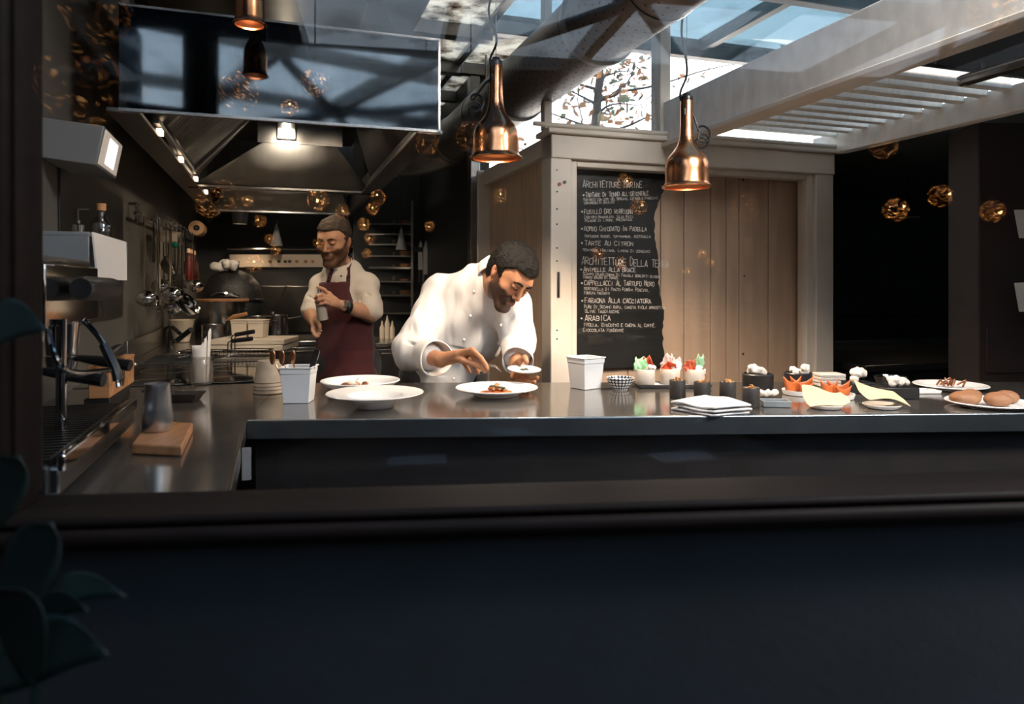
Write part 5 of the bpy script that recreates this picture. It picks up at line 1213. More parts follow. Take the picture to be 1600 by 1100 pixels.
# hands: right (left in the picture) pinches the tweezers, left holds the little plate
RHk = [wp(738,547,2.500),wp(733,551,2.525),wp(726,556,2.545),wp(718,560,2.56)]
RHf = [[wp(751,559,2.485),wp(758,569,2.48),wp(762,577,2.475)],[wp(748,564,2.50),wp(754,574,2.492),wp(757,581,2.485)],[wp(739,569,2.525),wp(744,577,2.515),wp(747,583,2.51)],[wp(728,571,2.55),wp(732,578,2.54),wp(735,583,2.535)]]
RHt = [wp(706,560,2.555),wp(722,563,2.515),wp(744,570,2.495),wp(760,577,2.487)]
PL = wp(819,580,2.50)                                                                # centre of the little plate in his left hand
LHk = [wp(818,586,2.535),wp(812,590,2.535),wp(806,591,2.545),wp(802,590,2.56)]
LHf = [[wp(828,593,2.515),wp(835,593,2.495),wp(840,590,2.478)],[wp(822,597,2.505),wp(829,599,2.485),wp(835,597,2.47)],[wp(814,598,2.51),wp(820,602,2.49),wp(827,602,2.472)],[wp(808,597,2.53),wp(811,601,2.51),wp(816,602,2.495)]]
LHt = [wp(806,570,2.575),wp(812,564,2.552),wp(820,559,2.535),wp(823,566,2.52)]
def body1():
    G = SDF((-0.62,2.36,0.80),(0.32,3.28,1.56),0.0042)
    H1.add(G)
    G.cone(H1.w(0,-0.02,-0.07), Nk, 0.054, 0.060, 0.03); G.cone(Nk, Up, 0.06, 0.075, 0.04)
    sq = (f1, 1.45)
    G.cone(Up, Ch, 0.105, 0.115, 0.05, sq=sq); G.cone(Ch, Wst, 0.115, 0.105, 0.05, sq=sq); G.cone(Wst, Hp, 0.105, 0.115, 0.05, sq=sq)
    G.cone(RS, LS, 0.05, 0.05, 0.05)
    G.chain([RS,RE],[0.045,0.042],0.03); G.chain([RE,RWr],[0.040,0.0275],0.02,)
    G.chain([LS,LE],[0.045,0.040],0.03); G.chain([LE,LWr],[0.038,0.027],0.02)
    G.cone(RWr, (RHk[1]+RHk[2]+RWr)/3, 0.0265, 0.022, 0.012)
    hand(G, RWr, RHk, RHf, RHt)
    hand(G, LWr, LHk, LHf, LHt)
    return G
def finish_body(G, H, parent, base, beard, lip, amt, cut, extra=None):
    V, Fc = G.mesh(); V = smooth_mesh(V, Fc, 1, 0.4)
    col = tone_head(V, H, base, beard, lip, amt, cut)
    if extra is not None: col = extra(V, col)
    return np_obj('body', V, Fc, M['skin'], parent, col)
def knuckle_tone(pts, c=(0.42,0.15,0.085), r=0.013):
    def fn(V, col):
        for p in pts:
            w = np.clip(1-np.linalg.norm(V-p,axis=1)/r,0,1)*0.55; col = col*(1-w[:,None])+np.array(c)*w[:,None]
        return col
    return fn
finish_body(body1(), H1, c1, (0.50,0.235,0.125), (0.028,0.016,0.011), (0.36,0.13,0.085), 0.92, -0.028, knuckle_tone(RHk+[f[-1] for f in RHf]+[f[-1] for f in LHf]))
H1.face_parts(c1, M['hair_dark'], True, 1.15)
def hair(H, parent, m, h, line, side, thick, amp, freq, seed, low=-0.035):
    """cap of hair: skull shell cut by a hairline"""
    lo = H.c-0.17*H.k; G = SDF(lo, H.c+0.17*H.k, h)
    G.ell(H.w(0,-0.014,0.042), np.array((0.077+thick*0.6,0.098+thick,0.081+thick))*H.k, H.R, 0)
    G.ell(H.w(0,-0.045,0.0), np.array((0.070+thick*0.3,0.062+thick,0.080))*H.k, H.R, 0.02)
    sl, g = G._sub(lo, H.c+0.17*H.k)
    P = np.stack([g[i]-H.c[i] for i in range(3)],-1) @ H.R.T/H.k
    x, y, z = P[...,0], P[...,1], P[...,2]
    # face side: keep what lies behind the hairline
    hl_ = line+0.020*np.clip(np.abs(x)/0.05,0,1)**2*0
    cutf = np.minimum(y-(0.072+0*z), 10)*0
    front = (hl_-z)-np.clip((0.050-y),0,1)*1.25                 # negative above the fringe line, dropping backwards
    sideburn = np.maximum(np.abs(z+0.010)-0.040, np.maximum(y-0.030, 0.004-y)+0*x)
    back = np.maximum(y+0.012, low-z)
    region = np.minimum(front, np.minimum(np.maximum(y+0.016, low-z), np.maximum(sideburn, 0.058-np.abs(x))))
    G.F = np.maximum(G.F, (region*H.k*0.8).astype(np.float32))
    V, Fc = G.mesh(); N = normals(V, Fc)
    V = smooth_mesh(V, Fc, 2, 0.5)
    V = V+N*((noise3(V, freq, seed, 16)*amp+np.abs(noise3(V, freq*2.3, seed+1, 16))*amp*0.7)[:,None])
    return np_obj('hair', V, Fc, m, parent)
hair(H1, c1, M['hair_dark'], 0.0038, 0.068, 0, 0.011, 0.0016, 190, 3)
# jacket
def jacket1():
    G = SDF((-0.70,2.40,0.84),(0.40,3.32,1.52),0.0055)
    sq = (f1, 1.35)
    G.cone(Up, Ch, 0.135, 0.148, 0.05, sq=sq); G.cone(Ch, Wst, 0.148, 0.135, 0.05, sq=sq); G.cone(Wst, Hp+np.array((0,0,0.02)), 0.135, 0.150, 0.05, sq=sq)
    G.cone(RS, LS, 0.070, 0.066, 0.06); G.cone((RS+LS)/2+np.array((0,0.05,-0.03)), Ch+np.array((0,0.06,0)), 0.10, 0.12, 0.06)
    G.cone(Up, Nk+(H1.w(0,-0.02,-0.08)-Nk)*0.1, 0.09, 0.074, 0.05)
    E1 = RE+np.array((0.012,0,0.0)); 
    G.chain([RS,E1],[0.078,0.074],0.05); G.cone(E1, E1+(RWr-E1)*0.62, 0.072, 0.052, 0.035)
    G.chain([LS,LE],[0.074,0.066],0.05); G.cone(LE, LE+(LWr-LE)*0.55, 0.064, 0.054, 0.03)
    # neck opening
    G.cone(Nk+(H1.w(0,-0.02,-0.07)-Nk)*0.15, H1.w(0,-0.02,-0.02), 0.066, 0.075, 0.008, op='sub')
    return G
G = jacket1(); V, Fc = G.mesh(); N = normals(V, Fc); V = smooth_mesh(V, Fc, 2, 0.5)
def seg_w(V, a, b, r):
    ab = b-a; t = np.clip(((V-a) @ ab)/(ab @ ab),0,1); d = np.linalg.norm(V-a-t[:,None]*ab,axis=1); return np.clip(1-d/r,0,1), t
def fold_lines(V, N, lines):
    for a, b, wd, amp in lines:
        w, t = seg_w(V, np.array(a), np.array(b), wd); V = V+N*((w*w*(3-2*w))*amp*2.0*np.sin(np.clip(t,0.02,0.98)*PI))[:,None]
    return V
wrk = noise3(V, 45, 2, 12)*0.0042+noise3(V, 85, 21, 14, aniso=(1,1,0.45))*0.0026+np.clip(noise3(V, 75, 9, 12, aniso=(1.2,1,0.4)),0.2,2)*0.0045
V = V+N*wrk[:,None]
fl = [(wp(690,450,2.80),wp(682,535,2.74),.016,-.009),(wp(676,520,2.72),wp(700,500,2.76),.012,.007),(wp(662,505,2.75),wp(700,512,2.74),.012,-.006),(wp(640,515,2.74),wp(690,525,2.70),.012,.007),(wp(630,530,2.73),wp(668,548,2.66),.012,-.007),(wp(655,470,2.83),wp(640,530,2.76),.015,.005),
      (wp(830,500,2.74),wp(805,548,2.70),.012,-.006),(wp(815,520,2.70),wp(832,540,2.72),.010,.006),(wp(700,540,2.84),wp(760,560,2.83),.014,-.006),(wp(690,565,2.86),wp(750,580,2.86),.012,.006),(wp(670,585,2.88),wp(740,592,2.87),.012,-.006),(wp(745,500,2.76),wp(780,530,2.74),.012,.005),(wp(720,480,2.78),wp(745,530,2.78),.014,-.005),
      (wp(812,486,2.74),wp(765,565,2.80),.012,.007),(wp(806,484,2.74),wp(758,563,2.80),.006,-.005)]
V = fold_lines(V, N, fl)
jk = np_obj('chef_jacket', V, Fc, M['jacket'], c1)
def snap(px, py, V, tol=0.012):      # nearest jacket vertex on a photo ray
    d = np.array(W(px,py,1.0))-np.array((0,0,CZ)); d /= np.linalg.norm(d); q = V-np.array((0,0,CZ)); s_ = q @ d
    off = np.linalg.norm(q-s_[:,None]*d,axis=1); i = np.argmin(np.where(off < tol, s_, 1e3)); return V[i]
for px_, py_ in ((737,457),(733,497),(727,534),(708,596),(765,491),(780,505),(772,541),(690,489)):
    p = snap(px_,py_,V); n_ = Vector((0.15,-0.95,0.1)).normalized()
    m = MB(); m.lathe([(0,0.0035),(0.0045,0.003),(0.006,0.0015),(0.006,-0.002),(0,-0.002)],14,M=Matrix.Translation(Vector(p)-c1.location)@n_.to_track_quat('Z','Y').to_matrix().to_4x4()); m.build('button',M['white_china'],jk)
# stand collar
def collar(parent, c0, ax, r0, r1, h, gapdir, m, gap=0.5, lift=0):
    ax = np.array(ax)/np.linalg.norm(ax); q = np.array(gapdir)-ax*(np.array(gapdir)@ax); q /= np.linalg.norm(q); w = np.cross(ax,q); o0 = np.array(parent.location)
    def fn(u, v):
        a = gap+(2*PI-2*gap)*u; r = r0+(r1-r0)*v
        p = c0+(q*math.cos(a)+w*math.sin(a)*1.0)*r+ax*(h*v-0.012*(1-math.cos(a-PI))*0.0)-o0; return tuple(p)
    return MB().grid(fn,36,4).build('collar',m,parent,solid=0.004,smooth=80)
axn = H1.w(0,-0.02,-0.075)-Nk
collar(c1, Nk-axn*0.05, axn, 0.083, 0.077, 0.050, f1+np.array((0.1,0,-0.2)), M['jacket'], 0.45)
# turned-back cuffs: open flared tubes
def cuff(parent, a, b, r0, r1, m, th=0.004, skew=None):
    a, b = Vector(a), Vector(b); ax = (b-a).normalized(); q = ax.orthogonal().normalized(); w = ax.cross(q); o0 = parent.location
    def fn(u, v):
        t = 2*PI*u; r = r0+(r1-r0)*v; return (a+(b-a)*v+(q*math.cos(t)+w*math.sin(t))*(r+0.002*math.sin(3*t+1))-o0)
    return MB().grid(lambda u,v: tuple(fn(u,v)),28,5).build('cuff',m,parent,solid=th,smooth=80)
E1 = RE+np.array((0.012,0,0)); ca = E1+(RWr-E1)*0.40; cb_ = E1+(RWr-E1)*0.88
cuff(c1, ca, cb_, 0.050, 0.066, M['jacket'])
cuff(c1, LE+(LWr-LE)*0.30, LE+(LWr-LE)*0.82, 0.052, 0.058, M['jacket'])
# trousers and apron-free lower body down to the floor
def legs(parent, hp, foot, m, spread=0.10, fwd=(0,-1,0)):
    G = SDF(np.array(hp)-np.array((0.32,0.32,hp[2]+0.02)), np.array(hp)+np.array((0.32,0.32,0.12)), 0.012)
    for sg in (1,-1):
        a = np.array(hp)+np.array((sg*0.085,0,0.0)); kn = np.array((hp[0]+sg*spread,hp[1]-0.03,0.48)); an = np.array((hp[0]+sg*spread,hp[1]+0.02,0.08))
        G.cone(a,kn,0.10,0.068,0.04); G.cone(kn,an,0.066,0.052,0.03)
    G.cone(np.array(hp)+np.array((-0.06,0,0.03)),np.array(hp)+np.array((0.06,0,0.03)),0.115,0.115,0.05)
    V, Fc = G.mesh(); o = np_obj('trousers', V, Fc, m, parent)
    for sg in (1,-1):
        a = (hp[0]+sg*spread,hp[1]-0.05,0.0); p0 = parent.location
        m_ = MB(); m_.lathe([(0,0),(0.048,0),(0.050,0.02),(0.046,0.05),(0.038,0.085),(0,0.09)],20,M=Matrix.Translation(Vector(a)-p0)@Matrix.Diagonal((1,2.4,1,1))); m_.build('shoe',M['plastic_black'],parent)
legs(c1, (Hp[0],Hp[1]+0.02,0.86), None, M['trouser'])
# tweezers and the little plate
tw = thing('tweezers','bent-tipped steel tweezers in the cook\'s right hand','tweezers',Vector(wp(752,573,2.49)),0)
t0 = Vector(tw.location)
for off in (-0.0025,0.0025):
    MB().tube([Vector(wp(738,568,2.50))-t0,Vector(wp(756,570,2.487))-t0+Vector((0,off*0.5,off)),Vector(wp(774,572,2.47))-t0+Vector((0,off,off)),Vector(wp(784,580,2.46))-t0+Vector((0,off*.4,off*.4))],0.0016,6).build('arm',M['chrome'],tw)
ndir = Vector((0.05,-0.10,1)).normalized()
lp_ = thing('small_plate','small white round plate of dark flakes held in the cook\'s left hand','plate',Vector(PL),0); lp_.rotation_mode = 'QUATERNION'; lp_.rotation_quaternion = ndir.to_track_quat('Z','Y')
MB().lathe([(0,0),(0.040,0),(0.044,0.002),(0.0585,0.006),(0.060,0.009),(0.058,0.010),(0.045,0.006),(0,0.005)],44).build('dish',M['white_china'],lp_,smooth=50)
m = MB(); q = random.Random(4)
for i in range(9): m.ball((q.uniform(-.014,.014),q.uniform(-.010,.012),0.007),(q.uniform(.003,.007),q.uniform(.002,.004),0.0018),8,5,noise=.3,seed=i)
tag(m.build('dark_flakes',fm['green'],lp_),kind='stuff')

# ------------------------------------------------------------------ the standing cook in the maroon apron
Y2 = 3.80
c2 = thing('person','short-haired bearded cook in a maroon apron standing and holding a squeeze bottle','person',(W(538,500,Y2).x,Y2,0.0),0)
f2 = np.array([-0.28,-0.95,-0.05])
Hp2, Wst2, Ch2, Up2, Nk2 = wp(540,600,3.86), wp(540,545,3.86), wp(538,485,3.84), wp(537,445,3.84), wp(533,421,3.82)
RS2, LS2 = wp(503,448,3.88), wp(573,448,3.80)
RE2, RW2 = wp(486,490,3.80), wp(489,500,3.62)
LE2, LW2 = wp(579,490,3.72), wp(533,477,3.58)
H2 = Head(wp(522,378,3.76), (-0.20,-0.95,-0.24), (-0.02,-0.24,0.97), 1.07)
RK2 = [wp(489,508,3.57),wp(492,508,3.585),wp(495,507,3.60),wp(497,505,3.615)]
RF2 = [[wp(488,517,3.56),wp(491,523,3.56),wp(495,526,3.56)],[wp(491,518,3.57),wp(494,523,3.57),wp(498,525,3.57)],[wp(494,516,3.585),wp(497,520,3.58),wp(500,521,3.58)],[wp(497,513,3.60),wp(500,516,3.60),wp(502,517,3.60)]]
RT2 = [wp(490,501,3.60),wp(495,503,3.57),wp(499,508,3.555),wp(500,513,3.55)]
LK2 = [wp(514,461,3.525),wp(514,466,3.515),wp(515,471,3.51),wp(517,476,3.515)]
LF2 = [[wp(507,453,3.51),wp(501,450,3.50),wp(496,449,3.505)],[wp(505,461,3.492),wp(497,463,3.487),wp(492,466,3.50)],[wp(506,467,3.485),wp(498,469,3.482),wp(493,472,3.495)],[wp(508,473,3.487),wp(501,475,3.485),wp(496,478,3.495)]]
LT2 = [wp(524,470,3.55),wp(514,459,3.545),wp(507,456,3.54),wp(502,460,3.53)]
def body2():
    G = SDF((-1.20,3.38,0.80),(-0.62,4.06,1.70),0.0045)
    H2.add(G)
    G.cone(H2.w(0,-0.02,-0.07), Nk2, 0.054, 0.058, 0.03); G.cone(Nk2, Up2, 0.058, 0.08, 0.04)
    sq = (f2, 1.4)
    G.cone(Up2, Ch2, 0.11, 0.12, 0.05, sq=sq); G.cone(Ch2, Wst2, 0.12, 0.115, 0.05, sq=sq); G.cone(Wst2, Hp2, 0.115, 0.125, 0.05, sq=sq)
    G.cone(RS2, LS2, 0.05, 0.05, 0.05)
    G.chain([RS2,RE2],[0.048,0.042],0.02); G.chain([RE2,RW2],[0.041,0.028],0.012)
    G.chain([LS2,LE2],[0.046,0.041],0.02); G.chain([LE2,LE2+(LW2-LE2)*0.45,LW2],[0.040,0.038,0.027],0.012)
    hand(G, RW2, RK2, RF2, RT2); hand(G, LW2, LK2, LF2, LT2)
    return G
finish_body(body2(), H2, c2, (0.52,0.27,0.16), (0.085,0.040,0.020), (0.30,0.13,0.09), 0.90, -0.026, knuckle_tone(LK2+[f[-1] for f in LF2]))
H2.face_parts(c2, M['hair_brown'], True, 1.0)
hair(H2, c2, M['hair_brown'], 0.0042, 0.070, 0, 0.007, 0.0022, 150, 6)
G = SDF((-1.26,3.50,0.86),(-0.58,4.12,1.50),0.006); sq = (f2, 1.32)
G.cone(Up2, Ch2, 0.135, 0.146, 0.05, sq=sq); G.cone(Ch2, Wst2, 0.146, 0.138, 0.05, sq=sq); G.cone(Wst2, Hp2+np.array((0,0,0.03)), 0.138, 0.150, 0.05, sq=sq)
G.cone(RS2, LS2, 0.058, 0.058, 0.05); G.cone(Up2, Nk2, 0.09, 0.072, 0.05)
G.cone(RS2, RS2+(RE2-RS2)*0.80, 0.060, 0.056, 0.035); G.cone(LS2, LS2+(LE2-LS2)*0.72, 0.064, 0.066, 0.035)
G.cone(LS2+(LE2-LS2)*0.70, LS2+(LE2-LS2)*0.84, 0.069, 0.067, 0.004); G.cone(RS2+(RE2-RS2)*0.72, RS2+(RE2-RS2)*0.84, 0.060, 0.058, 0.004)
Fsave = G.F.copy()
G.cone(Nk2+np.array((0,0,0.0)), H2.w(0,-0.02,-0.03), 0.064, 0.072, 0.008, op='sub')
V, Fc = G.mesh(); N = normals(V, Fc); V = smooth_mesh(V, Fc, 2, 0.5)
V = V+N*((noise3(V,50,4,12)*0.0036+np.clip(noise3(V,80,8,12,aniso=(.5,1,1.2)),0.2,2)*0.0045)[:,None])
V = fold_lines(V, N, [(wp(570,455,3.70),wp(592,475,3.72),.016,-.008),(wp(566,468,3.70),wp(592,468,3.72),.012,.008),(wp(568,475,3.69),wp(594,479,3.72),.011,-.008),(wp(566,483,3.70),wp(590,487,3.70),.012,.010),(wp(480,462,3.80),wp(492,470,3.78),.012,-.008),(wp(480,470,3.80),wp(492,478,3.78),.010,.008),(wp(556,445,3.70),wp(566,480,3.70),.014,-.006)])
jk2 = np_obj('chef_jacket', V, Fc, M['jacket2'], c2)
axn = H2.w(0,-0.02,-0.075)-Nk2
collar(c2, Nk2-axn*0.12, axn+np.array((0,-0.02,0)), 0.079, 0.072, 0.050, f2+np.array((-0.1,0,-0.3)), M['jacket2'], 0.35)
for px_, py_ in ((512,427),(533,428),(511,438)):
    p = snap(px_,py_,V); m = MB(); m.lathe([(0,0.004),(0.005,0.003),(0.006,0.0015),(0.006,-0.002),(0,-0.002)],12,M=Matrix.Translation(Vector(p)-c2.location)@Vector(f2).to_track_quat('Z','Y').to_matrix().to_4x4()); m.build('button',M['steel'],jk2)
# apron: shell of the torso limited to bib and skirt
G2 = SDF((-1.26,3.50,0.42),(-0.58,4.12,1.50),0.006)
G2.cone(Up2, Ch2, 0.135, 0.146, 0.05, sq=sq); G2.cone(Ch2, Wst2, 0.146, 0.138, 0.05, sq=sq); G2.cone(Wst2, Hp2+np.array((0,0,0.0)), 0.138, 0.156, 0.05, sq=sq); G2.cone(Hp2, Hp2+np.array((0,-0.01,-0.45)), 0.158, 0.19, 0.05, sq=sq)
G2.cone(RS2, LS2, 0.066, 0.066, 0.05)
sl, g = G2._sub((-9,-9,-9),(9,9,9))
rel = [g[0]-Ch2[0], g[1]-Ch2[1], g[2]]
fx = f2[:2]/np.linalg.norm(f2[:2]); lat = rel[0]*(-fx[1])+rel[1]*fx[0]; fw = rel[0]*fx[0]+rel[1]*fx[1]
zb_ = CZ-(441-445)/F*3.72
half = np.where(g[2] > 1.10, 0.088+np.clip(1.24-g[2],0,1)*0.35, 0.30)
reg = np.maximum(np.maximum(np.abs(lat+0.005)-half, g[2]-zb_), np.where(g[2] > 1.08, -fw+0.02, -fw-0.20))
shell = np.maximum(G2.F-0.017, -(G2.F-0.004))
G2.F = np.maximum(shell, reg.astype(np.float32)*0.8)
V2, F2 = G2.mesh(); N2 = normals(V2,F2); V2 = smooth_mesh(V2, F2, 1, 0.5); V2 = V2+N2*((noise3(V2,45,14,10,aniso=(1,1,.25))*0.003)[:,None])
ap = np_obj('apron', V2, F2, M['apron'], c2)
o0 = c2.location
for a in ([(508,442),(510,432),(514,420),(519,412)],[(540,441),(542,428),(544,414),(545,403)]):
    pts = []
    for px_, py_ in a:
        p = snap(px_,py_,V,0.02); pts.append(Vector(p)+Vector(f2)*0.004-o0)
    pts.append(Vector(wp(a[-1][0]+2,a[-1][1]-4,3.86))-o0)
    m = MB()
    for p, q_ in zip(pts, pts[1:]): m.ribbon([p,q_],0.022,tuple(-f2/np.linalg.norm(f2)))
    m.build('apron_strap', M['apron'], c2, solid=0.004)
legs(c2, (Hp2[0],Hp2[1]+0.02,0.82), None, M['trouser'])
# watch
wa = Vector(LW2+(LE2-LW2)*0.10); wb_ = Vector(LW2+(LE2-LW2)*0.26); ax = (wb_-wa).normalized()
m = MB(); m.cyl(wa-o0,wb_-o0,0.0315,0.0340,24,caps=False); wt = m.build('watch_strap',M['plastic_black'],c2,solid=0.003)
MB().cyl(wa.lerp(wb_,.5)+Vector((0.0,-0.028,0.010))-o0, wa.lerp(wb_,.5)+Vector((0.0,-0.042,0.015))-o0,0.019,0.017,20).build('watch_case',M['dark_steel'],c2)
# squeeze bottle in his left hand
bA, bB = Vector(wp(505,500,3.535)), Vector(wp(499,462,3.525))
sb = thing('squeeze_bottle','frosted squeeze bottle held in the hand of the standing cook','bottle',bA,0)
ax = (bB-bA).normalized(); sb.rotation_mode = 'QUATERNION'; sb.rotation_quaternion = ax.to_track_quat('Z','Y')
bm_ = mat('frosted_bottle',(0.42,0.37,0.31),0.35,0,0.08,20)
MB().lathe([(0,0),(0.024,0),(0.026,0.003),(0.0255,0.105),(0.022,0.118),(0,0.118)],28).build('bottle_body',bm_,sb,smooth=50)
MB().lathe([(0,0.115),(0.021,0.118),(0.020,0.130),(0.008,0.138),(0.004,0.160),(0,0.162)],20).build('nozzle_cap',bm_,sb,smooth=50)
# ================================================================== COOKING LINE AND BACK OF THE KITCHEN
def kp(px, py, s=None, t=None): return toK(ks(px,py,s) if s is not None else kt(px,py,t))
# white cutting boards and containers behind the hob
q = K(-0.22,4.02,0); 
cbp = onz(384,549,ZC+0.004)
for k in range(2):
    o = MB().box((0,0,0.016),(0.40,0.30,0.030)).build('cutting_board',M['cream_plastic'],loc=(cbp.x+0.004*k,cbp.y+0.15,ZC+0.006+k*0.0325),rz=0.03*k,bevel=0.004)
    tag(o,('lower','upper')[k]+' of the two thick white cutting boards stacked behind the hob','cutting board','white cutting boards')
zc_ = ZC+0.006+0.065
for k, (px_, la) in enumerate(((375,'left'),(401,'right'))):
    p = onz(px_,527,zc_); tub('food_container', la+' of two square cream containers standing on the cutting boards', (p.x,p.y+0.03,zc_), 0.02, 0.078, 0.091, 0.10, 0.10, 0.11, 'cream_plastic', 'cream containers on the boards')
# white half round bin at the splash
p = onz(277,535,ZC+0.004); r = thing('plastic_bin','cream plastic bin with rounded rim by the splash strip','bin',(p.x+0.0,p.y+0.06,ZC+0.005),0.2)
MB().lathe([(0,0),(0.045,0),(0.075,0.135),(0.080,0.140),(0.074,0.141),(0.044,0.006),(0,0.006)],32).build('bin_body',M['cream_plastic'],r,smooth=50)
# fry baskets with black handles
def basket(name, label, loc, rz, flip=1):
    r = thing(name, label, 'fry basket', loc, rz, 'fry baskets by the hob')
    w, d, h = 0.20, 0.11, 0.035
    m = MB()
    for z in (0.004, h): m.tube([(-w/2,-d/2,z),(w/2,-d/2,z),(w/2,d/2,z),(-w/2,d/2,z),(-w/2,-d/2,z)],0.0028,5)
    for k in range(11):
        x = -w/2+k*w/10; m.tube([(x,-d/2,h),(x,-d/2,0.004),(x,d/2,0.004),(x,d/2,h)],0.0012,4)
    for k in range(5):
        y = -d/2+k*d/4; m.tube([(-w/2,y,h),(-w/2,y,0.004),(w/2,y,0.004),(w/2,y,h)],0.0012,4)
    tag(m.build('wire_mesh',M['chrome'],r),kind='stuff')
    return r
pA_ = onz(318,557,ZC+0.012)
b1 = basket('fry_basket','fry basket with its black handle raised at the left, beside the bin',(pA_.x,pA_.y,ZC+0.0065),0.05)
def rel(px, py, Y, o): return Vector(W(px,py,Y))-Vector(o.location)
for off in (0,0.02):
    MB().tube(sp([rel(318,551,3.62+off,b1),rel(290,550+off*100,3.62+off,b1),rel(276,549,3.6+off,b1),rel(269,541-off*100,3.58+off,b1),rel(271,533,3.56+off,b1),rel(282,527,3.52+off,b1)]),0.004,6).build('handle_wire',M['chrome'],b1)
MB().tube([rel(279,531,3.53,b1),rel(298,515,3.47,b1)],0.013,10).build('handle_grip',M['plastic_black'],b1)
r = thing('wire_stand','bent chrome hook stand with a black tip in front of the cream bin','stand',Vector(W(263,552,3.60)),0)
MB().tube(sp([rel(263,551,3.6,r),rel(262,535,3.6,r),rel(262,517,3.6,r),rel(265,510,3.58,r),rel(271,512,3.56,r)]),0.0065,8).build('stem',M['chrome'],r)
MB().tube([rel(270,511,3.56,r),rel(281,521,3.52,r)],0.010,8).build('tip',M['plastic_black'],r)
MB().lathe([(0,-0.012),(0.03,-0.012),(0.03,-0.006),(0,-0.004)],16).build('base',M['dark_steel'],r)
b2 = basket('fry_basket','fry basket whose black handle points right, before the cutting boards',(onz(391,556,ZC+0.01).x,onz(391,556,ZC+0.01).y,ZC+0.0065),0.0)
for i, (a, b_) in enumerate((((356,553,3.60),(394,529)),((362,553,3.66),(397,518)))):
    y0 = (534,524)[i]
    for dx in (0,5):
        MB().tube([rel(a[0]+dx,a[1]-2,a[2],b2),rel(a[0]+dx,y0+3,a[2]-0.04,b2),rel(a[0]+dx+2,y0,a[2]-0.05,b2),rel(a[0]+dx+9,y0-2,a[2]-0.06,b2)],0.0035,6).build('handle_wire',M['chrome'],b2)
    MB().tube([rel(a[0]+6,y0-1,a[2]-0.06,b2),rel(b_[0],b_[1],a[2]-0.08,b2)],0.011,10).build('handle_grip',M['plastic_black'],b2)
# pots on the cooking block
def pot(name, label, loc, R0, h, handle='loops', lid=None, m='steel'):
    r = thing(name, label, 'pot', loc, 0.3, None)
    MB().lathe([(0,0),(R0-0.004,0),(R0,0.006),(R0,h),(R0+0.004,h+0.003),(R0-0.002,h+0.004),(R0-0.004,h),(R0-0.004,0.008),(0,0.006)],36).build('pot_body',M[m],r,smooth=40)
    if handle == 'loops':
        for sg in (1,-1):
            MB().tube([(sg*R0,-0.03,h*0.8),(sg*(R0+0.028),-0.028,h*0.82),(sg*(R0+0.028),0.028,h*0.82),(sg*R0,0.03,h*0.8)],0.005,6).build('loop_handle',M['chrome'],r)
    if handle == 'long':
        MB().tube([(R0,0,h*0.85),(R0+0.06,0.0,h*0.92),(R0+0.20,0.03,h*1.12)],0.007,8).build('long_handle',M['chrome'],r)
    if lid == 'wood':
        MB().cyl((0,0,h+0.005),(0,0,h+0.018),R0+0.02,R0+0.02,36).build('wooden_lid',M['wood_board'],r)
    return r
def onblock(px, py): p = onz(px,py,ZC); return (p.x,p.y,ZC+0.0015)
pot('stock_pot','large steel stock pot under a flat wooden board at the back of the range',(W(345,500,4.95).x,4.95,ZC+0.0015),0.165,0.25,'loops','wood')
p2_ = pot('saucepan','small steel saucepan with a spoon in it before the stock pot',(W(337,522,4.45).x,4.45,ZC+0.0015),0.082,0.115,'none')
MB().tube([rel(338,512,4.45,p2_),rel(352,505,4.42,p2_)],0.004,6).build('spoon_shaft',M['plastic_black'],p2_)
pot('casserole','medium steel pot with a shining rim right of the stock pot',(W(404,505,4.72).x,4.72,ZC+0.0015),0.092,0.155,'loops')
pot('casserole','small steel pan with a long raised handle at the right end of the range',(W(432,500,5.25).x,5.25,ZC+0.0015),0.085,0.14,'long')
for (x0,y0,x1,y1,Yq,la) in ((428,487,448,446,5.2,'thin black handled skimmer leaning out of the right pan'),):
    r = thing('skimmer',la,'utensil',Vector(W(x0,y0,Yq)),0); MB().tube([(0,0,0),rel(x1,y1,Yq,r)],0.006,6).build('handle',M['plastic_black'],r); MB().ball((-.01,0,-0.02),(0.02,0.01,0.025),10,7).build('blade',M['chrome'],r)
r = thing('wooden_spoon','wooden paddle spoon lying over the small saucepan','spoon',Vector(W(352,501,4.46)),0)
MB().tube([(0,0,0),rel(366,495,4.46,r),rel(386,490,4.46,r)],0.010,8,taper=[.5,1.5,1.0]).build('paddle',M['wood'],r)
# black egg-shaped grill with smoke-white cloth on top
gr = thing('ceramic_grill','black egg-shaped ceramic grill with domed lid at the rear left','grill',(W(362,440,5.75).x,5.75,ZC+0.0015),0)
MB().lathe([(0,0),(0.15,0),(0.20,0.05),(0.24,0.15),(0.245,0.22),(0.24,0.235),(0,0.235)],32).build('bowl',M['black'],gr,smooth=60)
MB().lathe([(0,0.24),(0.245,0.24),(0.24,0.30),(0.21,0.38),(0.15,0.45),(0.07,0.485),(0,0.49)],32).build('dome_lid',mat('dimpled_black',(0.018,0.017,0.016),0.3,0,0.3,60,bump=0.6,bscale=120),gr,smooth=60)
MB().lathe([(0.246,0.225),(0.252,0.23),(0.252,0.25),(0.246,0.255)],32).build('band',M['dark_steel'],gr)
MB().tube([(-0.05,-0.26,0.28),(0.0,-0.30,0.30),(0.08,-0.28,0.30),(0.14,-0.22,0.28)],0.014,8).build('lid_handle',M['chrome'],gr)
MB().cyl((0,0,0.47),(0,0,0.56),0.05,0.06,20).build('top_vent',M['black'],gr)
o = puff('white_cloth','crumpled white cloth lying on top of the black grill',(W(342,398,5.5).x,5.62,ZC+0.475),9,0.06,M['paper'],51,'cloth',stretch=(1.3,1,.6))
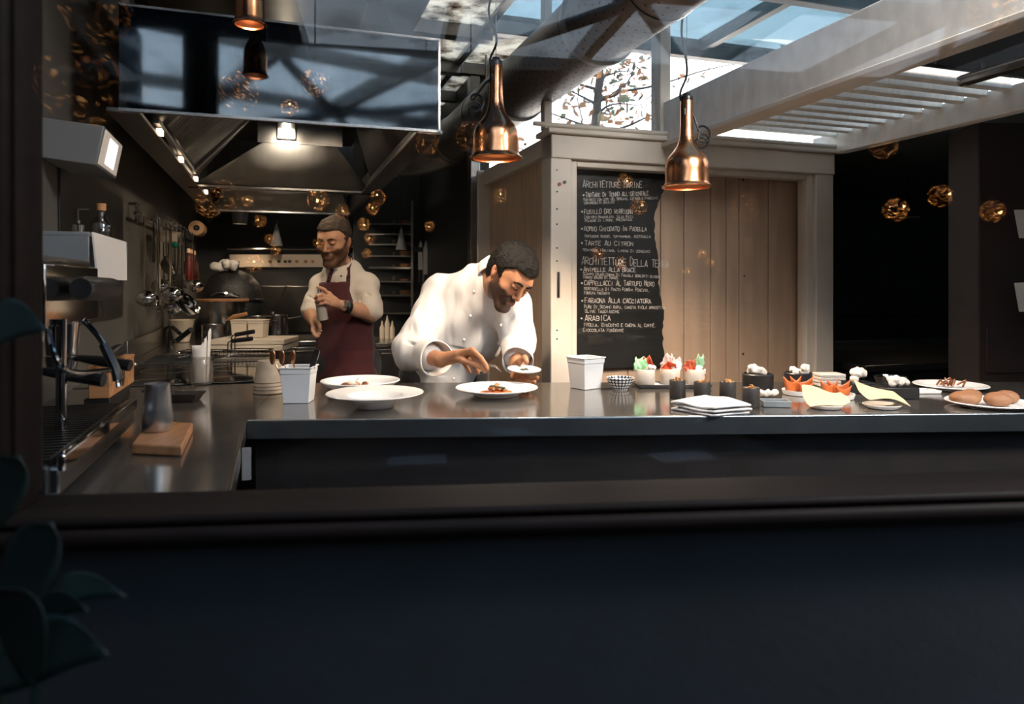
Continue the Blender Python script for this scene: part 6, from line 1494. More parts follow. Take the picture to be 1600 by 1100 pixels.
# utensil rail on the left wall
S_R = -0.655
ra = kp(213,318,s=S_R); rb = kp(330,392,s=S_R)
ur = thing('utensil_rail','long steel rail on the left wall for hanging utensils','rail',K(S_R,ra[1],ra[2]),KA)
Lr = 2.5; zr_ = ra[2]
def rl(s, t, z): return (s-S_R, t-ra[1], z-zr_)
MB().tube([rl(S_R,ra[1]-0.03,zr_-0.05),rl(S_R,ra[1]+Lr,zr_-0.05)],0.009,8).build('rail_bar',M['steel'],ur)
MB().tube([rl(-0.692,ra[1]+0.02,zr_+0.0),rl(S_R,ra[1]+0.02,zr_+0.0)],0.008,8).build('bracket',M['steel'],ur)
MB().tube([rl(S_R,ra[1]+0.02,zr_+0.0),rl(S_R,ra[1]+0.02,zr_-0.09)],0.009,8).build('bracket',M['steel'],ur)
for dt in (1.2,2.4): MB().tube([rl(-0.692,ra[1]+dt,zr_-0.05),rl(S_R,ra[1]+dt,zr_-0.05)],0.008,8).build('bracket',M['steel'],ur)
def hang(name, label, t, length, head, cat='utensil', dark=False, s=S_R+0.015):
    r = thing(name, label, cat, K(s,t,zr_-0.046), KA, 'utensils on the wall rail')
    m = MB(); m.tube([(-0.013,0,-0.004),(-0.004,0,0.006),(0.004,0,-0.008),(0.003,0,-0.03),(0.004,0,-length)],0.0042,6); m.build('shaft',M['plastic_black'] if dark else M['chrome'],r)
    if head == 'ladle': MB().ball((0.02,-0.01,-length-0.02),(0.055,0.055,0.042),16,9).build('bowl',M['chrome'],r)
    if head == 'skimmer': 
        MB().lathe([(0,0),(0.055,0.004),(0.06,0.008),(0.058,0.010),(0.05,0.006),(0,0.004)],24,M=Matrix.Translation((0.035,0,-length-0.05))@Matrix.Rotation(0.6,4,'X')@Matrix.Rotation(0.8,4,'Y')@Matrix.Scale(1.35,4)).build('disc',M['chrome'],r)
    if head == 'spatula': MB().box((0.004,0,-length-0.055),(0.004,0.075,0.11)).build('blade',M['chrome'] if not dark else M['plastic_black'],r,bevel=0.001)
    if head == 'sieve':
        MB().lathe([(0.0,-0.055),(0.03,-0.05),(0.055,-0.02),(0.06,0.0)],22,M=Matrix.Translation((0.03,0,-length-0.04))@Matrix.Rotation(1.2,4,'Y')).build('mesh_bowl',mat('sieve_mesh',(0.25,0.22,0.18),0.4,1,0.3,200) if 'sieve_mesh' not in bpy.data.materials else bpy.data.materials['sieve_mesh'],r)
        MB().lathe([(0.058,-0.004),(0.064,-0.004),(0.064,0.004),(0.058,0.004)],24,close=True,M=Matrix.Translation((0.03,0,-length-0.04))@Matrix.Rotation(1.2,4,'Y')).build('hoop',M['chrome'],r)
    if head == 'whisk':
        m = MB()
        for k in range(6):
            a = k*PI/6; m.tube([(0.004+0.028*math.sin(f*PI)*math.cos(a),0.028*math.sin(f*PI)*math.sin(a),-length-0.16*min(1,f*1.0)) if f < .5 else (0.004-0.028*math.sin((1-f)*PI)*math.cos(a),-0.028*math.sin((1-f)*PI)*math.sin(a),-length-0.16*(1-abs(2*f-1)*0.5)*1.0) for f in (0.02,.15,.3,.45)],0.0016,4)
        tag(m.build('wires',M['chrome'],r),kind='stuff')
    if head == 'knifeblade': MB().box((0.003,0.0,-length-0.09),(0.003,0.03,0.18)).build('blade',M['chrome'],r,bevel=0.001)
    return r
t00 = ra[1]
for i, (dt, L_, hd, nm, la, dk) in enumerate(((0.06,0.40,'ladle','ladle','long ladle hanging nearest on the wall rail',False),(0.16,0.44,'spatula','slotted_turner','long steel turner second on the wall rail',False),(0.27,0.38,'ladle','ladle','deep ladle third along the wall rail',False),(0.36,0.12,'spatula','spatula','black flat spatula hanging high on the wall rail',True),(0.47,0.20,'sieve','sieve','round sieve hanging on the wall rail',False),(0.58,0.42,'skimmer','skimmer','wide skimmer disc hanging low on the wall rail',False),(0.70,0.30,'spatula','spatula','broad steel spatula in the middle of the wall rail',False),(0.82,0.24,'spatula','spatula','black turner in the middle of the wall rail',True),(0.94,0.33,'whisk','whisk','large wire whisk on the wall rail',False),(1.08,0.40,'skimmer','skimmer','pale skimmer disc hanging beyond the whisk',False),(1.22,0.28,'whisk','whisk','smaller whisk beyond the pale skimmer',False),(1.36,0.34,'ladle','ladle','small ladle far along the wall rail',False),(1.5,0.28,'sieve','sieve','small strainer far along the wall rail',False),(0.235,0.46,'spatula','slotted_turner','narrow turner hanging between the first ladles on the wall rail',False),(0.32,0.30,'whisk','whisk','nearest wire whisk among the ladles on the wall rail',False),(0.52,0.34,'ladle','ladle','ladle behind the round sieve on the wall rail',False),(0.65,0.46,'ladle','ladle','lowest hanging ladle in the middle of the wall rail',False),(0.76,0.42,'skimmer','skimmer','tilted skimmer disc right of the broad spatula',False),(0.88,0.46,'ladle','ladle','ladle hanging low under the black turner',False),(1.0,0.24,'whisk','whisk','whisk hanging high past the middle of the wall rail',False))):
    hang(nm, la, t00+dt, L_, hd, dark=dk, s=S_R+0.02+0.045*(i%3))
# steel backsplash sheets on the wall before the rail
bk = thing('splash_panel','dark polished steel splash panel on the left wall before the utensil rail','panel',K(-0.688,3.2,1.4),KA)
MB().box((0,0,0),(0.006,1.0,0.55)).build('sheet',M['dark_steel'],bk)
for dy in (0.02,0.10): MB().box((0.004,dy,-0.08),(0.004,0.014,0.36)).build('seam_strip',M['steel'],bk)
# white basket and grater on the wall, jar shelf
tq = t00+0.62; r = thing('wall_basket','cream plastic basket hung on the wall rail above the utensils','basket',K(-0.60,tq,zr_-0.10),KA)
MB().lathe([(0.0,-0.05),(0.06,-0.05),(0.085,0.0),(0.092,0.004),(0.083,0.004),(0.058,-0.045),(0,-0.045)],28,M=Matrix.Diagonal((0.8,1.8,1,1))).build('basket_body',M['cream_plastic'],r,smooth=50)
MB().ball((0.02,0.16,-0.06),(0.025,0.04,0.02),10,7).build('green_lid',mat('teal_plastic',(0.0,0.22,0.16),0.35),r)
r = thing('sauce_shelf','narrow wall shelf of red sauce bottles beyond the whisks','shelf',K(-0.60,t00+1.80,1.30),KA)
MB().box((0,0,0),(0.16,0.5,0.015)).build('shelf_board',M['dark_steel'],r); MB().box((0.075,0,0.03),(0.006,0.5,0.05)).build('front_lip',M['dark_steel'],r)
redm = mat('red_sauce',(0.10,0.010,0.006),0.3,0,0.2); orm = mat('orange_cap',(0.55,0.20,0.02),0.4,0,0.1)
for k in range(5):
    o = thing('sauce_bottle',('nearest','second','third','fourth','farthest')[k]+' sauce bottle on the narrow wall shelf','bottle',K(-0.60,t00+1.62+0.09*k,1.308),KA,'sauce bottles on the wall shelf')
    MB().lathe([(0,0),(0.03,0),(0.031,0.12),(0.012,0.16),(0.012,0.19),(0,0.19)],18).build('bottle_body',redm if k%2 == 0 else M['dark_steel'],o,smooth=40)
    MB().cyl((0,0,0.19),(0,0,0.22),0.014,0.011,14).build('cap',orm if k%2 else M['cream_plastic'],o)
r = thing('paper_roll','brown kitchen paper roll on a wall peg near the grill','roll',K(-0.58,t00+2.05,1.70),KA)
MB().lathe([(0.022,-0.11),(0.055,-0.11),(0.055,0.11),(0.022,0.11)],24,M=Matrix.Rotation(PI/2,4,'X'),close=True).build('roll_body',mat('brown_paper',(0.30,0.17,0.09),0.8),r)
MB().cyl((-0.11,0,0),(0.0,0,0),0.01,n=10).build('peg',M['steel'],r); MB().cyl((0,-0.12,0),(0,0.12,0),0.012,n=10).build('axle',M['dark_steel'],r)

# oven with control strip at the back
Yb = 6.3
pL = W(358,398,Yb); pR = W(507,418,Yb)
ov = thing('oven','dark oven with a pale control strip and small knobs at the back wall','oven',((pL.x+pR.x)/2,Yb,0),0.0)
wO = pR.x-pL.x
MB().box((0,0.30,0.78),(wO+0.1,0.55,1.55)).build('oven_body',M['black'],ov,bevel=0.008)
MB().box((0,0.012,pL.z-0.055),(wO,0.02,0.115)).build('control_strip',mat('pale_enamel',(0.50,0.42,0.34),0.35,0,0.06),ov,bevel=0.004)
for px_ in (422,436,446,453,464,478,489):
    MB().cyl((W(px_,408,Yb).x-ov.location.x,0.002,pL.z-0.060),(W(px_,408,Yb).x-ov.location.x,-0.022,pL.z-0.060),0.014,0.011,12).build('knob',M['plastic_black'] if px_ in (436,446,453) else M['copper_in'],ov)
MB().tube([(-wO/2,-0.03,pL.z+0.05),(wO/2,-0.03,pL.z+0.05)],0.010,8).build('hand_rail',M['steel'],ov)
for sg in (1,-1): MB().tube([(sg*wO/2,0.03,pL.z+0.05),(sg*wO/2,-0.03,pL.z+0.05)],0.008,8).build('rail_bracket',M['steel'],ov)
MB().box((0,0.02,1.05),(wO*0.86,0.02,0.42)).build('oven_door',M['dark_steel'],ov,bevel=0.006)
# open rack of plates at the right rear
Yr = 6.1
rk = thing('plate_rack','dark open shelf rack holding plates behind the standing cook','rack',(W(610,400,Yr).x,Yr+0.2,0),0)
wR = (W(645,400,Yr).x-W(578,400,Yr).x)
for px_ in (-wR/2,wR/2):
    for dy in (-0.18,0.18): MB().box((px_,dy,1.0),(0.02,0.02,2.0)).build('upright',M['dark_steel'],rk)
lev = [W(610,py_,Yr).z for py_ in (490,462,440,418,400,382,366,350)]
for z in lev: MB().box((0,0,z),(wR,0.40,0.012)).build('shelf',M['dark_steel'],rk)
plm = mat('warm_stoneware',(0.42,0.24,0.13),0.45,0,0.2)
for li, z in enumerate(lev[1:]):
    for k in range(3):
        n = 2+(li+k)%3
        for j in range(n):
            x = (-0.11,0.0,0.11)[k]*wR/0.38
            o = MB().lathe([(0,0),(0.035,0),(0.055,0.007),(0.056,0.009),(0.034,0.004),(0,0.004)],18).build('stacked_plate',plm,loc=(rk.location.x+x,Yr+0.12,z+0.007+j*0.0095),smooth=40)
            tag(o,('lowest','second','third','fourth')[j]+' brown plate of the '+('left','middle','right')[k]+' pile on the '+('lowest','second','third','fourth','fifth','sixth','topmost')[li]+' rack shelf','plate','plates in the rear rack')
MB().tube([(-wR/2,-0.2,W(0,420,Yr).z+0.0),(wR/2,-0.2,W(0,420,Yr).z)],0.008,6).build('front_rail',M['steel'],rk)
M['blade'] = mat('knife_blade',(0.55,0.53,0.50),0.35,0.4,0.05)
# knives on a magnetic bar
kb_ = thing('knife_bar','dark magnetic knife bar on the back wall above the bent cook','knife bar',(W(677,390,5.95).x,5.97,W(677,390,5.95).z),KA)
MB().box((0,0,0),(0.36,0.02,0.04)).build('bar',M['black'],kb_,bevel=0.003)
for k in range(6):
    px_ = 657+k*8; p = W(px_,388,5.93); L_ = (0.20,0.24,0.18,0.22,0.16,0.20)[k]
    r = thing('kitchen_knife',('first','second','third','fourth','fifth','sixth')[k]+' knife from the left on the magnetic bar','knife',(p.x,5.935,p.z+0.02),KA,'knives on the magnetic bar')
    MB().add([(-0.02,-0.001,-L_),(0.02,-0.001,-L_),(0.012,-0.001,0.02),(0.0,-0.001,0.05),(-0.02,-0.001,-0.02),(-0.02,0.001,-L_),(0.02,0.001,-L_),(0.012,0.001,0.02),(0.0,0.001,0.05),(-0.02,0.001,-0.02)],[(0,1,2,3,4),(9,8,7,6,5),(0,5,6,1),(1,6,7,2),(2,7,8,3),(3,8,9,4),(4,9,5,0)]).build('blade',M['blade'],r,smooth=0)
    MB().box((0,0,-L_-0.055),(0.026,0.018,0.11)).build('handle',orm if k == 3 else M['plastic_black'],r,bevel=0.004)
struct(kb('wall_knife', M['black'], 0.62, 1.26, 6.18, 6.24, 0.0, 2.9))
# squeeze bottles on the rear cabinet
for k, px_ in enumerate((597,605,613)):
    p = K(*toK(W(px_,495,5.35))[:2],0.8615)
    o = thing('sauce_squeezer',('left','middle','right')[k]+' of the pale squeeze bottles on the rear steel cabinet','bottle',p,0,'pale squeeze bottles')
    h_ = (0.10,0.14,0.10)[k]
    MB().lathe([(0,0),(0.018,0),(0.019,h_*0.8),(0.010,h_),(0,h_)],16).build('bottle_body',M['cream_plastic'],o,smooth=40); MB().lathe([(0,h_),(0.010,h_),(0.004,h_+0.035),(0,h_+0.035)],12).build('tip',M['cream_plastic'],o)
    
# ceramic cone pendants at the back
def cone_lamp(px, py, Y, wpx, hpx, label, ztop, m, glow, group, name='cone_pendant', cordm='rubber', sharp=0.25):
    """px, py: middle of the lower rim"""
    p = W(px,py,Y); r = thing(name, label, 'lamp', p, 0, group)
    R0 = wpx/2/F*Y; h = hpx/F*Y
    MB().lathe([(R0,0),(R0*0.98,0.004),(R0*(sharp+.35),h*0.5),(R0*sharp,h*0.97),(R0*sharp*0.6,h),(0,h)],28).build('shade',M[m],r,smooth=50)
    MB().lathe([(R0*0.95,0.001),(R0*0.9,0.02*h),(R0*0.2,h*0.6),(0,h*0.62)],24).build('shade_lining',M[m],r)
    MB().lathe([(0,0.02),(R0*0.72,0.02),(R0*0.72,0.026),(0,0.026)],20).build('lamp_disc',glow,r)
    MB().cyl((0,0,h),(0,0,h+0.03),R0*sharp*0.5,n=10).build('cord_grip',M['copper_in'],r)
    MB().tube([(0,0,h),(0,0,ztop-p.z)],0.004,6).build('cord',M[cordm],r)
    return r, p
M['grey_ceramic'] = mat('grey_ceramic',(0.22,0.22,0.22),0.5,0,0.12,20); M['concrete'] = mat('concrete',(0.085,0.082,0.078),0.85,0,0.25,30,bump=0.25,bscale=80)
glow_w = emis('warm_glow',(1,0.66,0.38),2.6); glow_s = emis('spot_glow',(1,0.72,0.45),7)
for px_, py_, w_, h_, Yq, la, g_ in ((375,350,21,30,6.05,'grey can pendant with a bright lit disc above the black grill',glow_s),(432,384,19,34,6.05,'grey cone pendant hanging left of the standing cook\'s head',glow_w),(543,386,17,42,6.05,'grey cone pendant half hidden by the standing cook\'s head',glow_w),(627,390,18,33,6.0,'grey cone pendant before the plate rack',glow_w)):
    cone_lamp(px_,py_,Yq,w_,h_,la,2.62,'grey_ceramic',g_,'grey cone pendants at the back',sharp=0.85 if px_ == 375 else 0.18)
    add_light('cone_light','SPOT',W(px_,py_,Yq)+Vector((0,0,-0.01)),7,(1,0.74,0.48),W(px_,py_,Yq)+Vector((0,0,-1)),0.03,spot=1.9,blend=0.6)
# right niche lamps
cl, cp = cone_lamp(1419,340,4.5,36,42,'slim black cone pendant in the dark niche',1.985,'black',glow_w,None,sharp=0.08)
cl2, cp2 = cone_lamp(1523,336,3.6,50,84,'large rough concrete cone pendant at the right',1.99,'concrete',glow_w,None,name='concrete_pendant',sharp=0.36)
pts = []
for k in range(30):
    a = 2*PI*1.9*k/29; pts.append((0.030+0.034*math.sin(a),0.004*math.cos(3*a),0.685+0.050*math.cos(a)))
MB().tube([(p_[0],p_[1],p_[2]-0.07) for p_ in pts],0.005,6).build('cord_loop',M['rubber'],cl2)
for p_ in (cp,cp2): add_light('cone_light','SPOT',p_+Vector((0,0,-0.01)),5,(1,0.72,0.45),p_+Vector((0,0,-1)),0.03,spot=1.9,blend=0.7)
# dark roller awning over the near end of the pergola, with its two metal tracks
for s_, la in ((2.06,'left dark metal blind track under the pergola at the top right'),(2.44,'right dark metal blind track ending by the concrete pendant cord')):
    r = thing('blind_track', la, 'rail', K(s_,1.97,2.035), KA, 'blind tracks')
    MB().box((0,-0.55,0),(0.045,1.1,0.036)).build('track_body',M['dark_steel'],r,bevel=0.004)
    MB().cyl((0,-0.01,0),(0,0.012,0),0.018,n=14).build('end_cap',M['steel'],r)
    MB().tube([(-0.028,0.0,0.006),(-0.028,-1.1,0.006)],0.006,6).build('guide_rod',M['steel'],r)
    for y_ in (-0.08,-0.6): MB().cyl((0,y_,0.018),(0,y_,0.046),0.008,n=8).build('hanger',M['dark_steel'],r)
aw = thing('roller_awning','dark blue-black awning sheet above the blind tracks at the top right','awning',K(2.8,1.3,2.082),KA)
MB().box((0.0,0,0.004),(1.55,1.36,0.006)).build('sheet',mat('awning_cloth',(0.012,0.018,0.024),0.7,0,0.2),aw)
MB().cyl((-0.775,0.68,0.004),(0.775,0.68,0.004),0.012,n=10).build('front_bar',M['dark_steel'],aw)
r = thing('hanging_cable','black cable drooping in a loop below the white pergola beam','cable',W(1316,100,2.9),0)
MB().tube(sp([rel(x_,y_,2.9,r) for x_, y_ in ((1312,92),(1315,105),(1322,120),(1332,131),(1342,135),(1352,132),(1360,122),(1365,110),(1367,98))]),0.0042,6).build('cable_run',M['rubber'],r)
# brown panel with pale sheets at the right edge
pan = thing('tall_cupboard','tall brown-black cupboard side at the right edge of the room','cupboard',(W(1640,500,3.0).x,3.12,0),0)
x0 = W(1556,500,3.0).x-pan.location.x
MB().box((x0+0.55,0.10,1.0),(1.1,0.22,2.0)).build('cupboard_side',M['brown_panel'],pan,bevel=0.006)
MB().box((x0+0.56,-0.012,0.98),(1.06,0.012,0.20)).build('lower_drawer',M['brown_panel'],pan,bevel=0.004)
for (ya, yb, la) in ((327,372,'upper'),(441,487,'lower')):
    m = MB(); q = [W(1585,ya+1,2.985),W(1660,ya-2,2.985),W(1660,yb-0,2.985),W(1593,yb,2.985)]
    o3 = Vector(q[0]); m.add([v-o3+Vector((0,d_,0)) for d_ in (0,0.003) for v in q],[(0,3,2,1),(4,5,6,7),(0,1,5,4),(1,2,6,5),(2,3,7,6),(3,0,4,7)])
    tag(m.build('paper_sheet',M['paper'],loc=o3,smooth=0),la+' of the blank white sheets on the brown cupboard','paper','white sheets on the cupboard')
# green crate and shelf unit in the niche
r = thing('plastic_crate','dark green plastic crate on the niche worktop at the right','crate',(W(1546,575,3.55).x,3.55,0.846),KA)
grm = mat('green_crate',(0.0,0.06,0.028),0.45,0,0.1)
m = MB(); w_, d_, h_ = 0.16,0.20,0.10
for z in (0.006,0.05,0.095):
    for a in ((0,-d_/2,w_,0.008),(0,d_/2,w_,0.008)): m.box((a[0],a[1],z),(a[2],a[3],0.022))
    for sg in (1,-1): m.box((sg*w_/2,0,z),(0.008,d_,0.022))
for sx_ in (-1,1):
    for sy_ in (-1,1): m.box((sx_*w_/2,sy_*d_/2,h_/2),(0.012,0.012,h_+0.012))
m.box((0,0,0.0),(w_,d_,0.008)); m.build('crate_body',grm,r)
sh = thing('niche_shelf','dark metal wall shelf on a rounded panel in the black niche','shelf',kt(1535,420,4.58),KA)
MB().box((0.30,0.0,-0.45),(0.60,0.02,1.5)).build('back_panel',M['black'],sh,bevel=0.008)
MB().box((0.22,-0.13,0.02),(0.85,0.26,0.02)).build('shelf_board',M['dark_steel'],sh,bevel=0.003)
MB().tube([(-0.1,-0.02,-0.12),(-0.1,-0.22,0.0)],0.008,6).build('bracket',M['dark_steel'],sh)
rl2 = thing('wall_rail','thin dark rail along the black niche wall','rail',kt(1290,495,4.59),KA)
MB().tube([(0,-0.02,0),(2.6,-0.02,0)],0.010,8).build('rail_bar',M['black'],rl2)
for x_ in (0.05,0.45,1.6): MB().cyl((x_,-0.03,0),(x_,0.0,0),0.018,n=10).build('rail_stud',M['dark_steel'],rl2)

# ================================================================== THE DINING ROOM SIDE: only seen as reflections in the pane
def mirror(px, py, Yv):         # where a thing must stand to be mirrored at that depth behind the pane
    v = W(px,py,Yv); n = Vector((-math.sin(WA),math.cos(WA),0)); o_ = Vector((0,WY,0)); return v-n*2*((v-o_).dot(n))
gm = bpy.data.materials.new('crumpled_amber_glass'); gm.use_nodes = True; t = gm.node_tree; b = t.nodes['Principled BSDF']
b.inputs['Base Color'].default_value = (0.02,0.012,0.006,1); b.inputs['Roughness'].default_value = 0.15
tcn = t.nodes.new('ShaderNodeTexCoord'); vo = t.nodes.new('ShaderNodeTexNoise'); vo.inputs['Scale'].default_value = 2.6; vo.inputs['Detail'].default_value = 4; vo.inputs['Distortion'].default_value = 2.2
oi = t.nodes.new('ShaderNodeObjectInfo'); va = t.nodes.new('ShaderNodeVectorMath'); va.operation = 'ADD'; sv = t.nodes.new('ShaderNodeMath'); sv.operation = 'MULTIPLY'; sv.inputs[1].default_value = 37.0; t.links.new(oi.outputs['Random'], sv.inputs[0])
t.links.new(tcn.outputs['Object'], va.inputs[0]); t.links.new(sv.outputs[0], va.inputs[1]); t.links.new(va.outputs[0], vo.inputs['Vector'])
rr_ = t.nodes.new('ShaderNodeValToRGB'); rr_.color_ramp.elements[0].position = 0.53; rr_.color_ramp.elements[0].color = (0,0,0,1); rr_.color_ramp.elements[1].position = 0.70; rr_.color_ramp.elements[1].color = (1.0,0.50,0.17,1)
e2 = rr_.color_ramp.elements.new(0.62); e2.color = (0.16,0.05,0.008,1)
t.links.new(vo.outputs[0], rr_.inputs[0]); mxg = t.nodes.new('ShaderNodeMix'); mxg.data_type = 'RGBA'; mxg.blend_type = 'MULTIPLY'; mxg.inputs[0].default_value = 1.0; t.links.new(rr_.outputs[0], mxg.inputs[6]); t.links.new(oi.outputs['Color'], mxg.inputs[7]); t.links.new(mxg.outputs[2], b.inputs['Emission Color']); b.inputs['Emission Strength'].default_value = 30.0
bulbm = emis('amber_bulb',(1,0.62,0.28),45)
GLOBES = [(125,130,64,2.6),(150,15,50,2.9),(372,142,30,3.6),(492,128,22,4.4),(452,168,13,6),(350,306,25,4.6),(325,320,20,5.2),(386,314,9,9),(406,345,10,8.5),(497,312,17,6.2),(535,330,11,8),(591,308,12,8),(582,326,10,9),(568,350,10,8.8),(578,373,9,9.6),(573,396,8,10),(421,373,8,10),(497,379,8,10.4),(431,391,8,10.5),(397,411,14,7),(671,353,8,10.2),(666,222,20,5.6),(736,212,24,5.0),(782,305,11,8.5),(976,282,12,8),(998,322,13,7.6),(970,411,10,9.5),(934,396,10,9.5),(1164,325,22,5.6),(1097,396,7,11),(1110,410,7,11.2),(1073,423,7,11),(1382,228,20,6),(1400,328,18,6.4),(1470,306,17,6.6),(1552,330,17,6.4),(1578,347,15,7),(1555,6,40,3.6),(1596,285,16,6.6)]
HINTS = ['before the wall light at top left', 'at the very top left', 'before the middle of the mirror hood front', 'at the right half of the mirror hood front', 'low on the mirror hood front', 'left under the hood, over the wall', 'beside the hood rim, lower left', 'below the rear hood rim, left', 'just above the grey can pendant', 'left of the standing cook, at hood height', "on the standing cook's hair", "right of the standing cook's hair, upper", "right of the standing cook's hair, lower", "beside the standing cook's ear", "level with the standing cook's cheek", "level with the standing cook's beard", 'just left of the left cone pendant', "touching the standing cook's left temple", 'under the left cone pendant', 'before the oven control strip', 'beside the plate rack, above the knives', 'at the lower right corner of the mirror hood', 'behind the left copper lamp', 'right below the left copper lamp', 'on the menu heading', 'on the fusillo line of the menu', 'on the second menu heading', 'left lower part of the menu', 'on the beige boards under the right copper lamp', 'upper of the tiny three on the beige boards', 'lower of the tiny three on the beige boards', 'leftmost of the tiny three on the beige boards', 'top left in the black niche', 'left of the slim black pendant', 'between the two niche pendants', 'right of the concrete pendant rim', 'lower right of the concrete pendant', 'at the top right corner of the window', 'at the right edge over the cupboard']
base_g = None
for i, (px_, py_, rp_, Yv) in enumerate(GLOBES):
    c = mirror(px_,py_,Yv); R0 = rp_/F*Yv
    if c.y > 0.55: continue
    g = thing('globe_pendant','amber globe pendant mirrored in the pane '+HINTS[i],'lamp',c,0,'amber globe pendants mirrored in the window')
    if base_g is None:
        m = MB(); m.ball((0,0,0),(1,1,1),28,18,noise=0.05,seed=5); base_g = m.build('globe',gm,g,smooth=80)
        gl_ = base_g
    else:
        gl_ = base_g.copy(); COL.objects.link(gl_); gl_.parent = g
    gl_.scale = (R0,R0,R0); kk = 0.10 if rp_ > 40 else (0.35 if rp_ > 19 else 1.0); gl_.color = (kk,kk,kk,1)
    if rp_ < 19: bb = MB().ball((0,0,0),(R0*0.13,)*3,10,8).build('bulb', bulbm, g); bb.location = Vector((0.15*R0*math.sin(i*2.1),R0*0.93,0.2*R0*math.cos(i*1.7)))
    MB().cyl((0,0,R0*0.95),(0,0,R0+0.085),0.022,0.018,12).build('socket',M['plastic_black'],g)
    MB().tube([(0,0,R0+0.08),(0,0,max(3.22-c.z,R0+0.2))],0.004,5).build('cord',M['rubber'],g)
# laid tables in the dining room, mirrored below the counter edge
tabm = mat('dark_table',(0.035,0.022,0.016),0.35,0,0.3); napd = mat('table_napkin',(0.34,0.35,0.36),0.85,0,0.05)
tcx, tcy = [], []
for (px_, py_, Yv, w_, d_) in ((652,725,2.05,0.17,0.10),(797,676,2.45,0.12,0.14),(872,711,2.1,0.24,0.12),(1066,716,2.1,0.18,0.10)):
    c = mirror(px_,py_,Yv); tcx.append(c)
zt2 = sum(c.z for c in tcx)/4
tb = thing('dining_table','dark laid dining table of the restaurant, mirrored faintly below the pass','table',(0.25,-0.05-0.35,0),0)
MB().box((0,0,zt2-0.02),(1.6,0.62,0.03)).build('table_top',tabm,tb,bevel=0.004)
for sx_ in (-0.7,0.7):
    for sy_ in (-0.25,0.25): MB().box((sx_,sy_,(zt2-0.035)/2),(0.05,0.05,zt2-0.035)).build('leg',tabm,tb)

for k, (px_, py_, Yv, w_, d_, la) in enumerate(((652,725,2.05,0.17,0.10,'pale napkin mirrored lower left under the pass'),(797,676,2.45,0.12,0.14,'pale folded napkin mirrored just under the counter strip'),(872,711,2.1,0.24,0.12,'dark table mat mirrored in the middle under the pass'),(1066,716,2.1,0.18,0.10,'pale napkin mirrored right under the pass'))):
    c = mirror(px_,py_,Yv)
    o = MB().box((0,0,0.004),(w_,d_,0.006)).build('table_napkin' if k != 2 else 'table_mat', napd if k != 2 else tabm, loc=(c.x,c.y,zt2-0.0035), rz=(0.05,-0.25,0.3,-0.1)[k]); tag(o,la,'napkin' if k != 2 else 'mat')
for k, (px_, py_, Yv, la) in enumerate(((722,690,2.25,'wine glass mirrored left under the counter strip'),(1008,690,2.25,'wine glass mirrored right under the counter strip'))):
    c = mirror(px_,py_,Yv); o = MB().lathe([(0,0),(0.034,0),(0.034,0.002),(0.004,0.005),(0.0035,0.08),(0.02,0.095),(0.038,0.13),(0.036,0.18),(0.034,0.18),(0.036,0.13),(0.018,0.098),(0,0.09)],28).build('wine_glass',M['clear_jar'],loc=(c.x,c.y,zt2-0.004),smooth=50); tag(o,la,'glass','wine glasses on the dining table')
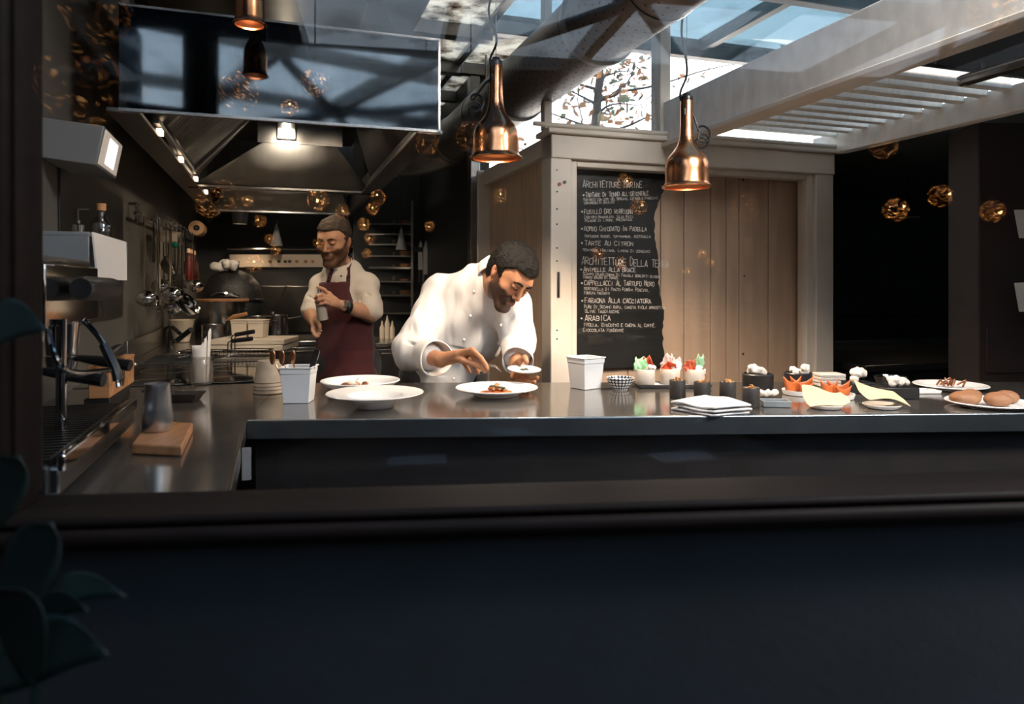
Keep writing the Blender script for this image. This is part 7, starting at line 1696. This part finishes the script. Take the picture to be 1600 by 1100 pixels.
# ================================================================== OUTSIDE
tr = thing('autumn_tree','sparse autumn tree outside behind the white-framed glazing','tree',K(2.85,6.0,0),KA)
bark = mat('bark',(0.03,0.022,0.017),0.8,0,0.3,20)
MB().tube([(0,0,0),(0.03,0,1.2),(-0.04,0.05,2.4),(0.05,0,3.6)],0.07,8,taper=[1.2,1,.8,.4]).build('trunk',bark,tr)
q = random.Random(8); br = MB(); lf = MB(); lf2 = MB()
for k in range(26):
    z0 = q.uniform(1.9,3.5); a = q.uniform(0,6.28); L_ = q.uniform(0.5,1.5); p = Vector((0,0,z0)); pts = [p.copy()]
    d = Vector((math.cos(a),math.sin(a),q.uniform(0.0,0.6))).normalized()
    for j in range(7):
        d = (d+Vector((q.uniform(-.3,.3),q.uniform(-.3,.3),q.uniform(-.25,.2)))).normalized(); p = p+d*L_/6; pts.append(p.copy())
        if j > 1:
            for _ in range(7):
                c = p+Vector((q.uniform(-.12,.12),q.uniform(-.12,.12),q.uniform(-.12,.10))); u = Vector((q.uniform(-1,1),q.uniform(-1,1),q.uniform(-1,1))).normalized(); v = u.orthogonal().normalized(); sz = q.uniform(.03,.06)
                (lf if q.random() < .6 else lf2).add([c-u*sz,c+v*sz*.7,c+u*sz,c-v*sz*.7],[(0,1,2,3)])
    br.tube(pts,0.014,5,taper=[1.2,1,.8,.6,.5,.4,.3,.2])
br.build('branches',bark,tr)
tag(lf.build('leaves',mat('rust_leaf',(0.34,0.13,0.03),0.7,0,0.4,9),tr,smooth=0),kind='stuff'); tag(lf2.build('leaves',mat('dull_leaf',(0.10,0.10,0.04),0.7,0,0.4,9),tr,smooth=0),kind='stuff')
# plant in front of the wall at the left, close to the camera
pt = thing('potted_plant','dark broad-leaved plant in a pot at the lower left before the wall','plant',(-0.42,0.52,0),0)
MB().lathe([(0,0),(0.11,0),(0.15,0.30),(0.16,0.31),(0.145,0.31),(0.14,0.28),(0,0.28)],28).build('pot',M['front_wall'],pt,smooth=40)
lm = mat('dark_leaf',(0.0035,0.008,0.006),0.55,0,0.3,12,spec=0.2)
for k, (px_, py_, Y_, ln, wd, an, tl_) in enumerate(((-5,530,.62,.07,.025,0.25,.3),(100,962,.60,.10,.016,0.25,.2),(75,985,.58,.09,.015,0.5,-.2),(35,900,.60,.09,.03,1.2,.3),(70,1050,.56,.10,.028,0.25,.1),(5,1000,.55,.09,.03,2.2,.2),(-10,780,.66,.08,.03,1.2,.3))):
    c = Vector(W(px_,py_,Y_))-pt.location
    def fn(u,v,ln=ln,wd=wd,an=an,tl_=tl_,c=c):
        a = (u-.5)*2; w = wd*math.sin(PI*min(1,max(0,v))**0.8)*a; x = ln*(v-.5); z = 0.02*math.sin(v*PI)-0.12*wd*a*a
        return (c.x+x*math.cos(an)-w*math.sin(an), c.y+0.3*w+z*0.5+tl_*0.05*v, c.z+x*math.sin(an)+w*math.cos(an)*0.8+z)
    MB().grid(fn,6,10).build('leaf',lm,pt,smooth=80,solid=0.0008)
    b0 = Vector(fn(.5,0)); MB().tube([(0,0,0.28),(b0.x*0.4,b0.y*0.3,(0.28+b0.z)/2+0.05),b0],0.004,5).build('leaf_stem',lm,pt)
